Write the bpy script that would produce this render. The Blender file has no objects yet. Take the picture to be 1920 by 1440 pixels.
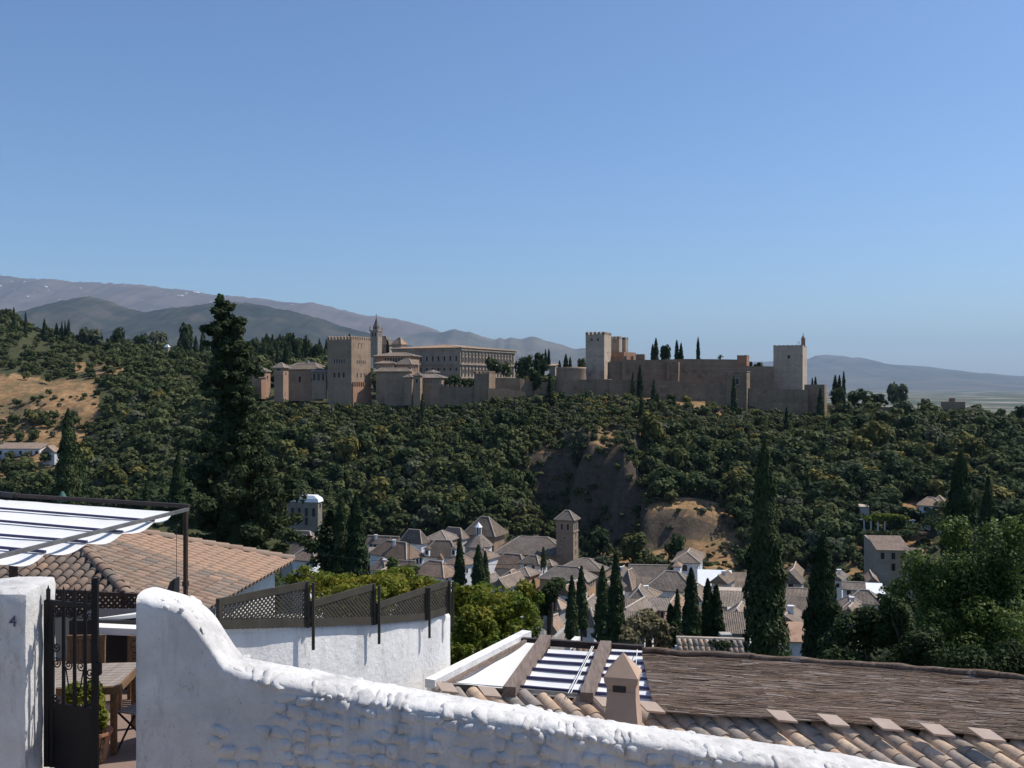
import bpy, math, random
import numpy as np
from mathutils import Vector, Matrix, noise as mno

SC = bpy.context.scene
COL = SC.collection
R = math.radians
F = 1840.0                                   # focal length in photo pixels (photo is 1920 wide)

# ---------------------------------------------------------------- camera
cam_d = bpy.data.cameras.new('camera')
cam_d.sensor_width = 36.0
cam_d.lens = 36.0 * F / 1920.0
cam_d.clip_start = 0.1
cam_d.clip_end = 120000.0
cam = bpy.data.objects.new('camera', cam_d)
cam.rotation_euler = (R(90), 0, 0)
COL.objects.link(cam)
SC.camera = cam

# ---------------------------------------------------------------- sky and sun
SUN_AZ, SUN_EL = R(72), R(53)                # azimuth clockwise from the view direction
world = bpy.data.worlds.new('World')
SC.world = world
world.use_nodes = True
wn = world.node_tree
bg = wn.nodes['Background']
sky = wn.nodes.new('ShaderNodeTexSky')
sky.sky_type = 'NISHITA'
sky.sun_disc = False
sky.sun_elevation = SUN_EL
sky.sun_rotation = SUN_AZ
sky.altitude = 700
sky.air_density = 1.1
sky.dust_density = 1.5
sky.ozone_density = 8.5
wn.links.new(sky.outputs[0], bg.inputs[0])
bg.inputs[1].default_value = 0.134
sun_d = bpy.data.lights.new('sun', 'SUN')
sun_d.energy = 4.9
sun_d.angle = R(0.53)
sun_d.color = (1.0, 0.945, 0.86)
sun = bpy.data.objects.new('sun', sun_d)
SUN = Vector((math.sin(SUN_AZ) * math.cos(SUN_EL), math.cos(SUN_AZ) * math.cos(SUN_EL), math.sin(SUN_EL)))
sun.rotation_euler = SUN.to_track_quat('Z', 'Y').to_euler()
sun.location = (0, -20, 40)
COL.objects.link(sun)
SC.view_settings.view_transform = 'Standard'
SC.view_settings.look = 'None'
SC.view_settings.exposure = 0.0
SC.view_settings.gamma = 1.0
SC.view_settings.use_curve_mapping = False
SC.cycles.use_denoising = True
SC.cycles.max_bounces = 6
SC.cycles.transparent_max_bounces = 4
SC.cycles.volume_bounces = 0

# ---------------------------------------------------------------- helpers
def X(px, D): return (px - 960.0) / F * D
def Z(py, D): return (720.0 - py) / F * D
def P(px, py, D): return Vector((X(px, D), D, Z(py, D)))
def L(px, py, z):                            # the point at height z seen at a pixel
    D = -z * F / (py - 720.0)
    return Vector((X(px, D), D, z))

def tag(o, label=None, cat=None, group=None, kind=None):
    if label: o['label'] = label
    if cat: o['category'] = cat
    if group: o['group'] = group
    if kind: o['kind'] = kind
    return o

def thing(name, label, cat, loc=(0, 0, 0), group=None, rz=0.0):
    o = bpy.data.objects.new(name, None)
    o.empty_display_size = 0.3
    o.location = loc
    o.rotation_euler = (0, 0, rz)
    COL.objects.link(o)
    return tag(o, label, cat, group)

def adopt(o, parent):                        # parent an object whose vertices are in world coordinates
    if parent is None: return o
    top, off = parent, Vector((0, 0, 0))
    o.parent = parent
    while top.parent is not None: top = top.parent
    if parent is top:
        o.matrix_parent_inverse = Matrix.Translation(-Vector(top.location))
    return o

def link(name, me, parent=None, world=True):
    o = bpy.data.objects.new(name, me)
    COL.objects.link(o)
    if parent is not None:
        if world: adopt(o, parent)
        else: o.parent = parent
    return o

class MB:
    def __init__(s): s.v = []; s.f = []
    def add(s, vs, fs):
        n = len(s.v)
        s.v += [tuple(v) for v in vs]
        s.f += [tuple(i + n for i in f) for f in fs]
        return s
    def hexa(s, b, t):
        return s.add(list(b) + list(t), [(3, 2, 1, 0), (4, 5, 6, 7), (0, 1, 5, 4), (1, 2, 6, 5), (2, 3, 7, 6), (3, 0, 4, 7)])
    def box(s, c, size, rz=0.0, M=None):
        x, y, z = size[0] / 2, size[1] / 2, size[2] / 2
        pts = [Vector(p) for p in ((-x, -y, -z), (x, -y, -z), (x, y, -z), (-x, y, -z), (-x, -y, z), (x, -y, z), (x, y, z), (-x, y, z))]
        m = M if M is not None else Matrix.Rotation(rz, 3, 'Z')
        pts = [m @ p + Vector(c) for p in pts]
        return s.hexa(pts[:4], pts[4:])
    def prism(s, poly, z0, z1):
        n = len(poly)
        vs = [(p[0], p[1], z0) for p in poly] + [(p[0], p[1], z1) for p in poly]
        fs = [tuple(reversed(range(n))), tuple(range(n, 2 * n))]
        fs += [(i, (i + 1) % n, n + (i + 1) % n, n + i) for i in range(n)]
        return s.add(vs, fs)
    def bar(s, a, b, w, h, up=Vector((0, 0, 1))):   # a rectangular bar from a to b
        a, b = Vector(a), Vector(b)
        d = (b - a).normalized()
        side = d.cross(up)
        if side.length < 1e-5: side = d.cross(Vector((0, 1, 0)))
        side.normalize()
        u = side.cross(d).normalized()
        o = [(-side * w / 2 - u * h / 2), (side * w / 2 - u * h / 2), (side * w / 2 + u * h / 2), (-side * w / 2 + u * h / 2)]
        return s.hexa([a + q for q in o], [b + q for q in o])
    def tube(s, pts, r, n=6, close=True):
        pts = [Vector(p) for p in pts]
        rs = r if isinstance(r, (list, tuple)) else [r] * len(pts)
        base = len(s.v)
        ref = None
        for i, p in enumerate(pts):
            d = (pts[min(i + 1, len(pts) - 1)] - pts[max(i - 1, 0)]).normalized()
            if ref is None:
                ref = d.orthogonal().normalized()
            ref = (ref - d * ref.dot(d))
            ref = ref.normalized() if ref.length > 1e-5 else d.orthogonal().normalized()
            b = d.cross(ref)
            for k in range(n):
                a = 2 * math.pi * k / n
                s.v.append(tuple(p + (ref * math.cos(a) + b * math.sin(a)) * rs[i]))
        for i in range(len(pts) - 1):
            for k in range(n):
                a, c = base + i * n + k, base + i * n + (k + 1) % n
                s.f.append((a, c, c + n, a + n))
        if close:
            s.f.append(tuple(reversed(range(base, base + n))))
            s.f.append(tuple(range(base + (len(pts) - 1) * n, base + len(pts) * n)))
        return s
    def lathe(s, c, prof, n=16, rot=0.0):           # prof: (radius, z)
        base = len(s.v)
        for r, z in prof:
            for k in range(n):
                a = 2 * math.pi * k / n + rot
                s.v.append((c[0] + r * math.cos(a), c[1] + r * math.sin(a), c[2] + z))
        for i in range(len(prof) - 1):
            for k in range(n):
                a, b = base + i * n + k, base + i * n + (k + 1) % n
                s.f.append((a, b, b + n, a + n))
        s.f.append(tuple(reversed(range(base, base + n))))
        s.f.append(tuple(range(base + (len(prof) - 1) * n, base + len(prof) * n)))
        return s
    def mesh(s, name, mat=None, smooth=False, uv=False):
        me = bpy.data.meshes.new(name)
        me.from_pydata(s.v, [], s.f)
        me.update()
        if smooth: me.polygons.foreach_set('use_smooth', [True] * len(me.polygons))
        if mat is not None: me.materials.append(mat)
        if uv:
            lay = me.uv_layers.new(name='uv')
            for p in me.polygons:
                n = p.normal
                u = Vector((-n.y, n.x, 0))
                u = u.normalized() if u.length > 1e-3 else Vector((1, 0, 0))
                v = n.cross(u)
                for li in p.loop_indices:
                    co = me.vertices[me.loops[li].vertex_index].co
                    lay.data[li].uv = (co.dot(u), co.dot(v))
        return me
    def build(s, name, mat, parent=None, smooth=False, uv=False, world=True):
        return link(name, s.mesh(name, mat, smooth, uv), parent, world)

def np_mesh(name, V, Fq, mat, smooth=False):         # fast mesh from numpy quads
    me = bpy.data.meshes.new(name)
    nv, nf = len(V), len(Fq)
    k = Fq.shape[1]
    me.vertices.add(nv)
    me.vertices.foreach_set('co', np.ascontiguousarray(V, dtype=np.float32).ravel())
    me.loops.add(nf * k)
    me.loops.foreach_set('vertex_index', np.ascontiguousarray(Fq, dtype=np.int32).ravel())
    me.polygons.add(nf)
    me.polygons.foreach_set('loop_start', np.arange(0, nf * k, k, dtype=np.int32))
    me.polygons.foreach_set('loop_total', np.full(nf, k, dtype=np.int32))
    if smooth: me.polygons.foreach_set('use_smooth', np.ones(nf, dtype=bool))
    me.update(calc_edges=True)
    me.materials.append(mat)
    return me

def dup(root, loc, rz=0.0, scale=1.0, label=None, group=None):
    r = root.copy()
    COL.objects.link(r)
    r.location = loc
    r.rotation_euler = (0, 0, rz)
    r.scale = scale if isinstance(scale, (tuple, list)) else (scale,) * 3
    if label: r['label'] = label
    if group: r['group'] = group
    for ch in list(root.children):
        c = ch.copy(); COL.objects.link(c); c.parent = r
        for g in list(ch.children):
            d = g.copy(); COL.objects.link(d); d.parent = c
    return r

# ---------------------------------------------------------------- materials
def rgb(h): return tuple(h) + (1.0,)
class NT:
    def __init__(s, name):
        s.m = bpy.data.materials.new(name)
        s.m.use_nodes = True
        s.t = s.m.node_tree
        s.b = s.t.nodes['Principled BSDF']
        s.out = s.t.nodes['Material Output']
    def n(s, typ, **kw):
        nd = s.t.nodes.new('ShaderNode' + typ)
        for k, v in kw.items(): setattr(nd, k, v)
        return nd
    def l(s, a, b): s.t.links.new(a, b)
    def pos(s):
        return s.n('NewGeometry').outputs['Position']
    def scaled(s, vec, sc):
        m = s.n('Mapping'); m.inputs['Scale'].default_value = sc if isinstance(sc, (tuple, list)) else (sc,) * 3
        s.l(vec, m.inputs['Vector']); return m.outputs[0]
    def noise(s, vec, scale, detail=4, rough=.55):
        t = s.n('TexNoise'); t.inputs['Scale'].default_value = scale; t.inputs['Detail'].default_value = detail
        t.inputs['Roughness'].default_value = rough
        s.l(vec, t.inputs['Vector']); return t.outputs['Fac']
    def ramp(s, fac, stops):
        r = s.n('ValToRGB')
        e = r.color_ramp.elements
        while len(e) < len(stops): e.new(0.5)
        for i, (p, c) in enumerate(stops):
            e[i].position = p
            e[i].color = rgb(c) if not isinstance(c, (int, float)) else (c, c, c, 1)
        s.l(fac, r.inputs[0]); return r.outputs[0]
    def mix(s, fac, a, b, typ='MIX'):
        m = s.n('MixRGB'); m.blend_type = typ
        for i, v in ((0, fac), (1, a), (2, b)):
            if isinstance(v, (int, float)): m.inputs[i].default_value = v if i == 0 else (v, v, v, 1)
            elif isinstance(v, tuple): m.inputs[i].default_value = rgb(v[:3])
            else: s.l(v, m.inputs[i])
        return m.outputs[0]
    def bump(s, h, strength=.3, dist=.02):
        b = s.n('Bump'); b.inputs['Strength'].default_value = strength; b.inputs['Distance'].default_value = dist
        s.l(h, b.inputs['Height']); s.l(b.outputs[0], s.b.inputs['Normal'])
    def fin(s, col, rough=.9, spec=.2, metal=0.0):
        if isinstance(col, tuple): s.b.inputs['Base Color'].default_value = rgb(col)
        else: s.l(col, s.b.inputs['Base Color'])
        s.b.inputs['Roughness'].default_value = rough
        s.b.inputs['Specular IOR Level'].default_value = spec
        s.b.inputs['Metallic'].default_value = metal
        return s.m

def m_stone(name, a, b, c=None, scale=.25, bump=.4, bdist=.06, strata=0.0, rough=.95):
    """plastered or stone wall: broad stains, finer mottling, optional horizontal courses"""
    t = NT(name); p = t.pos()
    n1 = t.noise(p, scale, 6, .6)
    col = t.ramp(n1, [(.32, a), (.68, b)])
    n2 = t.noise(p, scale * 7, 5, .65)
    col = t.mix(.4, col, t.ramp(n2, [(.3, tuple(v * .8 for v in (c or a))), (.7, b)]))
    if strata:
        n3 = t.noise(t.scaled(p, (.04, .04, 1.0)), strata, 3)
        col = t.mix(.45, col, t.ramp(n3, [(.35, c or a), (.65, b)]))
        n4 = t.noise(t.scaled(p, (1.0, 1.0, .06)), .45, 4)
        col = t.mix(.14, col, t.ramp(n4, [(.4, tuple(v * .55 for v in a)), (.62, b)]))
    n5 = t.noise(p, scale * 2.3, 7, .7)
    col = t.mix(t.ramp(n5, [(.54, 0.0), (.66, .55)]), col, tuple(v * .62 for v in a))
    col = t.mix(t.ramp(t.noise(t.scaled(p, (1, 1, 1.7)), scale * 3.1, 6, .7), [(.56, 0.0), (.68, .5)]), col, tuple(min(1, v * 1.22) for v in b))
    t.bump(n2, bump, bdist)
    return t.fin(col, rough, .15)

def m_plain(name, col, rough=.8, spec=.25, var=.12, scale=4.0, bump=0.0, bdist=.01, metal=0.0):
    t = NT(name); p = t.pos()
    n = t.noise(p, scale, 5, .6)
    c = t.ramp(n, [(.3, tuple(v * (1 - var) for v in col)), (.7, tuple(min(1, v * (1 + var)) for v in col))])
    if bump: t.bump(t.noise(p, scale * 6, 4), bump, bdist)
    return t.fin(c, rough, spec, metal)

def m_leaf(name, cols, scale=.12, rand=.5, trans=.25, rough=.7, spec=.12, isl_=.4):
    """foliage: colour drifts from plant to plant and over each crown"""
    t = NT(name); p = t.pos()
    n = t.noise(p, scale, 3, .6)
    oi = t.n('ObjectInfo').outputs['Random']
    ad = t.n('Math'); ad.operation = 'MULTIPLY_ADD'
    t.l(oi, ad.inputs[0]); ad.inputs[1].default_value = rand; t.l(n, ad.inputs[2])
    sb = t.n('Math'); sb.operation = 'SUBTRACT'; t.l(ad.outputs[0], sb.inputs[0]); sb.inputs[1].default_value = rand / 2
    k = len(cols)
    col = t.ramp(sb.outputs[0], [(.25 + .5 * i / max(1, k - 1), c) for i, c in enumerate(cols)])
    isl = t.n('NewGeometry').outputs['Random Per Island']
    hv = t.n('HueSaturation'); t.l(col, hv.inputs['Color'])
    mr = t.n('MapRange'); mr.inputs['To Min'].default_value = 1 - isl_; mr.inputs['To Max'].default_value = 1 + isl_
    t.l(isl, mr.inputs['Value']); t.l(mr.outputs[0], hv.inputs['Value'])
    t.fin(hv.outputs[0], rough, spec)
    tr = t.n('BsdfTranslucent'); t.l(hv.outputs[0], tr.inputs['Color'])
    mx = t.n('MixShader'); mx.inputs[0].default_value = trans
    t.l(t.b.outputs[0], mx.inputs[1]); t.l(tr.outputs[0], mx.inputs[2]); t.l(mx.outputs[0], t.out.inputs['Surface'])
    return t.m

def m_roof(name, a, b, c, tw=.26, tl=.42):
    """far tiled roof: barrel ribs by bump, each tile its own shade; needs uv in metres"""
    t = NT(name)
    uv = t.n('UVMap').outputs[0]
    sp = t.n('SeparateXYZ'); t.l(uv, sp.inputs[0])
    def m(op, x, y):
        q = t.n('Math'); q.operation = op
        for i, v in ((0, x), (1, y)):
            if v is None: continue
            if isinstance(v, (int, float)): q.inputs[i].default_value = v
            else: t.l(v, q.inputs[i])
        return q.outputs[0]
    u = m('DIVIDE', sp.outputs[0], tw); v = m('DIVIDE', sp.outputs[1], tl)
    cb = t.n('CombineXYZ'); t.l(m('FLOOR', u, None), cb.inputs[0]); t.l(m('FLOOR', v, None), cb.inputs[1])
    wn_ = t.n('TexWhiteNoise'); wn_.noise_dimensions = '2D'; t.l(cb.outputs[0], wn_.inputs['Vector'])
    col = t.ramp(wn_.outputs['Value'], [(0, a), (.5, b), (1, c)])
    p = t.pos()
    col = t.mix(.55, col, t.ramp(t.noise(p, .35, 5, .65), [(.3, a), (.7, c)]))
    col = t.mix(t.ramp(t.noise(p, 2.2, 5, .7), [(.5, 0.0), (.72, .6)]), col, (.20, .18, .155))
    oi = t.n('ObjectInfo').outputs['Random']; hs = t.n('HueSaturation'); t.l(col, hs.inputs['Color'])
    for nm_, lo_, hi_ in (('Value', .78, 1.25), ('Saturation', .8, 1.15)):
        r_ = t.n('MapRange'); r_.inputs['To Min'].default_value = lo_; r_.inputs['To Max'].default_value = hi_; t.l(oi if nm_ == 'Value' else m('FRACT', m('MULTIPLY', oi, 7.31), None), r_.inputs['Value']); t.l(r_.outputs[0], hs.inputs[nm_])
    col = hs.outputs[0]
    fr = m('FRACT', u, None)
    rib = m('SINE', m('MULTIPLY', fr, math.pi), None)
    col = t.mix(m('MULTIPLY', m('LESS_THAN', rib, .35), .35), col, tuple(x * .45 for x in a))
    t.bump(rib, .9, .09)
    return t.fin(col, .92, .15)

M = {}
# ---------------------------------------------------------------- terrain
NEAR = [(0, -6.2), (9, -6.2), (14, -7.8), (25, -11.5), (40, -17.5), (60, -24.5), (100, -35.5), (150, -45.5), (200, -52), (260, -57)]
FARP = [   # photo column, ground profile beyond the village
    (-700, [(300, -55), (400, -30), (500, 8), (600, 40), (700, 72), (800, 84), (1000, 70), (1500, -60)]),
    (0,    [(300, -56), (380, -42), (425, -29), (450, -18), (475, -7), (500, 2), (540, 8), (600, 24), (680, 46), (730, 53), (900, 40), (1500, -100)]),
    (90,   [(300, -57), (375, -44), (420, -28), (445, -18), (470, -6), (500, 1), (540, 8), (600, 22), (680, 35), (750, 34), (900, 10), (1500, -105)]),
    (200,  [(300, -58), (370, -45), (420, -26), (470, -6), (520, 7), (600, 19), (680, 24), (750, 22), (900, 0), (1500, -110)]),
    (300,  [(300, -58), (365, -45), (410, -26), (450, -11), (500, 2), (560, 12), (650, 20), (750, 18), (900, -10), (1500, -113)]),
    (500,  [(300, -59), (338, -52), (380, -31), (425, -12), (450, -7), (520, 4), (600, 9), (700, 9), (900, -20), (1500, -114)]),
    (700,  [(300, -59), (338, -55), (380, -33), (425, -12), (440, -8), (460, -5), (600, 2), (700, 0), (900, -30), (1500, -114)]),
    (900,  [(300, -60), (335, -56), (380, -31), (420, -11), (435, -7), (460, -4), (600, 0), (700, -4), (900, -40), (1500, -114)]),
    (1040, [(300, -60), (345, -59), (378, -50), (386, -27), (400, -18), (425, -7), (450, -3), (600, -2), (700, -8), (900, -50), (1500, -114)]),
    (1110, [(300, -60), (345, -60), (366, -56), (373, -25), (384, -19), (400, -14), (425, -6), (450, -3), (600, -3), (700, -10), (900, -50), (1500, -114)]),
    (1175, [(300, -60), (338, -60), (353, -57), (359, -31), (372, -23), (390, -16), (425, -6.5), (450, -4), (600, -4), (700, -12), (900, -60), (1500, -114)]),
    (1215, [(300, -60), (326, -60), (338, -57), (343, -45), (352, -41), (372, -32), (400, -15), (430, -6), (450, -4), (600, -5), (700, -14), (900, -60), (1500, -114)]),
    (1290, [(300, -60), (325, -60), (338, -53), (343, -45), (353, -42.5), (372, -34), (400, -18), (430, -6.5), (450, -5), (600, -6), (700, -16), (900, -60), (1500, -114)]),
    (1390, [(300, -60), (318, -59), (345, -50), (375, -35), (400, -20), (430, -9), (450, -7), (600, -8), (700, -20), (900, -66), (1500, -114)]),
    (1500, [(295, -60), (312, -58), (330, -51), (370, -37), (412, -18), (440, -12), (460, -10), (520, -10), (700, -30), (900, -70), (1500, -114)]),
    (1700, [(280, -58), (340, -46), (420, -20), (450, -14), (470, -13), (520, -24), (600, -40), (800, -85), (1500, -114)]),
    (1920, [(280, -55), (310, -46), (340, -40), (430, -21), (448, -17), (465, -19), (520, -36), (600, -60), (800, -100), (1500, -114)]),
    (2700, [(280, -50), (340, -40), (430, -25), (480, -27), (560, -60), (800, -108), (1500, -114)]),
]
_px = np.array([p for p, _ in FARP], float)
def _profile(D, prof):
    pts = NEAR + prof
    return np.interp(D, [a for a, _ in pts], [b for _, b in pts])
def height(px, D):
    """ground height; arrays of photo column and distance"""
    px = np.asarray(px, float); D = np.asarray(D, float)
    H = np.stack([_profile(D, pr) for _, pr in FARP], 0)
    pc = np.clip(px, _px[0], _px[-1] - 1e-6)
    i = np.clip(np.searchsorted(_px, pc, 'right') - 1, 0, len(_px) - 2)
    t = (pc - _px[i]) / (_px[i + 1] - _px[i])
    t = t * t * (3 - 2 * t)
    a = np.take_along_axis(H, i[None], 0)[0]; b = np.take_along_axis(H, (i + 1)[None], 0)[0]
    return a + (b - a) * t
def ground(x, y):
    return float(height(np.array([x / max(y, 1) * F + 960]), np.array([float(y)]))[0])

cols = np.arange(-700, 2700, 11.0)
rows = np.concatenate([np.geomspace(6, 300, 64), np.arange(303, 480, 2.6), np.geomspace(482, 1500, 36)])
PX, DD = np.meshgrid(cols, rows)
HH = height(PX.ravel(), DD.ravel()).reshape(PX.shape)
XX = (PX - 960) / F * DD
for j in range(HH.shape[0]):
    d = rows[j]
    if d > 40:
        amp = 1.0 if d < 300 else 2.2
        for i in range(HH.shape[1]):
            x = XX[j, i]
            HH[j, i] += amp * (mno.fractal(Vector((x / 26, d / 26, 3.1)), .8, 2.1, 4) * .7 + .5 * mno.fractal(Vector((x / 7, d / 7, 9)), .8, 2.1, 3) * (d > 300))
for j in range(HH.shape[0]):                    # gullies and ledges on the bare scarp
    d = rows[j]
    if 335 < d < 400:
        for i in range(HH.shape[1]):
            if 960 < cols[i] < 1260:
                w_ = min(1, (cols[i] - 960) / 60, (1260 - cols[i]) / 40, (d - 335) / 12, (400 - d) / 12)
                x = XX[j, i]
                HH[j, i] += w_ * (2.6 * (mno.ridged_multi_fractal(Vector((x / 11, HH[j, i] / 30, 4)), .9, 2.1, 4, 1, 2) - 1.2) + 1.2 * mno.noise(Vector((x / 5, HH[j, i] / 3, 2))))
V = np.stack([XX.ravel(), DD.ravel(), HH.ravel()], 1)
nr, nc = HH.shape
jj, ii = np.meshgrid(np.arange(nr - 1), np.arange(nc - 1), indexing='ij')
a = (jj * nc + ii).ravel()
Q = np.stack([a, a + 1, a + nc + 1, a + nc], 1)

def inpoly(px, py, poly):
    c = False; j = len(poly) - 1
    for i in range(len(poly)):
        xi, yi = poly[i]; xj, yj = poly[j]
        if (yi > py) != (yj > py) and px < (xj - xi) * (py - yi) / (yj - yi) + xi: c = not c
        j = i
    return c
BARE = [   # dry grass, cliff and building ground where few trees stand (photo outlines)
    ([(-60, 708), (40, 700), (110, 712), (170, 708), (192, 760), (188, 840), (110, 850), (60, 845), (-60, 845)], .90),
    ([(-60, 838), (125, 838), (125, 918), (-60, 918)], .96),
    ([(950, 905), (1010, 840), (1100, 800), (1160, 792), (1175, 850), (1190, 905), (1215, 960), (1215, 1070), (1120, 1075), (1095, 960), (1060, 930), (1000, 925)], .72),
    ([(1212, 936), (1300, 934), (1350, 948), (1388, 985), (1385, 1078), (1212, 1078)], .975),
    ([(1375, 990), (1420, 1000), (1460, 985), (1530, 995), (1600, 1000), (1615, 1045), (1600, 1080), (1330, 1080)], .80),
    ([(1130, 735), (1360, 740), (1365, 790), (1280, 795), (1200, 782), (1120, 790)], .62),
    ([(130, 680), (250, 680), (250, 700), (130, 700)], .7),
    ([(1600, 1000), (1740, 1000), (1740, 1080), (1600, 1080)], .9),
    ([(1605, 940), (1795, 925), (1795, 998), (1605, 998)], .9),
    ([(530, 930), (615, 930), (615, 975), (530, 975)], .9),
    ([(1850, 910), (1925, 910), (1925, 965), (1850, 965)], .8),
]
t = NT('dry_hillside'); p = t.pos()
n1 = t.noise(p, .045, 6, .62); n2 = t.noise(p, .35, 6, .7); n3 = t.noise(p, 1.6, 4, .7)
c = t.ramp(n2, [(.3, (.17, .10, .052)), (.52, (.31, .185, .09)), (.72, (.44, .295, .155))])
c = t.mix(t.ramp(n1, [(.46, 0.0), (.6, .8)]), c, (.11, .095, .05))
c = t.mix(t.ramp(n3, [(.55, 0.0), (.75, .6)]), c, (.085, .08, .04))
nz = t.n('NewGeometry'); sx = t.n('SeparateXYZ'); t.l(nz.outputs['True Normal'], sx.inputs[0])
at_ = t.n('Attribute'); at_.attribute_name = 'bare'
litter = t.ramp(n2, [(.3, (.035, .042, .018)), (.7, (.085, .085, .040))])
c = t.mix(t.ramp(at_.outputs['Fac'], [(.3, 1.0), (.7, 0.0)]), c, litter)
rock = t.ramp(t.noise(t.scaled(p, (1, 1, .25)), .3, 6, .7), [(.3, (.06, .045, .034)), (.7, (.14, .104, .076))])
rock = t.mix(.18, rock, t.ramp(t.noise(t.scaled(p, (.12, .12, 1)), .8, 5, .75), [(.4, (.05, .038, .028)), (.62, (.20, .15, .11))]))
rock = t.mix(t.ramp(t.noise(p, .5, 5, .75), [(.54, 0.0), (.62, .8)]), rock, (.045, .05, .022))
c = t.mix(t.ramp(sx.outputs[2], [(.66, 1.0), (.82, 0.0)]), c, rock)  # steep faces turn to rock, its tones darkened to stand in for shade
t.bump(n2, .6, .8)
M['hill'] = t.fin(c, .95, .1)
me_ = np_mesh('hillside', V, Q, M['hill'], True)
PYv = 720 - HH / DD * F
bv = np.zeros(HH.size, np.float32)
for i_, (px_, py_, d_) in enumerate(zip(PX.ravel(), PYv.ravel(), DD.ravel())):
    if d_ < 295 or d_ > 620: bv[i_] = .25 if d_ < 295 else 0.0; continue
    jx, jy = px_ + 14 * mno.noise(Vector((px_ / 30, d_ / 9, 1))), py_ + 8 * mno.noise(Vector((px_ / 30, d_ / 9, 7)))
    if any(inpoly(jx, jy, pl_) for pl_, pr_ in BARE): bv[i_] = 1.0
at = me_.attributes.new('bare', 'FLOAT', 'POINT'); at.data.foreach_set('value', bv)
o = link('hillside', me_); tag(o, kind='structure')

# ---------------------------------------------------------------- the plain beyond and the mountains
t = NT('plain'); p = t.pos()
v1 = t.n('TexVoronoi'); v1.inputs['Scale'].default_value = .0035; v1.inputs['Randomness'].default_value = .9
t.l(p, v1.inputs['Vector'])
c = t.ramp(t.n('SeparateColor').outputs[0], [(0, (.1, .1, .05)), (1, (.4, .35, .2))])
sc_ = t.t.nodes[-2] if False else None
sep = t.n('SeparateColor'); t.l(v1.outputs['Color'], sep.inputs[0])
c = t.ramp(sep.outputs[0], [(.0, (.045, .055, .035)), (.4, (.08, .085, .05)), (.58, (.19, .16, .11)), (.75, (.30, .255, .18)), (.9, (.07, .075, .045)), (1, (.42, .38, .34))])
c = t.mix(t.ramp(t.noise(p, .0011, 6, .65), [(.42, 0.0), (.58, .8)]), c, (.075, .085, .05))
sp_ = t.noise(p, .018, 3, .8)
c = t.mix(t.ramp(sp_, [(.66, 0.0), (.72, 1.0)]), c, (.7, .66, .6))
M['plain'] = t.fin(c, .95, .1)
mb = MB()
mb.add([(-52000, 650, -115.0), (52000, 650, -115.0), (52000, 47500, -115.0), (-52000, 47500, -115.0)], [(0, 1, 2, 3)])
tag(mb.build('plain', M['plain']), kind='structure')

def mountain(name, ridge, D, depth, mat, seed, gul=.5, step=5, rows=34, zb=-116.0):
    pxs = np.arange(ridge[0][0], ridge[-1][0] + 1, step)
    ys = np.interp(pxs, [a for a, _ in ridge], [b for _, b in ridge])
    V = []
    ts = np.concatenate([[-.22, -.08], np.linspace(0, 1, rows)])
    for k, tt in enumerate(ts):
        for i, px in enumerate(pxs):
            x = (px - 960) / F * D
            zr = (720 - ys[i]) / F * D
            zr += (zr - zb) * .012 * mno.fractal(Vector((x / D * 160, seed, 0)), .9, 2.2, 4)
            y = D - tt * depth
            if tt < 0:
                z = zr + (zb - zr) * (-tt) * 2.2
            else:
                s = (1 - tt) ** 1.25
                w = math.sin(math.pi * min(1, tt * 1.15)) if tt < .87 else 0
                g = mno.ridged_multi_fractal(Vector((x / D * 16 + tt * 1.3, tt * 3.1, seed)), .9, 2.1, 5, 1.0, 2.0) - 1.1
                g2 = mno.fractal(Vector((x / D * 45, tt * 7, seed + 5)), .9, 2.1, 4)
                z = zb + (zr - zb) * max(0.0, s + gul * w * (.16 * g + .05 * g2) * (1 - .4 * tt))
                z = min(z, zb + (zr - zb) * (1 - .18 * tt)) if tt > 0 else z
            V.append((x, y, z))
    n, m = len(ts), len(pxs)
    j2, i2 = np.meshgrid(np.arange(n - 1), np.arange(m - 1), indexing='ij')
    a = (j2 * m + i2).ravel()
    Q = np.stack([a, a + m, a + m + 1, a + 1], 1)
    o = link(name, np_mesh(name, np.array(V), Q, mat, True))
    tag(o, kind='structure')
    return o

t = NT('sierra'); p = t.pos()
c = t.ramp(t.noise(p, .0012, 7, .65), [(.3, (.078, .066, .060)), (.55, (.13, .102, .090)), (.75, (.18, .142, .124))])
sx = t.n('SeparateXYZ'); t.l(p, sx.inputs[0])
low = t.ramp(sx.outputs[2], [(0, 0.0), (1, 0.0)])
mr = t.n('MapRange'); mr.inputs['From Min'].default_value = 1500; mr.inputs['From Max'].default_value = 1780; t.l(sx.outputs[2], mr.inputs['Value'])
sn = t.ramp(t.noise(t.scaled(p, (.6, .6, 1.6)), .0065, 3, .6), [(.675, 0.0), (.70, 1.0)])
mul = t.n('Math'); mul.operation = 'MULTIPLY'; t.l(mr.outputs[0], mul.inputs[0]); t.l(sn, mul.inputs[1])
c = t.mix(mul.outputs[0], c, (.85, .86, .9))
M['sierra'] = t.fin(c, .95, .05)
t = NT('foothill'); p = t.pos()
c = t.ramp(t.noise(p, .0035, 7, .65), [(.3, (.028, .034, .034)), (.5, (.048, .054, .050)), (.7, (.095, .086, .075)), (.82, (.34, .30, .27))])
M['foothill'] = t.fin(c, .95, .05)
t = NT('far_mountain'); p = t.pos()
c = t.ramp(t.noise(p, .001, 7, .65), [(.3, (.065, .068, .06)), (.55, (.12, .11, .09)), (.75, (.20, .17, .135))])
M['farm'] = t.fin(c, .95, .05)
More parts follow.
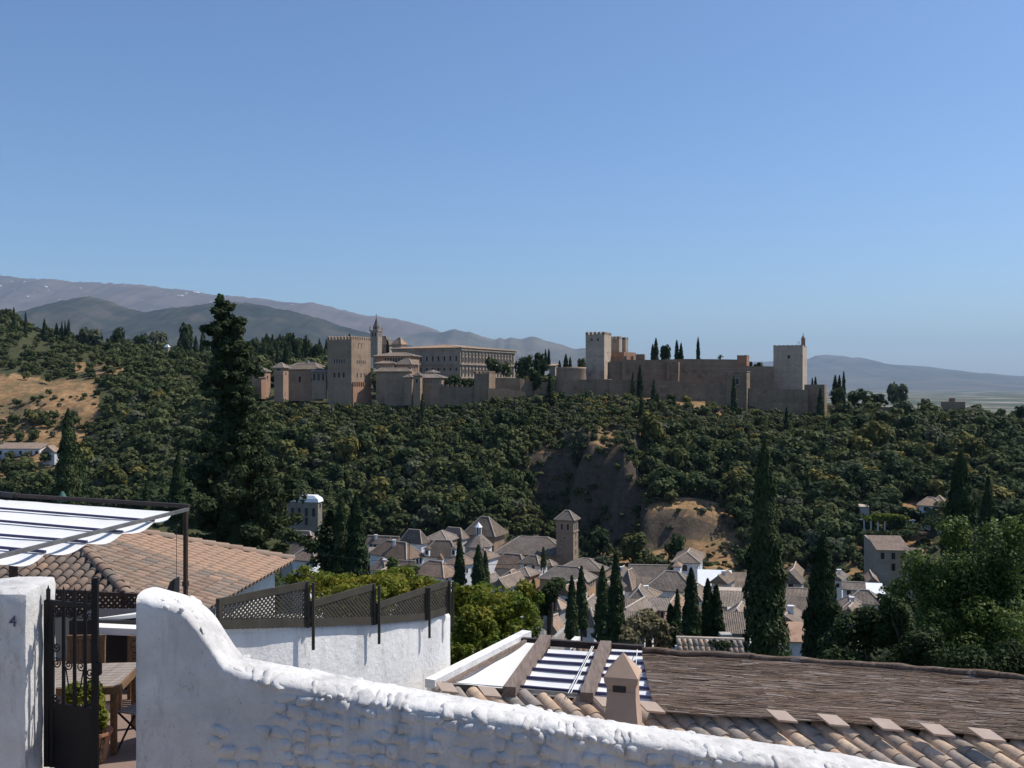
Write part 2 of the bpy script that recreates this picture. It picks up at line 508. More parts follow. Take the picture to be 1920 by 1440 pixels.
mountain('sierra_mountain', [(-420, 505), (-200, 520), (-60, 510), (0, 515), (30, 521), (85, 523), (160, 529), (215, 531), (262, 534), (320, 541), (365, 545), (400, 553),
    (440, 555), (480, 559), (530, 566), (560, 569), (583, 567), (612, 573), (640, 581), (690, 592), (740, 597), (775, 605), (800, 612), (850, 632), (900, 650), (980, 690), (1060, 722)],
    20000, 9000, M['sierra'], 3.3, .55)
mountain('southern_mountain', [(640, 640), (760, 628), (800, 622), (825, 624), (843, 619), (853, 617), (866, 621), (880, 622), (905, 631), (930, 637), (938, 632), (946, 636), (960, 633), (975, 636), (1000, 630),
    (1014, 636), (1030, 640), (1050, 645), (1075, 654), (1100, 653), (1140, 660), (1200, 672), (1290, 690), (1370, 705)], 17000, 6000, M['farm'], 7.9, .8, step=4)
mountain('western_mountain', [(1230, 690), (1300, 676), (1380, 678), (1440, 678), (1512, 674), (1530, 667), (1545, 665), (1580, 667), (1600, 671), (1612, 670), (1630, 675), (1650, 682), (1700, 685),
    (1740, 687), (1800, 697), (1830, 701), (1850, 699), (1870, 703), (1895, 709), (1920, 706), (2000, 704), (2100, 708), (2300, 712)], 27000, 9000, M['farm'], 12.4, .5, step=6)
mountain('wooded_foothill', [(-420, 575), (-150, 590), (0, 592), (50, 582), (100, 567), (150, 558), (165, 556), (180, 558), (210, 566), (240, 578), (275, 586), (300, 580), (360, 573), (400, 568), (430, 565),
    (480, 570), (540, 582), (600, 597), (640, 611), (700, 627), (760, 645), (840, 668), (930, 700), (1000, 722)], 7500, 3400, M['foothill'], 21.7, .8, step=4)
# ---------------------------------------------------------------- wall and roof materials
M['rampart'] = m_stone('rampart', (.165, .115, .078), (.32, .232, .16), (.22, .155, .105), .10, .5, .1, .55)
M['palace'] = m_stone('palace', (.235, .165, .112), (.41, .30, .212), (.30, .212, .146), .12, .3, .05, .5)
M['pinkwall'] = m_stone('pinkwall', (.31, .19, .13), (.46, .30, .21), (.37, .235, .165), .16, .3, .05, .5)
M['palestone'] = m_stone('palestone', (.25, .20, .155), (.44, .365, .285), (.32, .26, .205), .12, .45, .08, .6)
M['keepstone'] = m_stone('keepstone', (.34, .275, .205), (.55, .455, .35), (.42, .34, .26), .12, .5, .1, .6)
M['redbrick'] = m_stone('redbrick', (.27, .145, .09), (.42, .245, .165), (.33, .185, .12), .2, .3, .05, .8)
M['churchwall'] = m_stone('churchwall', (.24, .165, .11), (.36, .265, .19), (.29, .205, .145), .2, .3, .04, 1.2)
M['ochre'] = m_stone('ochre', (.42, .25, .14), (.56, .36, .22), (.48, .30, .18), .3, .2, .02)
M['white'] = m_stone('limewash', (.60, .60, .60), (.80, .79, .78), (.70, .69, .68), .5, .2, .02)
M['offwhite'] = m_stone('old_render', (.36, .315, .26), (.55, .49, .42), (.44, .38, .32), .3, .25, .03)
M['greywall'] = m_stone('grey_render', (.30, .27, .24), (.43, .40, .36), (.36, .33, .3), .3, .25, .03)
M['drab'] = m_stone('drab_render', (.17, .145, .12), (.28, .245, .205), (.21, .18, .15), .3, .25, .03)
M['beige'] = m_stone('beige_render', (.27, .225, .175), (.40, .34, .275), (.32, .27, .215), .3, .25, .03)
M['roof'] = m_roof('old_tiles', (.125, .097, .076), (.205, .16, .125), (.31, .245, .192))
M['roof2'] = m_roof('warm_tiles', (.17, .118, .086), (.265, .187, .138), (.37, .27, .20))
M['roof3'] = m_roof('orange_tiles', (.29, .18, .115), (.40, .26, .17), (.50, .345, .24))
M['ridge'] = m_plain('ridge_mortar', (.46, .38, .31), .9, .1, .25, 2.0)
M['pane'] = m_plain('dark_opening', (.018, .016, .016), .35, .4, .2, 3)
M['shutter'] = m_plain('brown_shutter', (.10, .045, .03), .7, .2, .2, 3)
M['frame'] = m_plain('stone_frame', (.50, .42, .35), .9, .1, .15, 2)
M['slate'] = m_plain('slate', (.085, .07, .07), .6, .3, .2, 1.5)
M['iron'] = m_plain('black_iron', (.008, .008, .010), .55, .25, .2, 8)
M['whiteroof'] = m_plain('white_roof', (.78, .79, .8), .6, .2, .05, 1)

# ---------------------------------------------------------------- building kit
def plan(px0, pxc, px1, D, phi):
    """footprint whose nearest corner stands at column pxc and whose two seen faces end at px0 and px1"""
    ph = R(phi)
    C = Vector((X(pxc, D), D))
    def reach(d, px):
        k = (px - 960) / F
        den = d.x - k * d.y
        return max(.3, (k * C.y - C.x) / den) if abs(den) > 1e-6 else 3.0
    d0 = Vector((-math.cos(ph), math.sin(ph))); d1 = Vector((math.sin(ph), math.cos(ph)))
    w = reach(d0, px0); d = reach(d1, px1)
    if d <= .31 or d > max(2.2 * w, 14): d = max(.75 * w, 4.0)
    if phi > 20 and w > max(2.2 * d, 60): w = d
    return C, d0, d1, w, d
class Foot:
    def __init__(s, px0, pxc, px1, D, phi, depth=None):
        s.C, s.d0, s.d1, s.w, s.d = plan(px0, pxc, px1, D, phi)
        if depth: s.d = depth
        s.D = D
    def pts(s, o=0.0):
        C = s.C - (s.d0 + s.d1) * o
        w, d = s.w + 2 * o, s.d + 2 * o
        return [C + s.d0 * w, C, C + s.d1 * d, C + s.d0 * w + s.d1 * d]   # left, near, right, far
    def at(s, face, u, z, out=0.0):
        """point on a face: face 0 = seen left/front face, u from its left end; face 1 = right face, u from the near corner"""
        if face == 0: q = s.C + s.d0 * s.w * (1 - u) - s.d1 * out
        else: q = s.C + s.d1 * s.d * u - s.d0 * out
        return Vector((q.x, q.y, z))
    def dirs(s, face):
        a, b = ((-s.d0, -s.d1) if face == 0 else (s.d1, -s.d0))
        return Vector((a.x, a.y, 0)), Vector((b.x, b.y, 0))
    def mid(s):
        q = s.C + s.d0 * s.w / 2 + s.d1 * s.d / 2
        return q

def roof_mb(fp, z, rise, kind='hip', over=.45, axis=None, th=.18):
    A, B, C2, D2 = [Vector((p.x, p.y, z)) for p in fp.pts(over)]
    e1, e2 = B - A, C2 - B
    w, d = e1.length, e2.length
    up = Vector((0, 0, rise))
    ax = axis or ('w' if w >= d else 'd')
    mb = MB(); lines = []
    if kind == 'flat':
        mb.hexa([p - Vector((0, 0, th)) for p in (A, B, C2, D2)], (A, B, C2, D2)); return mb, []
    if kind == 'shed':
        mb.hexa([p - Vector((0, 0, th)) for p in (A, B)] + [p + up - Vector((0, 0, th)) for p in (C2, D2)], [A, B, C2 + up, D2 + up]); return mb, []
    if ax == 'w':
        ins = min(d / 2, w / 2 - .01) if kind == 'hip' else 0.0
        r0 = A + e2 / 2 + e1.normalized() * ins + up; r1 = B + e2 / 2 - e1.normalized() * ins + up
        tops = [(A, B, r1, r0), (B, C2, r1), (C2, D2, r0, r1), (D2, A, r0)]
    else:
        ins = min(w / 2, d / 2 - .01) if kind == 'hip' else 0.0
        r0 = (A + B) / 2 + e2.normalized() * ins + up; r1 = (C2 + D2) / 2 - e2.normalized() * ins + up
        tops = [(A, B, r0), (B, C2, r1, r0), (C2, D2, r1), (D2, A, r0, r1)]
    for f in tops:
        mb.add(f, [tuple(range(len(f)))])
    dn = Vector((0, 0, -th))
    if kind == 'gable':
        pr = [(A, B, C2, D2)]
        mb.add([A, B, C2, D2, A + dn, B + dn, C2 + dn, D2 + dn], [(7, 6, 5, 4), (0, 4, 5, 1), (1, 5, 6, 2), (2, 6, 7, 3), (3, 7, 4, 0)])
        lines = [(r0, r1)]
    else:
        mb.add([A, B, C2, D2, A + dn, B + dn, C2 + dn, D2 + dn], [(7, 6, 5, 4), (0, 4, 5, 1), (1, 5, 6, 2), (2, 6, 7, 3), (3, 7, 4, 0)])
        lines = [(r0, r1)] if (r1 - r0).length > .2 else []
        if ax == 'w': lines += [(A, r0), (D2, r0), (B, r1), (C2, r1)]
        else: lines += [(A, r0), (B, r0), (C2, r1), (D2, r1)]
    return mb, lines

def window(root, fp, face, u, z, w, h, pane='pane', frame='frame', arch=False, name='window', depth=.14):
    """a window with a raised stone surround; its dark pane is a sub-part"""
    c = fp.at(face, u, z); a, n = fp.dirs(face)
    t_ = max(.08, w * .12)
    mb = MB()
    Mx = Matrix((a, -n, Vector((0, 0, 1)))).transposed()
    for dx, dz, sx, sz in ((-w / 2 - t_ / 2, 0, t_, h), (w / 2 + t_ / 2, 0, t_, h), (0, h / 2 + t_ / 2, w + 2 * t_, t_), (0, -h / 2 - t_ / 2, w + 2.6 * t_, t_)):
        mb.box(c + a * dx + Vector((0, 0, dz)) + n * depth / 4, (sx, depth, sz), M=Mx)
    o = mb.build(name, M[frame] if isinstance(frame, str) else frame, root)
    m2 = MB()
    if arch:
        k = 8
        pts = [(-w / 2, -h / 2), (w / 2, -h / 2)] + [(w / 2 * math.cos(math.pi * i / k), h / 2 - w / 2 + w / 2 * math.sin(math.pi * i / k)) for i in range(k + 1)]
        f = [c + a * q[0] + Vector((0, 0, q[1])) + n * .02 for q in pts]; b = [q - n * .12 for q in f]
        nn = len(f)
        m2.add(f + b, [tuple(range(nn))] + [(i, nn + i, nn + (i + 1) % nn, (i + 1) % nn) for i in range(nn)])
    else:
        m2.box(c - n * .04, (w, .12, h), M=Mx)
    pm = m2.mesh('pane', M[pane])
    po = bpy.data.objects.new('pane', pm); COL.objects.link(po); po.parent = o
    return o

def merlons(root, fp, z, size=(1.0, .8, 1.3), gap=1.0, faces=(0, 1, 2, 3), mat='rampart', pyr=.35):
    """a crenellated parapet, one part per side of the tower"""
    P4 = fp.pts(.02)
    for k in faces:
        a, b = P4[k], P4[(k + 1) % 4]
        d = (b - a); ln = d.length; d.normalize()
        n_ = max(2, int(round((ln + gap) / (size[0] + gap))))
        g = (ln - n_ * size[0]) / max(1, n_ - 1)
        nrm = Vector((d.y, -d.x))
        mb = MB()
        for i in range(n_):
            q = a + d * (size[0] / 2 + i * (size[0] + g)) - nrm * size[1] / 2
            ang = math.atan2(d.y, d.x)
            mb.box((q.x, q.y, z + size[2] / 2 - .05), (size[0], size[1], size[2] + .1), ang)
            if pyr:
                c_, s_ = math.cos(ang), math.sin(ang)
                cr = [Vector((q.x + c_ * x_ - s_ * y_, q.y + s_ * x_ + c_ * y_, z + size[2])) for x_, y_ in ((-size[0] / 2, -size[1] / 2), (size[0] / 2, -size[1] / 2), (size[0] / 2, size[1] / 2), (-size[0] / 2, size[1] / 2))]
                mb.add(cr + [Vector((q.x, q.y, z + size[2] + pyr))], [(0, 1, 4), (1, 2, 4), (2, 3, 4), (3, 0, 4)])
        mb.build('battlement', M[mat], root)

def building(name, label, cat, px0, pxc, px1, D, phi, ytop, ybot=None, rise=2.5, kind='hip', wall='white', roof='roof', wins=(), depth=None,
             over=.45, axis=None, group=None, merl=None, ridge=True, zb=None, wframe='frame', wpane='pane', chim=(), cornice=False):
    fp = Foot(px0, pxc, px1, D, phi, depth)
    z1 = Z(ytop, D)
    md = fp.mid()
    if zb is None: zb = Z(ybot, D) if ybot is not None else ground(md.x, md.y) - 3.0
    root = thing(name, label, cat, (md.x, md.y, zb), group)
    mb = MB(); mb.prism([tuple(p) for p in (fp.pts()[0], fp.pts()[1], fp.pts()[2], fp.pts()[3])], zb, z1)
    if kind == 'gable':
        A, B, C2, D2 = [Vector((p.x, p.y, z1)) for p in fp.pts()]
        w, d = fp.w, fp.d
        ax = axis or ('w' if w >= d else 'd')
        u = Vector((0, 0, rise * .97))
        if ax == 'w':
            mb.add([B, C2, (B + C2) / 2 + u, D2, A, (D2 + A) / 2 + u], [(0, 1, 2), (3, 4, 5)])
        else:
            mb.add([A, B, (A + B) / 2 + u, C2, D2, (C2 + D2) / 2 + u], [(0, 1, 2), (3, 4, 5)])
    if kind == 'shed':
        A, B, C2, D2 = [Vector((p.x, p.y, z1)) for p in fp.pts()]
        u = Vector((0, 0, rise - .1))
        mb.add([B, C2, C2 + u, A, D2, D2 + u, D2, C2], [(0, 1, 2), (4, 3, 5), (1, 4, 5, 2)])
    mb.build('wall', M[wall], root)
    if kind:
        rm, lines = roof_mb(fp, z1 + .19, rise, kind, over, axis)
        ro = rm.build('roof', M[roof], root, uv=True)
        if ridge and lines:
            m3 = MB()
            for a_, b_ in lines: m3.tube([a_ + Vector((0, 0, .03)), b_ + Vector((0, 0, .05))], .15, 6)
            rg = m3.mesh('ridge_capping', M['ridge'])
            ob = bpy.data.objects.new('ridge_capping', rg); COL.objects.link(ob); ob.parent = ro
    if merl: merlons(root, fp, z1, **merl)
    if cornice:
        m3 = MB(); o_ = fp.pts(.35); m3.prism([tuple(p) for p in o_], z1 - .5, z1 - .003); m3.build('cornice', M[wall], root)
    for wv in wins:
        f_, u_, y_, w_, h_ = wv[:5]
        kw = wv[5] if len(wv) > 5 else {}
        window(root, fp, f_, u_, Z(y_, D), w_, h_, frame=kw.get('frame', wframe), pane=kw.get('pane', wpane), arch=kw.get('arch', False))
    for (u_, v_, h_) in chim:
        q = fp.C + fp.d0 * fp.w * (1 - u_) + fp.d1 * fp.d * v_
        m3 = MB(); m3.box((q.x, q.y, z1 + h_ / 2), (.7, .7, h_)); m3.box((q.x, q.y, z1 + h_ + .08), (.95, .95, .16)); m3.build('chimney', M['white'], root)
    return root, fp, z1

# ---------------------------------------------------------------- the hilltop palaces (left to right)
building('watchtower', 'small pinkish watchtower with pale turret among cypresses on the left ridge', 'tower', 281, 305, 314, 560, 25, 668, 715, 2, None, 'pinkwall',
         merl=dict(size=(.8, .6, .9), gap=.8, pyr=0, mat='pinkwall'), wins=[(0, .35, 685, .9, 1.6), (0, .7, 685, .9, 1.6), (1, .5, 682, .8, 1.5)])
building('stair_turret', 'slim pale stair turret with domed white cap rising behind the pinkish watchtower', 'turret', 308, 315, 319, 575, 25, 651, 705, 1.6, 'hip', 'palestone', 'whiteroof', over=.2, ridge=False)
building('garden_shed', 'low shed with pale flat sloping roof in the trees left of centre', 'shed', 209, 236, 239, 520, 8, 702, 712, 1.2, 'shed', 'offwhite', 'whiteroof')
building('palace_wing', 'small pink palace wing with two grey tiled roofs behind the tall conifer', 'palace', 472, 496, 507, 452, 22, 697, 745, 1.6, 'hip', 'pinkwall',
         wins=[(0, .3, 706, .8, 1.3), (0, .62, 706, .8, 1.3), (1, .5, 707, .8, 1.3)], chim=[(.5, .4, 2.2)])
building('palace_wing', 'lower pink projecting bay below the two grey tiled roofs', 'palace', 479, 490, 498, 446, 22, 709, 748, .3, 'shed', 'redbrick', wins=[(0, .5, 714, .7, 1.1)])
building('pavilion_tower', 'tall slender pavilion tower with low pyramid tile roof left of the palace hall', 'tower', 514, 531, 541, 431, 20, 690, 772, 2.2, 'hip', 'pinkwall', over=.8,
         wins=[(0, .3, 708, .6, 1.0), (1, .5, 700, .7, 1.1), (0, .5, 693, 2.6, .9)])
building('palace_hall', 'plain palace hall with one arched window between pavilion tower and square tower', 'palace', 540, 596, 606, 440, 14, 693, 752, 2.3, 'hip', 'palace',
         wins=[(0, .40, 711, 1.4, 2.9, dict(arch=True)), (0, .78, 712, .6, 1.2), (0, .15, 712, .5, .9)], over=.7)
building('palace_hall', 'upper tiled hall roof with square lantern behind the plain palace hall', 'palace', 545, 596, 606, 456, 14, 688, 710, 2.0, 'hip', 'pinkwall', chim=[(.55, .5, 2.8)], over=.8)
g_, fp_, z_ = building('gallery', 'open timber gallery with white columns tucked left of the great square tower', 'gallery', 585, 611, 613, 436, 10, 698, 748, .9, 'shed', 'palace', over=.6,
         wins=[(0, .16, 707, 1.1, 3.2), (0, .48, 707, 1.1, 3.2), (0, .8, 707, 1.1, 3.2)])
for u_ in (.02, .32, .64, .97):
    q = fp_.at(0, u_, Z(714, 436), .25); m3 = MB(); m3.tube([q, q + Vector((0, 0, 3.4))], .13, 8); m3.build('column', M['palestone'], g_)
# the great square tower
T, fp, z1 = building('square_tower', 'massive square palace tower with battlements and sunlit right face', 'tower', 614, 659, 695, 430, 26, 636, 795, 2, None, 'palace',
         merl=dict(size=(1.0, .9, 1.15), gap=.75, mat='palace', pyr=.45),
         wins=[(0, .30 + .1 * i, 677, .75, 2.0, dict(arch=True)) for i in range(5)] + [(0, .3 + .19 * i, 703, 1.3, 2.4, dict(pane='shutter')) for i in range(3)]
              + [(1, .30 + .10 * i, 678, .6, 1.5, dict(arch=True)) for i in range(5)] + [(1, .30 + .19 * i, 703, 1.0, 2.0, dict(pane='shutter')) for i in range(3)])
m3 = MB()                                       # battered brick buttress under the right face, with a row of corbels
za, zb_, zc = Z(716, 430), Z(795, 430), Z(724, 430)
b0 = [fp.at(1, 0.03, zb_, .9), fp.at(1, .97, zb_, .9), fp.at(1, .97, zb_, -.2), fp.at(1, .03, zb_, -.2)]
b1 = [fp.at(1, 0.03, zc, .45), fp.at(1, .97, zc, .45), fp.at(1, .97, zc, -.2), fp.at(1, .03, zc, -.2)]
m3.hexa(b0, b1); m3.build('buttress', M['redbrick'], T)
for i in range(9):
    m3 = MB(); q = fp.at(1, .06 + .11 * i, (za + zc) / 2, .3); a_, n_ = fp.dirs(1)
    m3.box(q, (.55, .75, abs(za - zc)), M=Matrix((a_, -n_, Vector((0, 0, 1)))).transposed()); m3.build('corbel', M['redbrick'], T)
m3 = MB()
for i in (0, 1):
    q = fp.at(1, .36 + .16 * i, Z(643, 430), .06); m3.bar(q, q + Vector((0, 0, -2.4)) - fp.dirs(1)[0] * .5, .14, .14); m3.bar(q, q + fp.dirs(1)[0] * .9, .14, .14)
m3.build('water_spout', M['pane'], T)
# palace church with its bell tower
B, fb, zt = building('bell_tower', 'church bell tower with octagonal lantern and dark pointed spire', 'tower', 694.5, 708, 716.5, 500, 20, 619, 670, 1, None, 'palestone', cornice=True,
         wins=[(0, .32, 627, .9, 2.1, dict(arch=True)), (0, .7, 627, .9, 2.1, dict(arch=True)), (1, .3, 627, .8, 2.1, dict(arch=True)), (1, .72, 627, .8, 2.1, dict(arch=True))])
c_ = fb.mid(); cz = Vector((c_.x, c_.y, zt))
k_ = 500 / F
MB().lathe(cz, [(5.2 * k_ * 1.15, 0), (5.2 * k_ * 1.15, 8.2 * k_), (6.2 * k_, 8.4 * k_), (6.2 * k_, 9.4 * k_)], 8, R(22)).build('lantern', M['palestone'], B)
for i in range(8):
    an = R(22 + 22.5 + 45 * i); r_ = 5.2 * k_ * 1.15 * .94
    MB().box(cz + Vector((math.cos(an) * r_, math.sin(an) * r_, 4.6 * k_)), (.12, .75, 1.3), an).build('lantern_window', M['pane'], B)
MB().lathe(cz + Vector((0, 0, 9.4 * k_)), [(5.6 * k_, 0), (3.2 * k_, 4.5 * k_), (.5 * k_, 14 * k_), (.2 * k_, 14.2 * k_)], 8, R(22)).build('spire', M['slate'], B)
m3 = MB(); m3.tube([cz + Vector((0, 0, 23 * k_)), cz + Vector((0, 0, 31 * k_))], .12, 6); m3.bar(cz + Vector((-.7, 0, 28.5 * k_)), cz + Vector((.7, 0, 28.5 * k_)), .14, .14); m3.build('cross', M['iron'], B)
for q in fb.pts(.1):
    MB().lathe((q.x, q.y, zt), [(.45, 0), (.4, .6), (.22, .8), (.3, 1.3), (.05, 2.6)], 6).build('pinnacle', M['palestone'], B)
building('church', 'palace church nave with hipped tile roof right of the bell tower', 'church', 700, 728, 792, 506, 24, 647, 690, 4.6, 'hip', 'palestone', 'roof', wins=[(0, .3, 658, .9, 2.2, dict(arch=True)), (0, .62, 658, .9, 2.2, dict(arch=True))], over=.5)
building('church', 'sunlit hipped church chapel with bright tile roof behind the stone palace', 'church', 736, 752, 793, 488, 35, 646, 690, 3.4, 'hip', 'palestone', 'roof3', over=.5)
# the big Renaissance palace
Q_, fq, zq = building('stone_palace', 'long stone palace with rows of windows and thin orange tile roof', 'palace', 735, 863, 966, 462, 27, 652, 712, 2.2, 'hip', 'palestone', 'roof3', over=1.0, cornice=True,
         wins=[(1, .05 + .058 * i, 674 + .0 * i, .95, 2.3) for i in range(16)] + [(1, .05 + .058 * i, 664, .7, .8) for i in range(16)] + [(1, .05 + .058 * i, 696, .95, 1.9) for i in range(16)]
              + [(0, .18 + .085 * i, 672, 1.0, 2.4) for i in range(10)] + [(0, .18 + .085 * i, 692, 1.0, 1.6) for i in range(10)])
for i in range(17):
    u_ = .021 + .058 * i
    for (ya, yb) in ((656, 680), (685, 706)):
        m3 = MB(); m3.bar(fq.at(1, u_, Z(yb, 462), .25), fq.at(1, u_, Z(ya, 462), .25), .55, .5); m3.build('pilaster', M['palestone'], Q_)
m3 = MB()
for yy in (682.5, 708, 655):
    m3.bar(fq.at(1, 0, Z(yy, 462), .3), fq.at(1, 1, Z(yy, 462), .3), .6, .7); m3.bar(fq.at(0, 0, Z(yy, 462), .2), fq.at(0, 1, Z(yy, 462), .2), .4, .7)
m3.build('string_course', M['palestone'], Q_)
# the tiled palace court blocks in front of it
building('palace_block', 'upper palace block with arcaded gallery under a broad grey tile roof', 'palace', 705, 772, 786, 446, 12, 668, 700, 1.7, 'hip', 'pinkwall', over=.9,
         wins=[(0, .27 + .075 * i, 675, .9, 2.2, dict(arch=True)) for i in range(8)])
building('palace_block', 'palace block with pyramid tile roof and three tall slit windows facing right', 'palace', 742, 771, 812, 438, 26, 684, 720, 2.6, 'hip', 'pinkwall', over=.8,
         wins=[(1, .2, 692, .5, 1.8), (1, .42, 692, .5, 1.8), (1, .64, 692, .5, 1.8), (1, .88, 693, .5, 1.6)])
building('palace_block', 'small tiled annex at the right shoulder of the slit-windowed palace block', 'palace', 800, 812, 823, 444, 35, 699, 725, 1.0, 'hip', 'palace', over=.5)
building('palace_block', 'wide plain brown palace block with low grey roof beside the square tower', 'palace', 705, 768, 772, 434, 8, 697, 770, 1.5, 'hip', 'palace', over=.7,
         wins=[(0, .2, 720, .4, .5), (0, .55, 727, .5, .6), (0, .8, 729, .5, .6)])
building('palace_block', 'thin tiled passage roof just right of the square tower', 'palace', 705, 738, 744, 440, 8, 682, 700, 1.0, 'hip', 'palace', over=.5)
building('palace_block', 'low palace block with a row of small windows and double hipped roof', 'palace', 766, 828, 838, 428, 12, 709, 770, 1.6, 'hip', 'palace', over=.6,
         wins=[(0, .42 + .09 * i, 716, .5, .9) for i in range(6)] + [(1, .5, 716, .6, 1.1)])
building('lookout_bay', 'projecting lookout bay with little pyramid roof and arched opening', 'palace', 775, 788, 792, 424, 16, 705, 770, 1.3, 'hip', 'palace', over=.5, wins=[(0, .5, 714, 1.1, 1.9, dict(arch=True))])
building('lookout_bay', 'little tile-roofed oratory left of the lookout bay', 'palace', 758, 772, 776, 427, 14, 708, 760, 1.0, 'hip', 'palace', over=.4)
# ramparts
def rampart(label, pts, thick=2.0, mat='rampart', merl=None, name='rampart_wall', cat='wall', zb=None):
    """a wall along photo points (px, ytop, D), with a flat walk and optional battlements"""
    W = [P(*p) for p in pts]
    root = thing(name, label, cat, (W[0].x, W[0].y, W[0].z - 10))
    mb = MB(); m4 = MB()
    for a_, b_ in zip(W[:-1], W[1:]):
        d = (b_ - a_); d.z = 0; d.normalize(); n = Vector((-d.y, d.x, 0)) * thick
        za_ = zb if zb is not None else ground(a_.x, a_.y) - 4; zc_ = zb if zb is not None else ground(b_.x, b_.y) - 4
        lo = [Vector((a_.x, a_.y, za_)), Vector((b_.x, b_.y, zc_)), Vector((b_.x + n.x, b_.y + n.y, zc_)), Vector((a_.x + n.x, a_.y + n.y, za_))]
        mb.hexa(lo, [a_, b_, b_ + n, a_ + n])
        if merl:
            ln = (b_ - a_).length; k = int(ln / (merl[0] * 2))
            for i in range(k):
                q = a_ + (b_ - a_) * ((i + .5) / k) + n * .25
                m4.box(q + Vector((0, 0, merl[1] / 2 - .05)), (merl[0], thick * .45, merl[1] + .1), math.atan2(d.y, d.x))
    mb.build('wall', M[mat], root)
    if merl: m4.build('battlement', M[mat], root)
    return root
rampart('low crenellated rampart linking the palaces to the pale corner tower', [(825, 725, 427), (860, 726, 426), (893, 727, 425)], 1.6, merl=(1.0, 1.1))
building('corner_tower', 'small square rampart tower with one bright sunlit side', 'tower', 889, 917, 929, 422, 14, 700.5, 760, 1, None, 'rampart', merl=dict(size=(.9, .7, .9), gap=.8, pyr=.2))
rampart('terrace wall running right from the small bright-sided tower', [(928, 708, 432), (975, 709, 436), (1000, 716, 440), (1044, 717, 444)], 1.5)
rampart('upper balustrade wall in front of the garden trees', [(915, 728, 421), (945, 729, 424), (985, 735, 428)], 1.2)
BS = thing('round_bastion', 'wide round stone bastion at the left foot of the fortress', 'bastion', (X(1073, 436), 436 + 8, Z(760, 436)))
k_ = 436 / F
MB().lathe((X(1073, 436), 444, Z(745, 436)), [(32 * k_, -4), (31 * k_, 0), (28 * k_, 52 * k_), (28.6 * k_, 53 * k_), (28.6 * k_, 57 * k_)], 40).build('drum', M['palace'], BS, True)
building('low_house', 'small pale gatehouse roof peeping over the round bastion', 'house', 1030, 1041, 1046, 470, 20, 686, 705, .8, 'shed', 'palestone', 'roof3')
# the fortress
K, fk, zk = building('keep_tower', 'tall pale keep with battlements and two small windows near the top', 'tower', 1098, 1133, 1146, 448, 22, 627, 735, 1, None, 'keepstone',
         merl=dict(size=(1.25, .9, 1.1), gap=.85, mat='palestone', pyr=.35), wins=[(0, .34, 636.5, .9, 1.1), (0, .66, 636.5, .9, 1.1), (1, .5, 661, .5, 1.0)])
building('broken_tower', 'split tower standing just right of the pale keep, left half', 'tower', 1144, 1161, 1165, 462, 32, 635, 690, 1, None, 'palestone', merl=dict(size=(1.2, .8, 1.1), gap=.8, mat='palestone', pyr=.2))
building('broken_tower', 'split tower right half with dark recess beside it', 'tower', 1166, 1173, 1178, 466, 36, 636, 690, 1, None, 'palestone', merl=dict(size=(1.4, .9, .9), gap=.7, mat='palestone', pyr=.1))
building('fortress_block', 'reddish brick fortress block below the split tower', 'fortress', 1143, 1170, 1192.5, 455, 40, 660, 720, 1, None, 'redbrick', wins=[(1, .2, 663, .4, .5), (1, .75, 667, .4, .5)])
building('fortress_block', 'short dark block stepping up on the long fortress wall', 'fortress', 1192, 1208, 1210, 452, 18, 664, 720, 1, None, 'rampart')
rampart('short crenellated fore-wall in front of the reddish fortress block', [(1143, 678, 442), (1165, 677, 442), (1166, 674, 441), (1192, 675, 441)], 1.6, merl=(1.1, 1.6))
rampart('long high fortress wall between the keep and the bell tower', [(1140, 679, 444.5), (1200, 675, 444), (1290, 673, 445), (1384, 674, 446)], 3.0)
rampart('fortress wall stretch left of the bell tower, lower than its neighbour', [(1380, 686, 447), (1452, 687, 449)], 3.0)
building('wall_buttress', 'shallow pale buttress on the long high fortress wall', 'buttress', 1250, 1272, 1275, 441, 20, 679, 740, 1, None, 'rampart')
rampart('lower outer fortress wall with pale coping', [(1084, 712, 434), (1140, 711, 432), (1142, 712, 431), (1230, 713, 430), (1300, 717, 430), (1365, 722, 431)], 1.6)
building('wall_tower', 'projecting tower with dark doorway on the outer fortress wall', 'tower', 1361, 1400, 1406, 427, 24, 697, 790, .3, 'flat', 'rampart', 'ridge', wins=[(0, .55, 715, 1.5, 2.6), (1, .3, 750, 1.4, 1.6)], over=.25)
building('turret', 'small square turret peeping above the fortress wall by the bushes', 'turret', 1382, 1400, 1405, 452, 24, 667, 700, 1, None, 'redbrick', merl=dict(size=(1.2, .8, .3), gap=.8, pyr=0, mat='redbrick'))
W_, fw, zw = building('great_tower', 'massive square bell tower of the fortress with one small square window', 'tower', 1450, 1505, 1513, 452, 22, 648, 745, 1, None, 'keepstone',
         merl=dict(size=(1.5, .6, .35), gap=.5, pyr=0, mat='palestone'), wins=[(0, .53, 669, 1.2, 1.5)])
c_ = fw.at(1, .35, zw); bt = MB()
bt.box(c_ + Vector((-.4, .3, 1.7)), (1.6, 1.2, 3.4)); bt.box(c_ + Vector((-.4, .3, 3.5)), (1.9, 1.5, .25)); bt.lathe(c_ + Vector((-.4, .3, 3.6)), [(.75, 0), (.6, .7), (.3, 1.1), (.1, 2.2), (.05, 3.0)], 8)
bt.build('belfry', M['redbrick'], W_)
m3 = MB(); m3.tube([c_ + Vector((-2.4, .3, 0)), c_ + Vector((-2.4, .3, 2.4))], .07, 6); m3.bar(c_ + Vector((-3.1, .3, 1.5)), c_ + Vector((-1.8, .3, 1.5)), .08, .08); m3.bar(c_ + Vector((-2.9, .3, 1.9)), c_ + Vector((-1.9, .3, 1.9)), .06, .06); m3.build('antenna', M['iron'], W_)
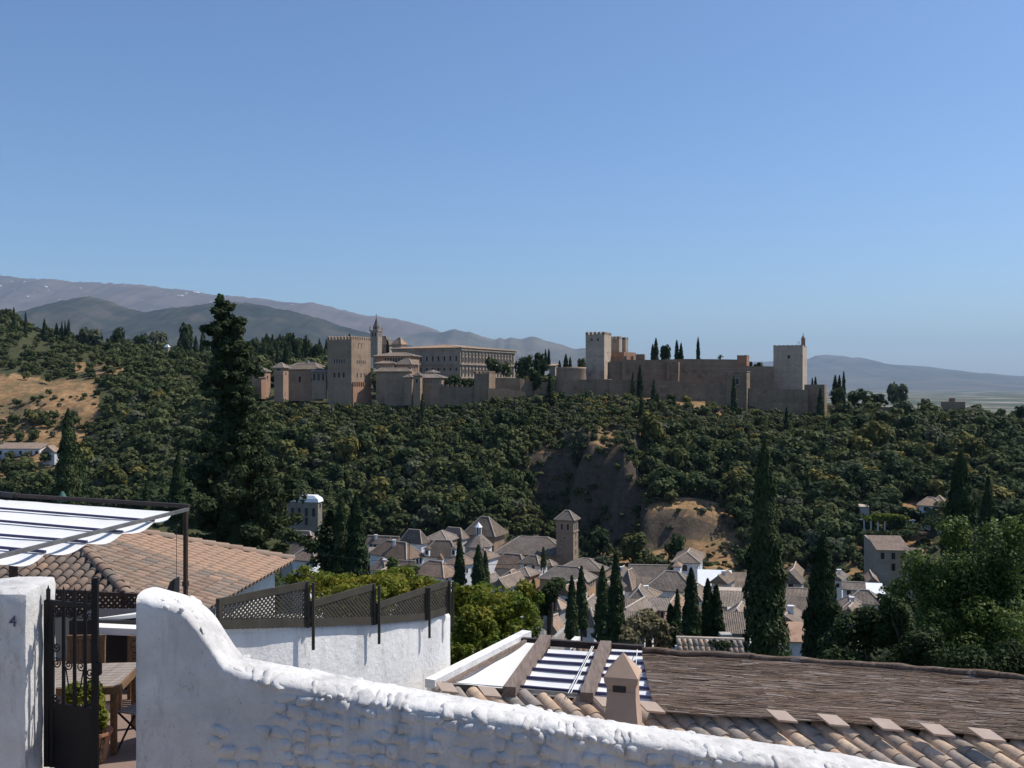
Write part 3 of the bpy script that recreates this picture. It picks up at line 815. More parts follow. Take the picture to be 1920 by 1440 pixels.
rampart('lower battered wall below the bell tower', [(1404, 728, 430), (1452, 729, 430), (1515, 731, 431)], 2.0)
building('wall_tower', 'broad low bastion at the right foot of the bell tower', 'bastion', 1508, 1546, 1559, 431, 26, 721, 800, 1, None, 'rampart', wins=[(1, .3, 738, .7, .9)])
rampart('ruined low wall descending right beyond the fortress', [(1556, 760, 440), (1620, 762, 442), (1700, 764, 445), (1745, 768, 446), (1768, 772, 446)], 1.5, mat='rampart')
building('ruined_tower', 'square ruined gate tower alone at the right end of the ridge', 'tower', 1764, 1810, 1819, 440, 26, 753, 800, 1, None, 'palace')
building('ruined_tower', 'small block standing on the square ruined gate tower', 'tower', 1779, 1791, 1797, 443, 26, 746.5, 756, 1, None, 'rampart')
# ---------------------------------------------------------------- the village in the valley
def house(label, *a, **k):
    k.setdefault('wframe', 'white')
    a = list(a)
    if a[7] is not None and a[8] in ('hip', 'gable'): a[7] *= .82
    return building('house', label, 'house', *a, **k)
W2 = lambda f, us, y, w=.9, h=1.3, **k: [(f, u, y, w, h, k) for u in us]
# around the parish church
CH, fc, zc_ = building('parish_church', 'long parish church nave with hipped tile roof and brick walls', 'church', 927, 1062, 1078, 285, 10, 1043, None, 4.2, 'hip', 'churchwall', 'roof', over=.8, cornice=True, depth=13,
        wins=W2(0, [.2, .5, .78], 1052, 1.0, 1.4))
TW, ft, zt_ = building('church_tower', 'square brick church tower with pyramid tile roof rising over the village', 'tower', 1043, 1075, 1084, 283, 24, 977, None, 2.5, 'hip', 'churchwall', 'roof', over=.55,
        wins=W2(0, [.33, .68], 989, .85, 1.9, arch=True, pane='shutter') + W2(1, [.3, .7], 989, .6, 1.9, arch=True) + W2(1, [.5], 1005, .5, 1.5) + W2(1, [.5], 1020, .5, 1.5) + W2(1, [.5], 1036, .5, 1.5) + W2(0, [.5], 1010, .5, .7), ridge=True)
m3 = MB(); o_ = ft.pts(.22); m3.prism([tuple(p) for p in o_], Z(999, 283), Z(997, 283)); m3.build('string_course', M['churchwall'], TW)
building('church_chapel', 'tall chapel with big pyramid tile roof left of the church nave', 'church', 872, 926, 946, 296, 26, 1007, None, 5.2, 'hip', 'churchwall', 'roof', over=.9)
LT, fl, zl = building('lantern_house', 'white drum under octagonal tile roof with little glazed lantern', 'house', 872, 915, 922, 268, 20, 1026, None, .1, None, 'white', wins=())
c_ = fl.mid(); r_ = fl.w * .62
rm = MB(); rm.lathe((c_.x, c_.y, zl), [(r_, 0), (r_ * 1.02, .15), (.9, 3.2), (.85, 3.2)], 8, R(12)); rm.build('roof', M['roof'], LT, uv=True)
MB().lathe((c_.x, c_.y, zl + 3.1), [(.85, 0), (.85, 2.0)], 8, R(12)).build('lantern', M['pane'], LT)
for i in range(8):
    an = R(12 + 45 * i); MB().box((c_.x + math.cos(an) * .86, c_.y + math.sin(an) * .86, zl + 4.1), (.16, .22, 2.0), an).build('lantern_post', M['white'], LT)
MB().lathe((c_.x, c_.y, zl + 5.1), [(1.15, 0), (1.1, .12), (.1, 1.35), (.03, 1.6)], 8, R(12)).build('lantern_roof', M['whiteroof'], LT)
house('white house with one blank sunlit side below the octagonal lantern', 868, 914, 934, 262, 30, 1050, None, 2.6, 'hip', 'white', 'roof2', wins=W2(0, [.35, .65], 1060))
house('white house with gabled roof and dark windows at the far left of the village', 689, 727, 733, 282, 14, 1022, None, 2.6, 'gable', 'white', 'roof2', wins=W2(0, [.18, .38, .8], 1027, .9, 1.5), axis='w', chim=[(.36, .3, 2.6)])
house('small white stepped house behind the gabled one at far left of the village', 728, 744, 749, 286, 20, 1018, None, 1.8, 'gable', 'white', 'roof', axis='w')
house('low white annex with flat terrace below the far left gabled house', 688, 705, 712, 272, 14, 1041, None, 1.5, 'shed', 'offwhite', 'roof2', wins=W2(0, [.4], 1045))
house('house with tall hipped roof behind the row of dormers', 752, 790, 802, 280, 30, 1021, None, 4.4, 'hip', 'white', 'roof')
house('house with broad roof running right behind the dormers', 795, 838, 862, 284, 24, 1016, None, 2.8, 'hip', 'churchwall', 'roof')
house('house with peaked roof and mortared ridge left of the tall chapel', 828, 866, 876, 290, 30, 1012, None, 3.6, 'hip', 'offwhite', 'roof2')
house('white house under broad hipped roof with blue-shuttered side at village left', 694, 762, 794, 258, 38, 1050, None, 4.4, 'hip', 'white', 'roof2', wins=W2(1, [.2, .4, .62, .82], 1056, .8, 1.4), chim=[(.5, .35, 4.2)])
house('long house roof with two white dormers in the middle of the village', 792, 858, 868, 264, 12, 1047, None, 5.0, 'hip', 'white', 'roof', axis='w')
DM = []
for lab, px_ in (('left white dormer on the long house roof', 800), ('right white dormer on the long house roof', 850)):
    building('dormer', lab, 'dormer', px_ - 4, px_ + 4, px_ + 6.5, 262, 18, 1030, 1043, .5, 'hip', 'white', 'roof', over=.3, wins=[(0, .5, 1036, .75, 1.2)], wframe='white', ridge=False)
building('gablet', 'tiny white triangular gable poking out of the lower roof', 'dormer', 820, 830, 832, 252, 14, 1050, 1062, 1.3, 'gable', 'white', 'roof2', axis='d', over=.1, ridge=False)
house('tall white house with hipped roof just behind the lattice fence', 773, 832, 862, 240, 36, 1085, None, 3.8, 'hip', 'white', 'roof2', wins=W2(0, [.22, .48], 1092, .9, 1.6) + W2(1, [.2, .55, .8], 1088, .9, 1.4))
house('white house flank in sunlight behind the cypress pair', 838, 868, 892, 250, 36, 1062, None, 2.6, 'hip', 'white', 'roof2', wins=W2(1, [.3, .75], 1072, .8, 1.2))
house('low brown-roofed house at the left foot of the village hedge', 694, 722, 740, 246, 30, 1072, None, 3.4, 'hip', 'offwhite', 'roof2', chim=[(.7, .4, 2.6)])
house('low connecting roof between the village hedge houses', 736, 772, 780, 250, 20, 1066, None, 1.8, 'gable', 'offwhite', 'roof2', axis='w')
# between church and the near garden
house('house with wide brown hipped roof in front of the church nave', 920, 985, 1002, 262, 26, 1070, None, 4.2, 'hip', 'offwhite', 'roof2', chim=[(.55, .5, 3.0)])
house('white lookout room with arched windows under pyramid roof before the church', 975, 1010, 1026, 256, 36, 1061, None, 2.4, 'hip', 'white', 'roof', wins=W2(0, [.3, .72], 1067, .9, 1.6, arch=True) + W2(1, [.3, .7], 1066, .8, 1.6, arch=True))
house('small ochre house with pyramid roof and round-arched door', 958, 992, 1012, 246, 30, 1082, None, 1.9, 'hip', 'ochre', 'roof', wins=W2(0, [.6, .3], 1092, .9, 1.6))
house('small far hipped roof between lookout room and church end', 1020, 1034, 1042, 268, 30, 1062, None, 1.6, 'hip', 'churchwall', 'roof')
house('long ochre house with sunlit timber end below the church tower', 1012, 1100, 1117, 240, 24, 1093, None, 3.4, 'hip', 'ochre', 'roof', wins=W2(0, [.42, .62, .85, .97], 1102, .8, 1.3) + W2(1, [.25, .5, .75], 1100, .8, 1.5, pane='shutter'))
house('low ochre extension at the left end of the long ochre house', 935, 965, 985, 244, 24, 1092, None, 2.6, 'hip', 'ochre', 'roof2', wins=W2(0, [.5], 1098, .8, 1.2))
house('broad tiled roof behind the long ochre house, right of the church', 1048, 1128, 1148, 262, 22, 1073, None, 2.8, 'hip', 'churchwall', 'roof')
# foreground lane houses
house('small house with pale orange roof beside the vine', 1018, 1050, 1064, 170, 30, 1144, None, 2.0, 'hip', 'greywall', 'roof3')
house('near gabled house with broken orange tiles beside the vine', 1015, 1046, 1058, 130, 35, 1190, None, 2.4, 'gable', 'greywall', 'roof3', axis='d')
rampart('grey rendered garden wall climbing right behind the pergola', [(1042, 1196, 118), (1082, 1158, 132)], .5, mat='greywall', name='garden_wall')
rampart('brown rendered wall end behind the timber pergola post', [(985, 1160, 110), (1020, 1180, 112), (1044, 1196, 116)], .5, mat='greywall', name='garden_wall')
house('white house with one small dark window behind the canvas pergola', 1089, 1114, 1126, 120, 28, 1176, None, 2.2, 'hip', 'white', 'roof2', wins=W2(0, [.32], 1190, .6, .9))
house('low white wing right of the one-windowed white house', 1110, 1142, 1150, 124, 14, 1180, None, 1.6, 'gable', 'white', 'roof2', axis='w', wins=W2(0, [.85], 1192, .6, .8))
# right-hand cluster
house('long grey-roofed house with white upper wall left of the lookout tower', 1182, 1254, 1258, 226, 6, 1088, None, 3.2, 'gable', 'white', 'roof', axis='w')
house('house with tall hipped roof behind the paired cypresses', 1160, 1184, 1202, 212, 30, 1110, None, 5.0, 'hip', 'white', 'roof2')
LO, flo, zlo = house('white lookout tower with open arch under hipped tile roof', 1264, 1309, 1317, 222, 16, 1057, None, 2.2, 'hip', 'white', 'roof', over=.6, wins=W2(0, [.45], 1066, 1.1, 1.5, arch=True) + W2(1, [.3, .7], 1066, .7, 1.5))
house('little white stair turret in front of the lookout tower', 1263, 1275, 1278, 216, 16, 1064, None, .8, 'hip', 'white', 'roof2', over=.3, wins=W2(0, [.5], 1073, .7, .8), ridge=False)
house('big low tiled roof with white front wall and two windows', 1210, 1300, 1332, 198, 18, 1112, None, 4.0, 'hip', 'white', 'roof', wins=W2(0, [.38, .52, .7, .88], 1128, .9, 1.1))
house('low tiled lean-to left of the big white-fronted house', 1196, 1246, 1250, 206, 8, 1106, None, 1.6, 'shed', 'white', 'roof')
house('white-edged hipped roof beneath the paired cypresses', 1175, 1214, 1222, 176, 14, 1136, None, 3.0, 'hip', 'white', 'roof')
house('long low house with brown tiles in front of the white-edged roof', 1172, 1218, 1222, 160, 8, 1157, None, 1.7, 'shed', 'white', 'roof')
house('raw red brick gable house in front of the cypress row', 1217, 1246, 1252, 158, 14, 1146, None, .6, 'shed', 'redbrick', 'roof', wins=W2(0, [.85], 1152, .5, 1.2))
house('low tiled shed behind the pale shrub', 1172, 1208, 1212, 140, 8, 1180, None, 1.4, 'shed', 'greywall', 'roof')
house('house beneath bright white flat terrace roof', 1312, 1370, 1374, 214, 10, 1101, None, 2.5, 'shed', 'white', 'whiteroof', ridge=False)
house('grey tiled house right of the bright white terrace roof', 1368, 1402, 1408, 214, 8, 1104, None, 2.6, 'shed', 'offwhite', 'roof', wins=W2(0, [.1], 1109, 1.2, 1.0))
house('flat white house with dark veranda left of the giant cypress', 1345, 1400, 1406, 190, 10, 1113, None, .2, 'flat', 'white', 'ridge', wins=W2(0, [.55, .85], 1119, 2.0, 1.0))
house('brown tiled house left of the giant cypress', 1340, 1398, 1402, 168, 10, 1140, None, 1.8, 'shed', 'offwhite', 'roof')
house('half-ruined roofless house with pale opening by the giant cypress', 1364, 1394, 1400, 150, 12, 1150, None, .2, None, 'offwhite', wins=W2(0, [.7], 1162, 1.4, 2.2))
house('low slab-roofed hut beneath the half-ruined house', 1352, 1400, 1404, 120, 8, 1190, None, 1.6, 'shed', 'greywall', 'roof')
# right of the giant cypress
house('house with pale gable and grey roof between the two tall cypresses', 1462, 1500, 1528, 222, 28, 1096, None, 3.2, 'gable', 'offwhite', 'roof', axis='d', wins=W2(0, [.55], 1099, 1.2, 1.4))
house('white house with dark veranda between the two tall cypresses', 1462, 1512, 1524, 198, 14, 1120, None, 1.4, 'gable', 'white', 'roof', axis='w', wins=W2(0, [.4, .8], 1126, 1.6, 1.2))
house('long low brown roof between the two tall cypresses', 1460, 1512, 1520, 178, 8, 1148, None, 1.8, 'shed', 'white', 'roof', wins=W2(0, [.3, .7], 1160, 1.0, 1.2))
house('house with flat salmon pink roof behind the garden coping', 1466, 1514, 1518, 130, 6, 1205, None, 1.5, 'shed', 'white', 'pinkwall', ridge=False)
house('white house with terrace and small windows right of the dark cypress', 1582, 1620, 1632, 222, 16, 1108, None, 1.6, 'gable', 'white', 'roof', axis='w', wins=W2(0, [.25, .6, .85], 1113, .9, 1.1))
house('white house with gleaming tarp roof right of the dark cypress', 1626, 1656, 1664, 220, 12, 1114, None, 1.4, 'shed', 'white', 'whiteroof', ridge=False)
house('house with wide grey hipped roof below the gleaming tarp', 1588, 1652, 1668, 200, 22, 1136, None, 2.8, 'hip', 'white', 'roof')
house('white gabled house with rusty parapet above the dark shrubs', 1578, 1606, 1612, 150, 30, 1162, None, 2.0, 'gable', 'white', 'roof2', axis='d')
house('tall beige three-storey house with rows of windows at the cliff foot', 1646, 1704, 1709, 258, 6, 1033, None, 2.4, 'shed', 'beige', 'roof2', wins=W2(0, [.15, .5, .83], 1043, .95, 1.7) + W2(0, [.5, .84], 1064, .95, 1.9), wframe='beige', depth=9)
rampart('pale side wall stepping up left of the tall beige house', [(1620, 1003, 276), (1632, 1014, 270), (1646, 1030, 260)], .6, mat='beige', name='garden_wall')
house('low brown roof just right of the tall beige house', 1704, 1730, 1738, 252, 12, 1044, None, 1.4, 'shed', 'offwhite', 'roof2')
house('white villa with two hipped roofs among trees on the right, lower part', 1723, 1764, 1776, 320, 26, 950, None, 3.0, 'hip', 'white', 'roof3', over=.7, wins=W2(0, [.3, .7], 956, 1.1, 1.5) + W2(1, [.3, .7], 957, 1.2, 1.8))
house('upper hipped roof block of the white villa on the right', 1752, 1768, 1782, 330, 30, 941, None, 2.0, 'hip', 'white', 'roof3', over=.6)
house('small pale shed left of the vine pergola on the right', 1614, 1630, 1633, 330, 14, 951, None, .3, 'shed', 'offwhite', 'ridge', ridge=False)
rampart('long pale terrace wall at the right edge below the woods', [(1860, 922, 335), (1925, 926, 335)], .6, mat='offwhite', name='garden_wall')
rampart('second terrace wall at the right edge with pale top', [(1868, 938, 325), (1925, 942, 325)], .6, mat='greywall', name='garden_wall')
# left-hand outliers
house('long white house on the dry slope at the left edge', -30, 74, 80, 415, 2, 842, None, 2.0, 'shed', 'white', 'roof2', wins=W2(0, [.3, .48, .66, .84, .95], 849, 1.2, 1.6), depth=9)
house('small white gabled house beside the left cypress', 80, 102, 112, 405, 22, 848, None, 2.8, 'gable', 'white', 'roof3', axis='d', wins=W2(0, [.55], 857, 1.3, 1.0))
MN, fm, zm = house('grey three-storey house with white mansard roof in the wooded slope', 540, 596, 604, 312, 12, 942, None, .1, None, 'drab', wins=W2(0, [.15, .38, .62, .86], 961, 1.0, 2.6) + W2(0, [.62], 978, 1.0, 2.4) + W2(1, [.5], 949, .8, 1.4), wframe='drab')
A_, B_, C_, D_ = [Vector((p.x, p.y, zm)) for p in fm.pts(.35)]
ctr = (A_ + B_ + C_ + D_) / 4
lo = [A_, B_, C_, D_]; mid_ = [p + (ctr - p) * .06 + Vector((0, 0, 1.1)) for p in lo]; top_ = [p + (ctr - p) * .34 + Vector((0, 0, 2.1)) for p in lo]
m3 = MB(); m3.hexa(lo, mid_); m3.hexa([p + Vector((0, 0, .004)) for p in mid_], top_); m3.build('roof', M['whiteroof'], MN)
MB().box(ctr + Vector((0, 0, 2.5)), (1.8, .8, .9)).build('chimney', M['greywall'], MN)
house('pink roofed house half hidden behind the tall conifer', 534, 585, 598, 190, 20, 1020, None, 2.4, 'hip', 'offwhite', 'roof2', chim=[(.2, .4, 2.0)])
house('grey house with lean-to roof below the pink roofed house', 528, 575, 592, 176, 24, 1042, None, 2.2, 'gable', 'greywall', 'roof', axis='w')
house('small white house with bright sunlit terrace below the lean-to house', 548, 590, 606, 160, 22, 1054, None, 1.8, 'hip', 'white', 'roof2', wins=W2(0, [.7], 1062, .6, 1.0))
rampart('bright white terrace parapet beside the double cypress', [(580, 1072, 150), (604, 1056, 155)], .5, mat='white', name='garden_wall')
# garden walls on the far slope
rampart('brown retaining wall on the dry knoll right of the cliff', [(1225, 932, 351), (1300, 934, 353), (1390, 952, 352)], .8, name='garden_wall')
rampart('stepped stair wall climbing the wooded slope right of the giant cypress', [(1478, 900, 372), (1492, 925, 362), (1510, 950, 352), (1528, 972, 343)], 1.2, mat='pinkwall', name='stair_wall')
# packed small houses filling the lanes
random.seed(17)
LANE = [(1180, 150, 1168, 'left of the cypress row'), (1205, 185, 1128, 'between the paired cypresses and the lookout tower'), (1262, 170, 1150, 'under the big white-fronted roof'), (1300, 182, 1128, 'behind the tallest row cypress'), (1330, 150, 1165, 'behind the row cypresses'), (1352, 205, 1096, 'below the bright white terrace roof'),
        (1385, 132, 1180, 'beside the giant cypress foot'), (1478, 150, 1172, 'right of the giant cypress foot'), (1492, 240, 1082, 'far between the two tall cypresses'), (1600, 178, 1152, 'above the juniper shrub'), (1640, 240, 1094, 'below the tall beige house'), (1570, 240, 1090, 'just right of the dark cypress top'),
        (1142, 205, 1110, 'behind the tall pointed cypress'), (1160, 235, 1086, 'right of the broad tiled roof'), (1100, 150, 1150, 'behind the slim cypresses'), (1062, 190, 1118, 'under the long ochre house'), (940, 215, 1104, 'just above the vine'), (905, 225, 1096, 'below the cypress pair'), (720, 225, 1086, 'just above the vine hedge'), (650, 235, 1062, 'beside the double cypress')]
for i_, (px_, D_h, ye_, lab_) in enumerate(LANE):
    w_ = random.uniform(20, 34) * 180 / D_h
    house('%s little house %s' % (('white', 'cream', 'grey-roofed white', 'low white')[i_ % 4], lab_), px_ - w_ * .75, px_ + w_ * .4, px_ + w_ * .75, D_h, random.uniform(14, 30), ye_, None, random.uniform(1.4, 2.4), random.choice(('hip', 'gable', 'gable')), ('white', 'offwhite', 'white', 'white')[i_ % 4], random.choice(('roof', 'roof', 'roof2')),
          wins=W2(0, [.25, .7], ye_ + 220 * 9 / D_h, .8, 1.1) + W2(1, [.5], ye_ + 220 * 9 / D_h, .8, 1.1), chim=[(.6, .4, 2.2)] if i_ % 2 else (), depth=random.uniform(6, 9))
# vine pergola by the villa
VP = thing('vine_pergola', 'white posted pergola covered with yellowing vine left of the villa', 'pergola', P(1660, 995, 322))
for i in range(8):
    a_ = P(1620 + 13 * i, 995, 318); MB().bar(a_ + Vector((0, 0, -2)), P(1620 + 13 * i, 974, 318), .3, .3).build('post', M['white'], VP)
MB().bar(P(1612, 974, 318), P(1716, 976, 318), .3, .3).build('beam', M['white'], VP)
# ---------------------------------------------------------------- foliage
M['l_dark'] = m_leaf('leaf_dark', [(.027, .043, .016), (.045, .065, .023), (.070, .087, .032)], .10, .5, .3, isl_=.22)
M['l_mix'] = m_leaf('leaf_mixed', [(.029, .048, .018), (.049, .074, .025), (.074, .097, .033), (.106, .120, .044)], .06, .7, .3, isl_=.22)
M['l_yel'] = m_leaf('leaf_yellow', [(.07, .085, .025), (.115, .115, .032), (.18, .155, .042)], .3, .5)
M['l_olive'] = m_leaf('leaf_olive', [(.06, .074, .040), (.09, .102, .057), (.125, .132, .076)], .2, .6, .3, isl_=.22)
M['l_cyp'] = m_leaf('leaf_cypress', [(.022, .039, .016), (.040, .061, .024), (.070, .090, .036)], .3, .5, .18)
M['l_con'] = m_leaf('leaf_conifer', [(.030, .046, .019), (.062, .080, .034), (.125, .135, .06)], .25, .3, .2)
M['l_pop'] = m_leaf('leaf_poplar', [(.06, .10, .022), (.125, .17, .036), (.24, .26, .08)], .5, .3, .38, .55, .25)
M['l_vine'] = m_leaf('leaf_vine', [(.07, .11, .014), (.125, .168, .022), (.20, .205, .028), (.31, .255, .034)], 1.1, .2, .42, .55)
M['l_shrub'] = m_leaf('leaf_shrub', [(.02, .034, .012), (.036, .055, .018), (.06, .078, .028)], .5, .4, .2)
M['l_pale'] = m_leaf('leaf_pale', [(.10, .095, .045), (.17, .15, .075), (.24, .2, .11)], 1.0, .3)
M['bark'] = m_plain('bark', (.075, .055, .042), .95, .1, .3, 3, .5, .05)

rng = np.random.default_rng(7)
def unit(n):
    v = rng.normal(size=(n, 3)); return v / np.linalg.norm(v, axis=1, keepdims=True)
def leaf_quads(C, N, a, b, up=None):
    """quads at centres C with normals N, half sizes a (along), b (across)"""
    n = len(C)
    t = unit(n) if up is None else up + .35 * rng.normal(size=(n, 3))
    t = t - N * (t * N).sum(1, keepdims=True)
    t /= np.linalg.norm(t, axis=1, keepdims=True) + 1e-9
    s = np.cross(N, t)
    a = np.broadcast_to(a, (n,))[:, None]; b = np.broadcast_to(b, (n,))[:, None]
    V = np.stack([C - t * a, C + s * b - t * a * .1, C + t * a, C - s * b - t * a * .1], 1).reshape(-1, 3)
    return V
def quads_of(V): return np.arange(len(V), dtype=np.int32).reshape(-1, 4)

def crown_pts(n, rad, clumps, csize=.38, shell=.75, jit=.45):
    """leaf centres and normals of a crown made of clumps inside an ellipsoid (unit centre at origin)"""
    cc = unit(clumps) * (rng.random((clumps, 1)) ** .45) * (1 - csize * .75)
    cr = csize * (.6 + .7 * rng.random(clumps))
    w = cr ** 2; w /= w.sum()
    k = rng.choice(clumps, n, p=w)
    d = unit(n)
    d[:, 2] = np.where(rng.random(n) < .35, np.abs(d[:, 2]), d[:, 2])
    r = cr[k] * (shell + (1 - shell) * rng.random(n)) * (.85 + .3 * rng.random(n))
    C = (cc[k] + d * r[:, None]) * np.array(rad)
    N = d + jit * rng.normal(size=(n, 3)) + np.array([0, 0, .35])
    N /= np.linalg.norm(N, axis=1, keepdims=True)
    return C, N
def core_mesh(rad, sc=.62):
    return None

def broad(seed, n, rad, clumps, leaf, csize=.38):
    global rng
    rng = np.random.default_rng(seed)
    C, N = crown_pts(n, rad, clumps, csize, jit=.24)
    s = leaf * (.6 + .8 * rng.random(n))
    return leaf_quads(C, N, s, s * .75)

def cypress_v(seed, n, H, Rr, leaf, lumps=.22, tip=.65, base=.1):
    global rng
    rng = np.random.default_rng(seed)
    h = rng.random(n) ** .8
    h = 1 - (1 - h) ** 1.05
    an = rng.random(n) * 2 * math.pi
    prof = np.minimum(1, (h / base + .15) ** .6) * (1 - h) ** tip
    prof = prof / prof.max() * 1.0
    ph = rng.random(6) * 6.28
    lump = 1 + lumps * (np.sin(an * 2 + h * 17 + ph[0]) * .5 + np.sin(an * 3 - h * 31 + ph[1]) * .4 + np.sin(h * 55 + an + ph[2]) * .35)
    r = Rr * prof * lump * (.72 + .3 * rng.random(n) ** .5)
    C = np.stack([np.cos(an) * r, np.sin(an) * r, h * H], 1)
    N = np.stack([np.cos(an), np.sin(an), .25 + 0 * an], 1) + .45 * rng.normal(size=(n, 3))
    N /= np.linalg.norm(N, axis=1, keepdims=True)
    up = np.stack([np.cos(an) * .35, np.sin(an) * .35, 1 + 0 * an], 1)
    s = leaf * (.6 + .8 * rng.random(n)) * (.5 + .5 * np.minimum(1, prof * 2))
    return leaf_quads(C, N, s * 1.5, s * .6, up)
def cypress_core(H, Rr, tip=.65, base=.1):
    prof = []
    for i in range(13):
        h = .01 + .95 * i / 12
        p = min(1, (h / base + .15) ** .6) * (1 - h) ** tip
        prof.append((Rr * p * .74, h * H))
    return MB().lathe((0, 0, 0), prof, 10)

def add_core(V, mb):
    """leaf quads plus an inner hull as one mesh"""
    q = quads_of(V)
    cv = np.array(mb.v); f4 = [f for f in mb.f if len(f) == 4]
    cf = np.array(f4, dtype=np.int32) + len(V)
    return np.concatenate([V, cv]), np.concatenate([q, cf])

def tree_proto(name, V, Q, lmat, H0, tr, tilt=0.0):
    """prototype: meshes for crown and trunk in local coordinates"""
    cm = np_mesh(name + '_crown', V, Q, M[lmat])
    mb = MB(); mb.tube([(0, 0, -1.5), (tilt * .3, 0, H0 * .4), (tilt, .1, H0)], [tr, tr * .8, tr * .5], 7)
    k = 5
    for i in range(k):
        an = 2 * math.pi * i / k + .5
        mb.tube([(tilt, .1, H0 * .75), (tilt + math.cos(an) * H0 * .3, math.sin(an) * H0 * .3, H0 * 1.15)], [tr * .45, tr * .2], 5)
    return cm, mb.mesh(name + '_trunk', M['bark'])
def plant(name, proto, loc, rz, sc, label, cat, group=None):
    r = thing(name, label, cat, loc, group, rz)
    r.scale = sc if isinstance(sc, (tuple, list)) else (sc,) * 3
    for nm, me in zip(('crown', 'trunk'), proto):
        if me is None: continue
        o = bpy.data.objects.new(nm, me); COL.objects.link(o); o.parent = r
    return r

# broadleaf kinds, crown radius ~1 unit = metres when scaled; built at true size
PB = []
for i in range(6):
    rx = 3.6 + .5 * (i % 3); rz_ = 2.9 + .5 * (i % 2)
    V = broad(100 + i, 620, (rx, rx * .95, rz_), 22, .52); V[:, 2] += rz_ + 1.2
    PB.append(tree_proto('broad', V, quads_of(V), 'l_mix' if i % 2 else 'l_dark', 2.6, .28))
PO = []
for i in range(3):
    V = broad(130 + i, 520, (2.7, 2.6, 2.1), 16, .42); V[:, 2] += 2.7
    PO.append(tree_proto('olive', V, quads_of(V), 'l_olive', 1.8, .22))
PY = []
for i in range(3):
    V = broad(140 + i, 560, (2.3, 2.3, 2.5), 14, .40); V[:, 2] += 3.0
    PY.append(tree_proto('yellow', V, quads_of(V), 'l_yel', 2.0, .18))
PF = []                                        # far cypresses, 12 m tall
for i in range(4):
    V = cypress_v(150 + i, 700, 12, 1.05 + .12 * i, .42); V, Q = add_core(V, cypress_core(12, 1.0))
    PF.append(tree_proto('far_cypress', V, Q, 'l_cyp', 1.2, .2))

random.seed(11)
def on_ground(px, D, dz=0.0):
    x = X(px, D); return (x, D, float(height(np.array([px]), np.array([D]))[0]) + dz)

# ---- woodland scatter on the far slope
FORT_D = [(-100, 2000), (430, 2000), (470, 438), (520, 428), (600, 428), (640, 426), (662, 425), (700, 430), (760, 422), (830, 422), (890, 418), (930, 424), (1040, 426), (1100, 424), (1360, 422), (1365, 416), (1410, 420), (1560, 424), (1600, 432), (1760, 434), (1830, 440), (2100, 450)]
pts = []
grid = {}
def free(x, y, r):
    gx, gy = int(x // 6), int(y // 6)
    for i in (-1, 0, 1):
        for j in (-1, 0, 1):
            for (a, b, rr) in grid.get((gx + i, gy + j), ()):
                if (a - x) ** 2 + (b - y) ** 2 < (.5 * (r + rr)) ** 2: return False
    grid.setdefault((gx, gy), []).append((x, y, r)); return True
FX = [a for a, _ in FORT_D]; FD = [b for _, b in FORT_D]
tries = 0
while tries < 26000:
    tries += 1
    px = random.uniform(-120, 2020)
    D = random.choice((1, 1, 1, 2))
    D = math.sqrt(random.uniform(300 ** 2, 452 ** 2)) if D == 1 else math.sqrt(random.uniform(440 ** 2, 760 ** 2))
    if D > np.interp(px, FX, FD) and not (470 < px < 1040 and 478 < D < 640): continue
    if px > 1040 and D > 452: continue
    if 735 < px < 980 and D < 520 and D > 452: continue
    if px < 470 and D > 560 and random.random() < .35: continue
    x, y, z = on_ground(px, D)
    py = 720 - z / D * F
    lim = np.interp(px, [-100, 200, 520, 640, 900, 1060, 1200, 1400, 1600, 1760, 2000], [930, 960, 1000, 1015, 1000, 1010, 1075, 1078, 1075, 1000, 985])
    if py > lim: continue
    if any(random.random() < pr and inpoly(px, py, pl) for pl, pr in BARE): continue
    big = 1.0
    r = random.choice((random.uniform(2.4, 4), random.uniform(3.4, 5.4), random.uniform(4.6, 6.2))) * (.85 if D > 470 else 1)
    if 985 < px < 1215 and 785 < py < 1060: r = random.uniform(1.2, 2.6)
    if 1120 < px < 1420 and D > 385: r *= .72
    if 440 < px < 620 and D > 470: r *= 1.7
    if 470 < px < 1570 and D < 470 and D > np.interp(px, FX, FD) - 26: r = min(r, random.uniform(1.6, 2.9))
    if px < 200 and D > 395: r = min(r, random.uniform(1.8, 3.6))
    if not free(x, y, r * (.66 if D < 470 else .9)): continue
    pts.append((px, py, D, x, y, z, r))
pts.sort(key=lambda q: q[2] / q[6])
near, rest = [q for q in pts if q[2] < 440][:270], None
_ns = set(near); rest = [q for q in pts if q not in _ns]
ZN = [(60, 'below the dry slope at far left'), (200, 'near the left cypress'), (340, 'left of the tall conifer'), (480, 'around the tall conifer'), (560, 'under the pavilion tower'), (640, 'above the white mansard roof'), (730, 'under the great square tower'), (820, 'under the low palace block'), (900, 'under the crenellated rampart'),
      (980, 'behind the church nave'), (1060, 'behind the church tower'), (1150, 'left of the bare cliff'), (1230, 'right of the bare cliff'), (1310, 'above the dry knoll'), (1400, 'under the projecting wall tower'), (1480, 'beside the giant cypress'), (1560, 'under the fortress bell tower'), (1650, 'above the vine pergola'), (1740, 'around the white villa'), (1830, 'behind the poplar'), (1890, 'behind the poplar crown'), (9999, 'at the right edge')]
def where(px, py, r):
    zn = next(t_ for lim_, t_ in ZN if px < lim_)
    bd = 'high up' if py < 800 else ('midway' if py < 880 else ('low down' if py < 950 else 'at the foot'))
    return ('small' if r < 3.6 else ('large' if r > 5.0 else 'mid-sized')), bd + ' ' + zn
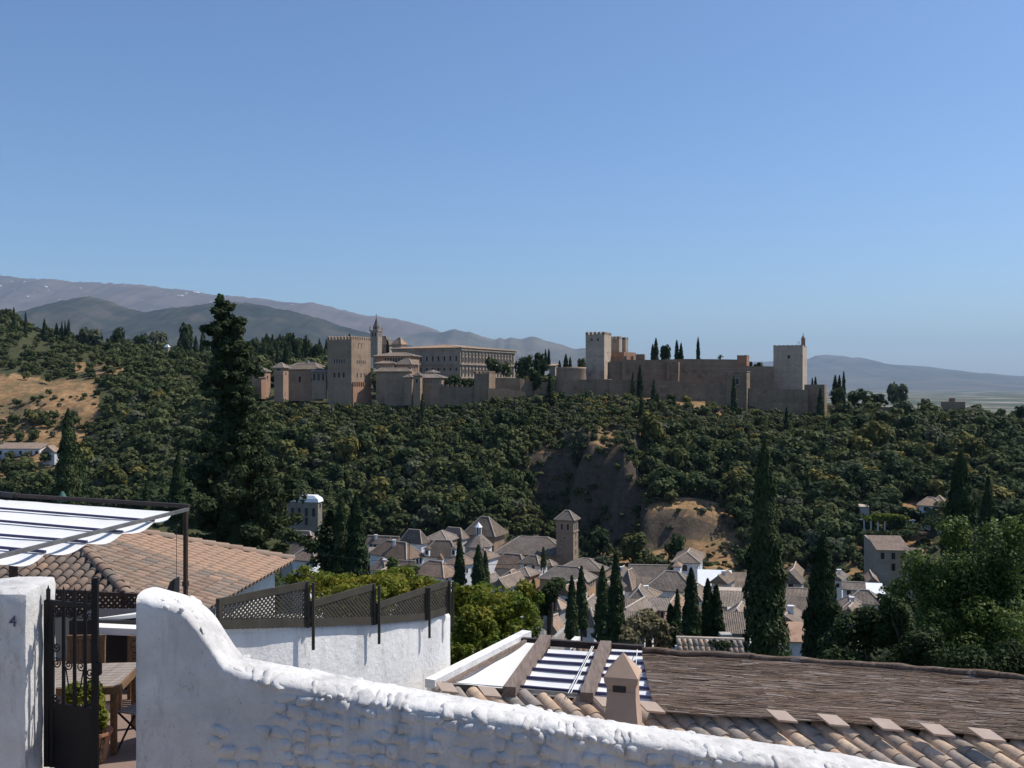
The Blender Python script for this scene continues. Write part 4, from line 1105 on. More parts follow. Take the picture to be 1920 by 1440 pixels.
for (px, py, D, x, y, z, r) in near:
    u = random.random()
    if u < .80: pr, lab, nm, gr, bs = random.choice(PB), '%s dark broadleaf tree, %s' % where(px, py, r), 'broadleaf_tree', 'broadleaf trees on the opposite slope', 4.1
    elif u < .93: pr, lab, nm, gr, bs = random.choice(PO), '%s grey-green olive-like tree, %s' % where(px, py, r), 'olive_tree', 'grey-green trees on the opposite slope', 2.7
    else: pr, lab, nm, gr, bs = random.choice(PY), '%s yellowing tree, %s' % where(px, py, r), 'yellow_tree', 'yellowing trees on the opposite slope', 2.4
    s = r / bs
    plant(nm, pr, (x, y, z - .4), random.uniform(0, 6.28), (s, s, s * random.uniform(.85, 1.15)), lab, 'tree', gr)

def mesh_arr(me):
    V = np.empty(len(me.vertices) * 3, np.float32); me.vertices.foreach_get('co', V); return V.reshape(-1, 3)
def mass(name, items, label, mats):
    """one object for the trees too far and too many to count; items: (matname, proto verts, loc, rot, scale)"""
    by = {}
    for (mn, Vv, loc, rot, sc_) in items:
        c, s_ = math.cos(rot), math.sin(rot)
        W = Vv * np.array(sc_, np.float32)
        W = np.stack([W[:, 0] * c - W[:, 1] * s_ + loc[0], W[:, 0] * s_ + W[:, 1] * c + loc[1], W[:, 2] + loc[2]], 1)
        by.setdefault(mn, []).append(W)
    names = list(by)
    V = np.concatenate([np.concatenate(by[k]) for k in names])
    me = np_mesh(name, V, quads_of(V), M[names[0]])
    for k in names[1:]: me.materials.append(M[k])
    idx = np.concatenate([np.full(sum(len(w) for w in by[k]) // 4, i, np.int32) for i, k in enumerate(names)])
    me.polygons.foreach_set('material_index', idx)
    return tag(link(name, me), label, None, None, 'stuff')
SMALL = []
for i in range(5):
    V = broad(200 + i, 330, (4.0, 3.9, 3.1), 18, .66); V[:, 2] += 3.9; SMALL.append(V.astype(np.float32))
items = []
for (px, py, D, x, y, z, r) in rest:
    u = random.random(); s = r / 4.1
    bright = 880 < px < 1480 and 380 < D
    mn = 'l_dark' if u < (.40 if not bright else .2) else ('l_mix' if u < (.86 if not bright else .72) else ('l_olive' if u < .955 - .06 * bright else 'l_yel'))
    if D > 470: mn = 'l_dark' if u < .6 else 'l_mix'
    items.append((mn, random.choice(SMALL), (x, y, z - .4), random.uniform(0, 6.28), (s, s, s * random.uniform(.85, 1.2))))
# low scrub on the bare slopes
SCR = []
for i in range(3):
    V = broad(220 + i, 70, (1.3, 1.3, .8), 7, .42); V[:, 2] += .5; SCR.append(V.astype(np.float32))
for _ in range(2600):
    px = random.uniform(-80, 1980); D = random.uniform(305, 470)
    if D > np.interp(px, FX, FD): continue
    x, y, z = on_ground(px, D); py = 720 - z / D * F
    dens = next((p for pl, p in BARE if inpoly(px, py, pl)), None)
    if dens is None and random.random() < .6: continue
    if 1612 < px < 1790 and py > 925: continue
    items.append((random.choice(('l_mix', 'l_olive', 'l_olive', 'l_pale')), random.choice(SCR), (x, y, z), random.uniform(0, 6), (random.uniform(.5, 1.5),) * 3))
mass('woodland', items, 'dense mixed woodland covering the slope below the hilltop palaces', None)

# ---- named cypresses on the slope and on the skyline
def far_cyp(px, ytop, ybot, wpx, D, label, grp=None, k=0):
    H = (ybot - ytop) / F * D; w = wpx / F * D / 2
    return plant('cypress', PF[k % 4], P(px, ybot, D), random.uniform(0, 6), (w / 1.1, w / 1.1, H / 12), label, 'cypress', grp)
for i, (px, a, b, w, D, lab) in enumerate([
    (1187, 697, 757, 11, 425, 'cypress against the outer wall, left of the taller wall cypresses'), (1200, 684, 742, 11, 427, 'cypress reaching highest against the long fortress wall'),
    (1226, 712, 790, 13, 418, 'thick tall cypress standing on the slope below the outer wall'), (1234, 738, 786, 9, 417, 'short cypress leaning on the thick slope cypress'),
    (1264, 742, 786, 8, 416, 'thin cypress on the sunny slope below the outer wall'), (1376, 706, 782, 12, 419, 'cypress in front of the projecting wall tower'),
    (1538, 728, 800, 13, 422, 'cypress in front of the low right bastion'), (1099, 735, 785, 7, 415, 'thin cypress below the round bastion'),
    (1031, 700, 745, 12, 420, 'dark cypress left of the round bastion'), (792, 738, 782, 10, 405, 'cypress on the slope below the low palace block'),
    (1224, 645, 680, 8, 475, 'left cypress of the close pair on the fortress skyline'), (1230, 634, 680, 9, 475, 'taller right cypress of the close pair on the fortress skyline'),
    (1269, 638, 680, 10, 475, 'broad cypress right of the round skyline tree'), (1277, 643, 680, 9, 475, 'ragged cypress at the right of the round skyline tree'),
    (1309, 632, 680, 7, 470, 'lone needle-thin cypress on the fortress skyline'), (1061, 664, 700, 9, 480, 'left of two small cypresses behind the round bastion'),
    (1069, 669, 700, 8, 480, 'right of two small cypresses behind the round bastion'), (1049, 676, 700, 8, 478, 'smallest dark cypress behind the round bastion'),
    (1023, 655, 690, 6, 500, 'left thin cypress top above the garden trees'), (1029, 654, 690, 6, 500, 'right thin cypress top above the garden trees'),
    (1523, 708, 730, 5, 470, 'tiny cypress left of pair above the right bastion'), (1529, 706, 730, 6, 470, 'tiny cypress right of pair above the right bastion'),
    (1566, 704, 758, 12, 465, 'left of three dark cypresses beyond the right bastion'), (1574, 704, 758, 9, 468, 'middle of three dark cypresses beyond the right bastion'), (1582, 697, 758, 9, 465, 'tallest right of three dark cypresses beyond the right bastion'),
    (727, 637, 662, 6, 480, 'small dark cypress in front of the church nave'), (655, 626, 640, 7, 470, 'cypress tip poking above the square tower battlements')]):
    far_cyp(px, a, b, w, D, lab, None, i)
for i in range(16):
    px, D = random.uniform(500, 1850), random.uniform(345, 405)
    x, y, z = on_ground(px, D); h_ = random.uniform(8, 13); py = 720 - z / D * F
    if 1000 < px < 1400 and py > 880: continue
    far_cyp(px, py - h_ / D * F, py, random.uniform(7, 11), D, 'slim dark cypress rising out of the wood, ' + where(px, py, 4)[1], 'cypresses scattered in the wood', i)
# cypress rows of the gardens on the left ridge
for i in range(46):
    px = random.choice([random.uniform(-40, 135), random.uniform(280, 470), random.uniform(470, 612), random.uniform(470, 612)])
    if px < 140: top = np.interp(px, [-40, 25, 80, 135], [572, 580, 600, 604]) + random.uniform(0, 22); bot = np.interp(px, [-40, 135], [640, 650]); D = random.uniform(640, 690)
    elif px < 470: top = random.uniform(612, 640); bot = 670; D = random.uniform(600, 690)
    else: top = random.uniform(624, 648); bot = 692; D = random.uniform(500, 560)
    far_cyp(px, top, bot, random.uniform(8, 14), D, ('%s dark cypress on the ridge ' % ('tall' if bot - top > 50 else 'shorter')) + ('above the dry slope' if px < 60 else 'right of the dry slope' if px < 140 else 'left of the tall conifer' if px < 380 else 'behind the tall conifer' if px < 480 else 'above the pavilion tower' if px < 560 else 'left of the great square tower'), 'cypress rows on the left ridge', i)
for i, px in enumerate([26, 48, 83, 106, 116, 122, 129]):
    far_cyp(px, [577, 585, 598, 606, 602, 602, 598][i], 640, [9, 7, 8, 8, 5, 5, 6][i], 640, ['spiky cypress at the far left of the ridge skyline', 'second spiky cypress from left on the ridge skyline', 'cypress standing alone midway on the left ridge skyline', 'left of four cypress spires ending the left ridge', 'second of four cypress spires ending the left ridge', 'third of four cypress spires ending the left ridge', 'rightmost and tallest of four spires ending the left ridge'][i], 'cypress rows on the left ridge', i)
def big_broad(px, ytop, ybot, wpx, D, label, nm='broadleaf_tree', pr=None, k=0, grp=None):
    H = (ybot - ytop) / F * D; w = wpx / F * D / 2
    p_ = pr or PB[k % 6]
    me = p_[0]; V = mesh_arr(me); top = V[:, 2].max(); rad = np.abs(V[:, 0]).max()
    H *= 1.25
    return plant(nm, p_, P(px, ybot + (ybot - ytop) * .25, D), random.uniform(0, 6), (w / rad, w / rad, H / top), label, 'tree', grp)
for i, a in enumerate([
    (1247, 644, 685, 24, 480, 'round-crowned tree on the fortress skyline between cypresses'), (1612, 727, 765, 56, 455, 'broad dark tree behind the ruined low wall'),
    (1685, 714, 775, 48, 450, 'tall pale green tree behind the ruined low wall'), (1645, 737, 766, 36, 456, 'low rounded tree left of the tall pale green one'),
    (1734, 746, 768, 22, 452, 'small round bush tree right of the tall pale green one'), (1570, 725, 765, 36, 452, 'dark bushy tree below the three right cypresses'),
    (925, 668, 705, 34, 450, 'leafy tree hiding the stone palace facade'), (948, 676, 706, 26, 452, 'smaller tree beside the leafy facade tree'), (985, 664, 712, 46, 455, 'big garden tree right of the stone palace'),
    (1012, 660, 712, 40, 452, 'tall garden tree halfway to the round bastion'), (1000, 690, 730, 44, 440, 'dark bushy tree on the terrace before the round bastion'), (1090, 669, 700, 20, 470, 'small round tree just left of the pale keep'),
    (850, 700, 732, 34, 434, 'green tree in the palace garden below the stone facade'), (878, 708, 730, 24, 432, 'low garden bush behind the crenellated rampart'),
    (1406, 676, 692, 14, 470, 'small round bush behind the fortress turret'), (1422, 679, 692, 20, 470, 'flat wide bush behind the fortress wall by the turret'),
    (165, 612, 660, 50, 640, 'pale round tree at the right end of the left ridge cypresses'), (222, 611, 668, 34, 600, 'dark pine with tiered branches on the left ridge'), (350, 602, 668, 30, 610, 'tall dark fir on the left ridge skyline'),
    (265, 622, 665, 40, 640, 'broad dark tree right of the tiered pine'), (300, 618, 668, 44, 640, 'pale broad tree on the left ridge'), (440, 622, 680, 60, 560, 'broad tree right of the tall conifer top'), (500, 640, 692, 40, 520, 'dense tree above the small pink palace wing'),
    (1070, 1000, 1062, 36, 305, 'bright green tree right behind the church tower'), (1120, 985, 1060, 60, 330, 'broad tree in the gully right of the church tower'), (1127, 1040, 1075, 44, 270, 'pale olive bush right of the church tower'), (965, 1000, 1040, 44, 305, 'grey-green tree behind the church nave'),
    (640, 940, 1000, 70, 330, 'autumn tinted tree behind the double cypress'), (1840, 930, 985, 44, 300, 'round tree at the right edge before the terrace walls'), (1270, 1000, 1060, 50, 300, 'dark tree at the foot of the dry knoll')]):
    big_broad(*a, k=i, pr=(PO[i % 3] if 'pale' in a[5] or 'grey-green' in a[5] else None))
for i in range(11):
    px = 472 + i * 13.5
    big_broad(px, [630, 640, 624, 634, 628, 622, 630, 626, 636, 640, 648][i], 696, [34, 30, 30, 36, 28, 32, 36, 30, 30, 26, 22][i], 545 + 7 * (i % 3), '%s of eleven dark forest trees behind the palace hall' % ('leftmost', 'second from left', 'third from left', 'fourth from left', 'fifth from left', 'sixth from left', 'seventh from left', 'eighth from left', 'ninth from left', 'tenth from left', 'rightmost')[i], k=i * 2, grp='forest trees behind the palace hall')
# date palm on the fortress terrace
PT = thing('palm_tree', 'single date palm on the fortress terrace skyline', 'palm', P(1351, 690, 468))
MB().tube([P(1351, 695, 468), P(1351, 668, 468)], [.35, .28], 8).build('trunk', M['bark'], PT)
rng = np.random.default_rng(5)
top = P(1351, 668, 468)
for i in range(26):
    an = rng.random() * 6.28; el = rng.uniform(-.2, 1.2); ln = rng.uniform(1.9, 2.6); m3 = MB(); q = []
    for j in range(6):
        s = j / 5; q.append(top + Vector((math.cos(an) * math.cos(el) * ln * s, math.sin(an) * math.cos(el) * ln * s, math.sin(el) * ln * s - 1.3 * s * s)))
    side = Vector((-math.sin(an), math.cos(an), 0))
    for j in range(5):
        w0, w1 = .32 * math.sin(math.pi * (j / 5 * .85 + .1)), .32 * math.sin(math.pi * ((j + 1) / 5 * .85 + .1))
        m3.add([q[j] - side * w0, q[j] + side * w0, q[j + 1] + side * w1, q[j + 1] - side * w1], [(0, 1, 2, 3)])
    m3.build('frond', M['l_shrub'], PT)
# vine on the pergola
V = broad(301, 1600, (9.2, 1.8, 1.3), 30, .42, .3) ; V += np.array(P(1664, 970, 317))
link('vine', np_mesh('vine', V, quads_of(V), M['l_vine']), VP)

# ---------------------------------------------------------------- middle distance trees
def cypress(px, ytop, ybot, wpx, D, label, seed, n=5200, leaf=.11, lumps=.22, tip=.62, base=.1, grp=None):
    H = (ybot - ytop) / F * D; w = wpx / F * D / 2
    V = cypress_v(seed, n, H, w * 1.12, leaf * (D / 50) ** .5, lumps, tip, base)
    V, Q = add_core(V, cypress_core(H, w * .98, tip, base))
    r = thing('cypress', label, 'cypress', P(px, ybot, D), grp)
    o = link('crown', np_mesh('cypress_crown', V, Q, M['l_cyp']), r, False)
    MB().tube([(0, 0, -3), (0, 0, H * .3)], [w * .25, w * .15], 8).build('trunk', M['bark'], r, world=False)
    return r
for i, a in enumerate([
    (1435, 826, 1300, 82, 52, 'giant dark cypress rising right of centre above the reed mats', 9500),
    (1543, 1000, 1290, 76, 56, 'broad dark cypress with side shoots right of the giant one', 7000),
    (1155, 1040, 1215, 34, 70, 'tall pointed cypress, right of two in front of the brown roofs', 5200),
    (1130, 1062, 1205, 30, 78, 'blunter cypress just left of the tall pointed one', 4200),
    (1072, 1080, 1200, 22, 84, 'left slim cypress beside the long ochre house', 3400),
    (1090, 1062, 1180, 24, 100, 'right slim cypress beside the long ochre house', 3400),
    (1296, 1066, 1215, 34, 66, 'tallest of the cypress row behind the garden coping', 5000),
    (1327, 1086, 1212, 26, 68, 'cypress right of the tallest in the row behind the garden coping', 4200),
    (1343, 1098, 1214, 28, 68, 'rightmost ragged cypress of the row behind the garden coping', 4200),
    (1270, 1106, 1214, 14, 70, 'thinnest cypress of the row behind the garden coping', 2600),
    (1257, 1134, 1210, 20, 70, 'short leftmost cypress of the row behind the garden coping', 2600),
    (862, 1012, 1100, 20, 150, 'left cypress of the pair in front of the white house', 3600),
    (897, 1022, 1100, 24, 150, 'right cypress of the pair in front of the white house', 3600),
    (910, 1034, 1098, 14, 152, 'thin side stem right of the cypress pair', 2200),
    (668, 925, 1110, 46, 80, 'taller right half of the double cypress behind the lattice fence', 5600),
    (640, 928, 1110, 40, 82, 'left half of the double cypress behind the lattice fence', 5600),
    (128, 766, 960, 46, 130, 'dark cypress above the left canvas awning', 5200),
    (145, 830, 960, 40, 132, 'lower greener cypress leaning on the left awning cypress', 4200),
    (334, 850, 975, 32, 120, 'cypress standing left of the tall conifer', 4000),
    (1802, 845, 1060, 62, 95, 'broad cypress behind the bright poplar', 6500),
    (1853, 893, 1040, 30, 130, 'smaller cypress right of the broad one behind the poplar', 3800),
    (1912, 1020, 1300, 60, 60, 'dark cypress cut by the right edge of view', 5200),
    (1019, 1026, 1062, 9, 255, 'tiny cypress in front of the church nave', 1200),
    (972, 1080, 1108, 11, 225, 'small cypress before the ochre extension', 1200),
    (1000, 1086, 1108, 8, 225, 'smallest cypress before the ochre pyramid house', 1000),
    (274, 905, 960, 14, 170, 'thin dark cypress below the path on the left', 1800)]):
    cypress(a[0], a[1], a[2], a[3], a[4], a[5], 400 + i, a[6])

# the tall ragged conifer left of centre
def conifer():
    global rng
    rng = np.random.default_rng(77)
    D = 92.0
    prof = [(545, 419, 3), (556, 418, 9), (575, 420, 16), (600, 422, 27), (625, 424, 33), (650, 427, 44), (690, 430, 42), (740, 437, 47), (800, 440, 50), (850, 438, 68), (900, 436, 88), (950, 440, 102), (1000, 445, 108), (1050, 440, 105), (1080, 440, 95)]
    ys = [p[0] for p in prof]
    Vs = []
    r = thing('conifer', 'very tall ragged conifer towering over the left half of the valley', 'conifer', P(440, 1095, D))
    br = MB()
    lob = rng.random((40, 7))
    for i in range(600):
        f = rng.random() ** .85
        y = 548 + f * 530
        cx = np.interp(y, ys, [p[1] for p in prof]); hw = np.interp(y, ys, [p[2] for p in prof])
        an = rng.random() * 6.28
        reach = hw * (.2 + .9 * rng.random() ** .7) * (.35 + 1.0 * lob[int((y - 540) / 15), int(an / .9)])
        px = cx + math.cos(an) * reach
        dd = D + math.sin(an) * reach / F * D
        c = np.array(P(px, y, dd))
        cs = (.4 + .6 * rng.random()) * (.22 + .78 * min(1, hw / 60)) * 1.0
        n = int(95 * (.5 + cs))
        d = unit(n); d[:, 2] *= .7
        C = c + d * (cs * (.55 + .5 * rng.random((n, 1))))
        out = np.array([math.cos(an), math.sin(an), .25])
        N = d + .5 * rng.normal(size=(n, 3)) + np.array([0, 0, .3]); N /= np.linalg.norm(N, axis=1, keepdims=True)
        s = .17 * (.6 + .8 * rng.random(n))
        Vs.append(leaf_quads(C, N, s * 1.4, s * .6, np.broadcast_to(out + np.array([0, 0, .4]), (n, 3))))
        if i % 3 == 0 and y > 570:
            t0 = P(cx, y + 14, D); br.tube([t0, Vector(c)], [.10, .04], 5)
    V = np.concatenate(Vs)
    link('crown', np_mesh('conifer_crown', V, quads_of(V), M['l_con']), r)
    core = MB(); core.tube([P(418, 552, D), P(424, 600, D), P(428, 650, D), P(434, 740, D), P(438, 850, D), P(440, 950, D), P(440, 1090, D)], [.05, .25, .5, .7, 1.0, 1.6, 1.8], 12)
    cm = core.build('inner_foliage', M['l_con'], r)
    tr = MB(); tr.tube([P(418, 560, D), P(430, 700, D), P(440, 1150, D)], [.08, .3, .6], 8); tr.v += []; tr.build('trunk', M['bark'], r)
    br.build('branches', M['bark'], r)
conifer()

def bush(name, label, cat, blobs, n, leaf, mat, seed, stems=True, clumps=16, csize=.42):
    """a shrub or tree given as blobs (px, py, D, half width px, half height px)"""
    global rng
    rng = np.random.default_rng(seed)
    tot = sum(b[3] * b[4] for b in blobs)
    Vs = []
    c0 = blobs[0]
    base = P(c0[0], c0[1] + c0[4] * 1.5, c0[2])
    for (px, py, D, hw, hh) in blobs:
        m = int(n * hw * hh / tot)
        w, h = hw / F * D, hh / F * D
        C, N = crown_pts(m, (w, w * .8, h), clumps, csize)
        s = leaf * (.55 + .9 * rng.random(m))
        Vs.append(leaf_quads(C + np.array(P(px, py, D)), N, s, s * .62))
    V = np.concatenate(Vs)
    r = thing(name, label, cat, base)
    link('crown', np_mesh(name + '_crown', V, quads_of(V), M[mat]), r)
    mb = MB()
    for (px, py, D, hw, hh) in blobs:
        q = P(px, py, D)
        mb.tube([base + Vector((0, 0, -1.0)), (base + q) / 2 + Vector((.1, 0, 0)), q + Vector((0, 0, hh / F * D * .4))], [.07 * D / 30 + .03, .05 * D / 30 + .02, .015], 6)
    mb.build('stem', M['bark'], r)
    return r
bush('poplar_tree', 'bright leafy poplar with sparkling leaves filling the right edge', 'tree',
     [(1795, 1120, 40, 80, 125), (1870, 1090, 40, 75, 130), (1790, 1005, 40, 34, 44), (1735, 1100, 40, 55, 80), (1715, 1060, 41, 34, 36), (1900, 1000, 40, 42, 40), (1850, 1190, 39, 110, 80), (1760, 1190, 39.5, 70, 70), (1690, 1110, 41, 30, 30)], 36000, .068, 'l_pop', 51, clumps=40, csize=.30)
bush('shrub', 'dark feathery juniper shrub below the poplar', 'shrub', [(1600, 1215, 34, 70, 70), (1640, 1170, 34, 40, 50), (1575, 1250, 33, 60, 50)], 8000, .07, 'l_shrub', 52)
bush('shrub', 'dark rounded yew shrub right above the reed mats', 'shrub', [(1720, 1225, 32, 62, 58), (1690, 1190, 33, 40, 70), (1665, 1160, 33, 28, 60)], 8000, .06, 'l_shrub', 53)
bush('shrub', 'low dark hedge at the right edge above the reed mats', 'shrub', [(1840, 1255, 30, 90, 45), (1910, 1240, 30, 50, 45)], 6000, .06, 'l_shrub', 54)
bush('shrub', 'pale yellowish shrub behind the canvas pergola', 'shrub', [(1215, 1180, 46, 48, 36), (1180, 1196, 45, 26, 26), (1245, 1192, 46, 26, 26)], 3800, .085, 'l_pale', 55)
bush('shrub', 'small green shrub in front of the garden coping', 'shrub', [(1350, 1215, 44, 34, 16), (1290, 1216, 44, 22, 12), (1262, 1190, 46, 12, 30)], 1800, .07, 'l_shrub', 56)
bush('shrub', 'green cypress seedling beside the pale shrub', 'shrub', [(1214, 1155, 52, 12, 22)], 900, .08, 'l_olive', 57)
bush('shrub', 'mixed shrub at the left side of the double cypress', 'shrub', [(615, 1010, 84, 26, 60), (610, 1060, 82, 34, 46), (625, 975, 84, 16, 34)], 3800, .16, 'l_con', 58)
bush('vine_arbour', 'lush yellow-green vine spilling over the wall in the middle', 'vine',
     [(925, 1135, 20, 90, 44), (960, 1165, 19, 62, 60), (890, 1190, 18.5, 56, 62), (930, 1220, 17.5, 44, 42), (865, 1235, 17, 30, 34), (985, 1120, 20, 34, 36), (868, 1125, 20, 34, 34), (970, 1205, 17.2, 22, 36)], 24000, .036, 'l_vine', 61, clumps=70, csize=.22)
bush('vine_arbour', 'green vine hedge spreading behind the lattice fence', 'vine',
     [(700, 1105, 22, 90, 28), (790, 1110, 22, 66, 34), (620, 1098, 23, 70, 30), (740, 1085, 24, 60, 24), (570, 1085, 26, 46, 26), (820, 1130, 21, 40, 40), (660, 1130, 21, 90, 34)], 20000, .042, 'l_vine', 62, clumps=70, csize=.22)
bush('shrub', 'grey-green tree top at the village edge behind the vine hedge', 'shrub', [(752, 1076, 60, 36, 22), (735, 1060, 62, 18, 16)], 1600, .11, 'l_mix', 63)
bush('hedge', 'dark hedge at the foot of the white villa on the right', 'hedge', [(1748, 978, 314, 32, 12), (1775, 982, 312, 26, 14), (1715, 990, 312, 26, 12), (1690, 1002, 300, 40, 10)], 2600, .42, 'l_dark', 66)
bush('shrub', 'leafy garden tree by the long ochre house', 'shrub', [(1040, 1102, 150, 24, 20), (1030, 1120, 150, 22, 18)], 1500, .28, 'l_mix', 64)
bush('shrub', 'spiky yucca-like plant at the right side of the vine', 'shrub', [(1030, 1115, 40, 18, 22), (1020, 1140, 40, 12, 20)], 700, .13, 'l_shrub', 65)
# ---------------------------------------------------------------- foreground materials
def m_wash(name, lo, hi, dirt, sc=1.0, bump=.5):
    t = NT(name); p = t.pos()
    n1 = t.noise(p, 1.3 * sc, 6, .65); n2 = t.noise(p, 14 * sc, 5, .7); n3 = t.noise(t.scaled(p, (1, 1, .35)), 5 * sc, 6, .75)
    c = t.ramp(n1, [(.3, lo), (.65, hi)])
    c = t.mix(t.ramp(n3, [(.56, 0.0), (.74, .75)]), c, dirt)
    c = t.mix(t.ramp(n2, [(.60, 0.0), (.74, .6)]), c, dirt)
    n4 = t.noise(t.scaled(p, (1, 1, .18)), 3.2 * sc, 5, .65)
    c = t.mix(t.ramp(n4, [(.52, 0.0), (.66, .45)]), c, tuple(v * .62 for v in lo))
    n5 = t.noise(p, 38 * sc, 3, .6)
    c = t.mix(t.ramp(n5, [(.66, 0.0), (.72, .7)]), c, tuple(v * .6 for v in dirt))
    t.bump(t.mix(.5, n2, t.noise(p, 5 * sc, 6, .7)), bump, .05)
    return t.fin(c, .92, .12)
M['wash'] = m_wash('whitewash', (.52, .50, .475), (.75, .73, .70), (.30, .265, .225))
M['wash2'] = m_wash('whitewash_terrace', (.72, .705, .68), (.84, .825, .80), (.42, .37, .31), .8)
M['mortar'] = m_wash('dirty_wash', (.50, .48, .45), (.72, .71, .69), (.27, .25, .22), 1.4)
def m_tile(name, stops):
    t = NT(name); p = t.pos()
    oi = t.n('ObjectInfo').outputs['Random']
    c = t.ramp(oi, stops)
    c = t.mix(t.ramp(t.noise(p, 9, 6, .7), [(.45, 0.0), (.7, .75)]), c, (.20, .175, .145))
    c = t.mix(t.ramp(t.noise(p, 26, 4, .7), [(.55, 0.0), (.75, .5)]), c, (.42, .34, .26))
    t.bump(t.noise(p, 60, 4), .35, .01)
    return t.fin(c, .9, .15)
M['tileA'] = m_tile('clay_tile', [(0, (.245, .16, .117)), (.3, (.32, .22, .162)), (.6, (.27, .20, .153)), (.85, (.195, .163, .138)), (1, (.42, .268, .183))])
M['tileB'] = m_tile('pale_clay_tile', [(0, (.52, .36, .25)), (.35, (.66, .50, .36)), (.6, (.45, .35, .28)), (.8, (.31, .28, .25)), (1, (.68, .50, .35))])
M['plate'] = m_plain('flat_tile', (.52, .405, .325), .85, .2, .1, 5, .2, .004)
M['chimney'] = m_plain('salmon_render', (.47, .33, .24), .9, .1, .12, 2.5, .25, .006)
t = NT('canvas'); p = t.pos()
M['canvas'] = t.fin(t.ramp(t.noise(p, 2.0, 5, .6), [(.3, (.80, .79, .76)), (.7, (.87, .865, .84))]), .85, .15)
_tr = t.n('BsdfTranslucent'); _tr.inputs['Color'].default_value = (.8, .79, .75, 1); _mx = t.n('MixShader'); _mx.inputs[0].default_value = .10
t.l(t.b.outputs[0], _mx.inputs[1]); t.l(_tr.outputs[0], _mx.inputs[2]); t.l(_mx.outputs[0], t.out.inputs['Surface'])
M['navy'] = m_plain('navy_bar', (.05, .046, .11), .6, .3, .15, 6)
M['darkmetal'] = m_plain('dark_paint', (.026, .025, .028), .6, .3, .2, 6)
M['lattice'] = m_plain('lattice_plastic', (.062, .055, .043), .75, .2, .2, 6)
M['post'] = m_plain('brown_post', (.05, .034, .028), .6, .3, .25, 6)
def m_wood(name, a, b, ang=0.0):
    t = NT(name); p = t.pos()
    m_ = t.n('Mapping'); m_.inputs['Rotation'].default_value = (0, 0, ang); m_.inputs['Scale'].default_value = (30, 2.0, 30); t.l(p, m_.inputs['Vector'])
    n = t.noise(m_.outputs[0], 1.0, 5, .65)
    t.bump(n, .4, .004)
    return t.fin(t.ramp(n, [(.3, a), (.7, b)]), .8, .2)
M['oldwood'] = m_wood('weathered_wood', (.13, .095, .075), (.26, .20, .165), R(15))
M['chairwood'] = m_wood('teak', (.13, .075, .042), (.25, .155, .09), R(80))
M['tablewood'] = m_wood('grey_teak', (.22, .18, .15), (.36, .31, .27), R(80))
M['zinc'] = m_plain('zinc_flashing', (.16, .155, .15), .55, .4, .3, 4, metal=.3)
t = NT('reed'); p = t.pos()
mp_ = t.n('Mapping'); mp_.inputs['Rotation'].default_value = (0, 0, R(15)); mp_.inputs['Scale'].default_value = (3.0, 55, 1); t.l(p, mp_.inputs['Vector'])
n1 = t.noise(mp_.outputs[0], 1.0, 4, .6)
mq_ = t.n('Mapping'); mq_.inputs['Rotation'].default_value = (0, 0, R(15)); mq_.inputs['Scale'].default_value = (1.3, 13, 1); t.l(p, mq_.inputs['Vector'])
n2 = t.noise(mq_.outputs[0], 1.0, 5, .7)
c = t.ramp(n1, [(.36, (.085, .058, .042)), (.5, (.165, .115, .084)), (.64, (.245, .178, .132))])
c = t.mix(t.ramp(t.noise(p, .8, 4), [(.4, 0.0), (.65, .6)]), c, (.15, .098, .065))
c = t.mix(t.ramp(n2, [(.60, 0.0), (.66, .75)]), c, (.46, .41, .37))  # pale streaks paint in highlights and light through gaps in the reeds
m5_ = t.n('Mapping'); m5_.inputs['Rotation'].default_value = (0, 0, R(15)); m5_.inputs['Scale'].default_value = (.5, 2.2, 1); t.l(p, m5_.inputs['Vector'])
c = t.mix(t.ramp(t.noise(m5_.outputs[0], 1.0, 6, .75), [(.40, 0.0), (.62, .55)]), c, (.20, .155, .125))
t.bump(n1, 1.0, .03)
isl = t.n('NewGeometry').outputs['Random Per Island']
hv = t.n('HueSaturation'); t.l(c, hv.inputs['Color'])
mr = t.n('MapRange'); mr.inputs['To Min'].default_value = .8; mr.inputs['To Max'].default_value = 1.35; t.l(isl, mr.inputs['Value']); t.l(mr.outputs[0], hv.inputs['Value'])
c = t.mix(t.ramp(isl, [(.955, 0.0), (.965, .7)]), hv.outputs[0], (.44, .40, .36))
M['reed'] = t.fin(c, .9, .15)
t = NT('brick_floor'); p = t.pos()
bk = t.n('TexBrick'); bk.inputs['Scale'].default_value = 4.0; bk.inputs['Color1'].default_value = (.27, .175, .14, 1); bk.inputs['Color2'].default_value = (.235, .165, .135, 1); bk.inputs['Mortar'].default_value = (.2, .16, .14, 1)
mp_ = t.n('Mapping'); mp_.inputs['Rotation'].default_value = (0, 0, R(35)); t.l(p, mp_.inputs['Vector']); t.l(mp_.outputs[0], bk.inputs['Vector'])
M['floor'] = t.fin(t.mix(t.ramp(t.noise(p, 6, 5), [(.4, 0.0), (.7, .5)]), bk.outputs['Color'], (.28, .21, .18)), .85, .2)
M['asphalt'] = m_plain('cobbled_street', (.40, .335, .26), .9, .2, .25, 8, .5, .02)
M['paving'] = m_plain('paving', (.24, .22, .2), .9, .2, .2, 3, .3, .01)
M['carpaint'] = m_plain('car_paint', (.02, .022, .026), .12, .6, .05, 2)
M['glass'] = m_plain('car_glass', (.01, .011, .012), .05, .6, .05, 2)
M['rubber'] = m_plain('rubber', (.015, .015, .015), .9, .1, .1, 5)
M['number'] = m_plain('number_paint', (.07, .08, .12), .7, .2, .1, 8)
M['green'] = m_plain('green_canvas', (.06, .13, .11), .8, .2, .15, 4)
M['pot'] = m_plain('terracotta_pot', (.40, .2, .12), .85, .2, .15, 5)

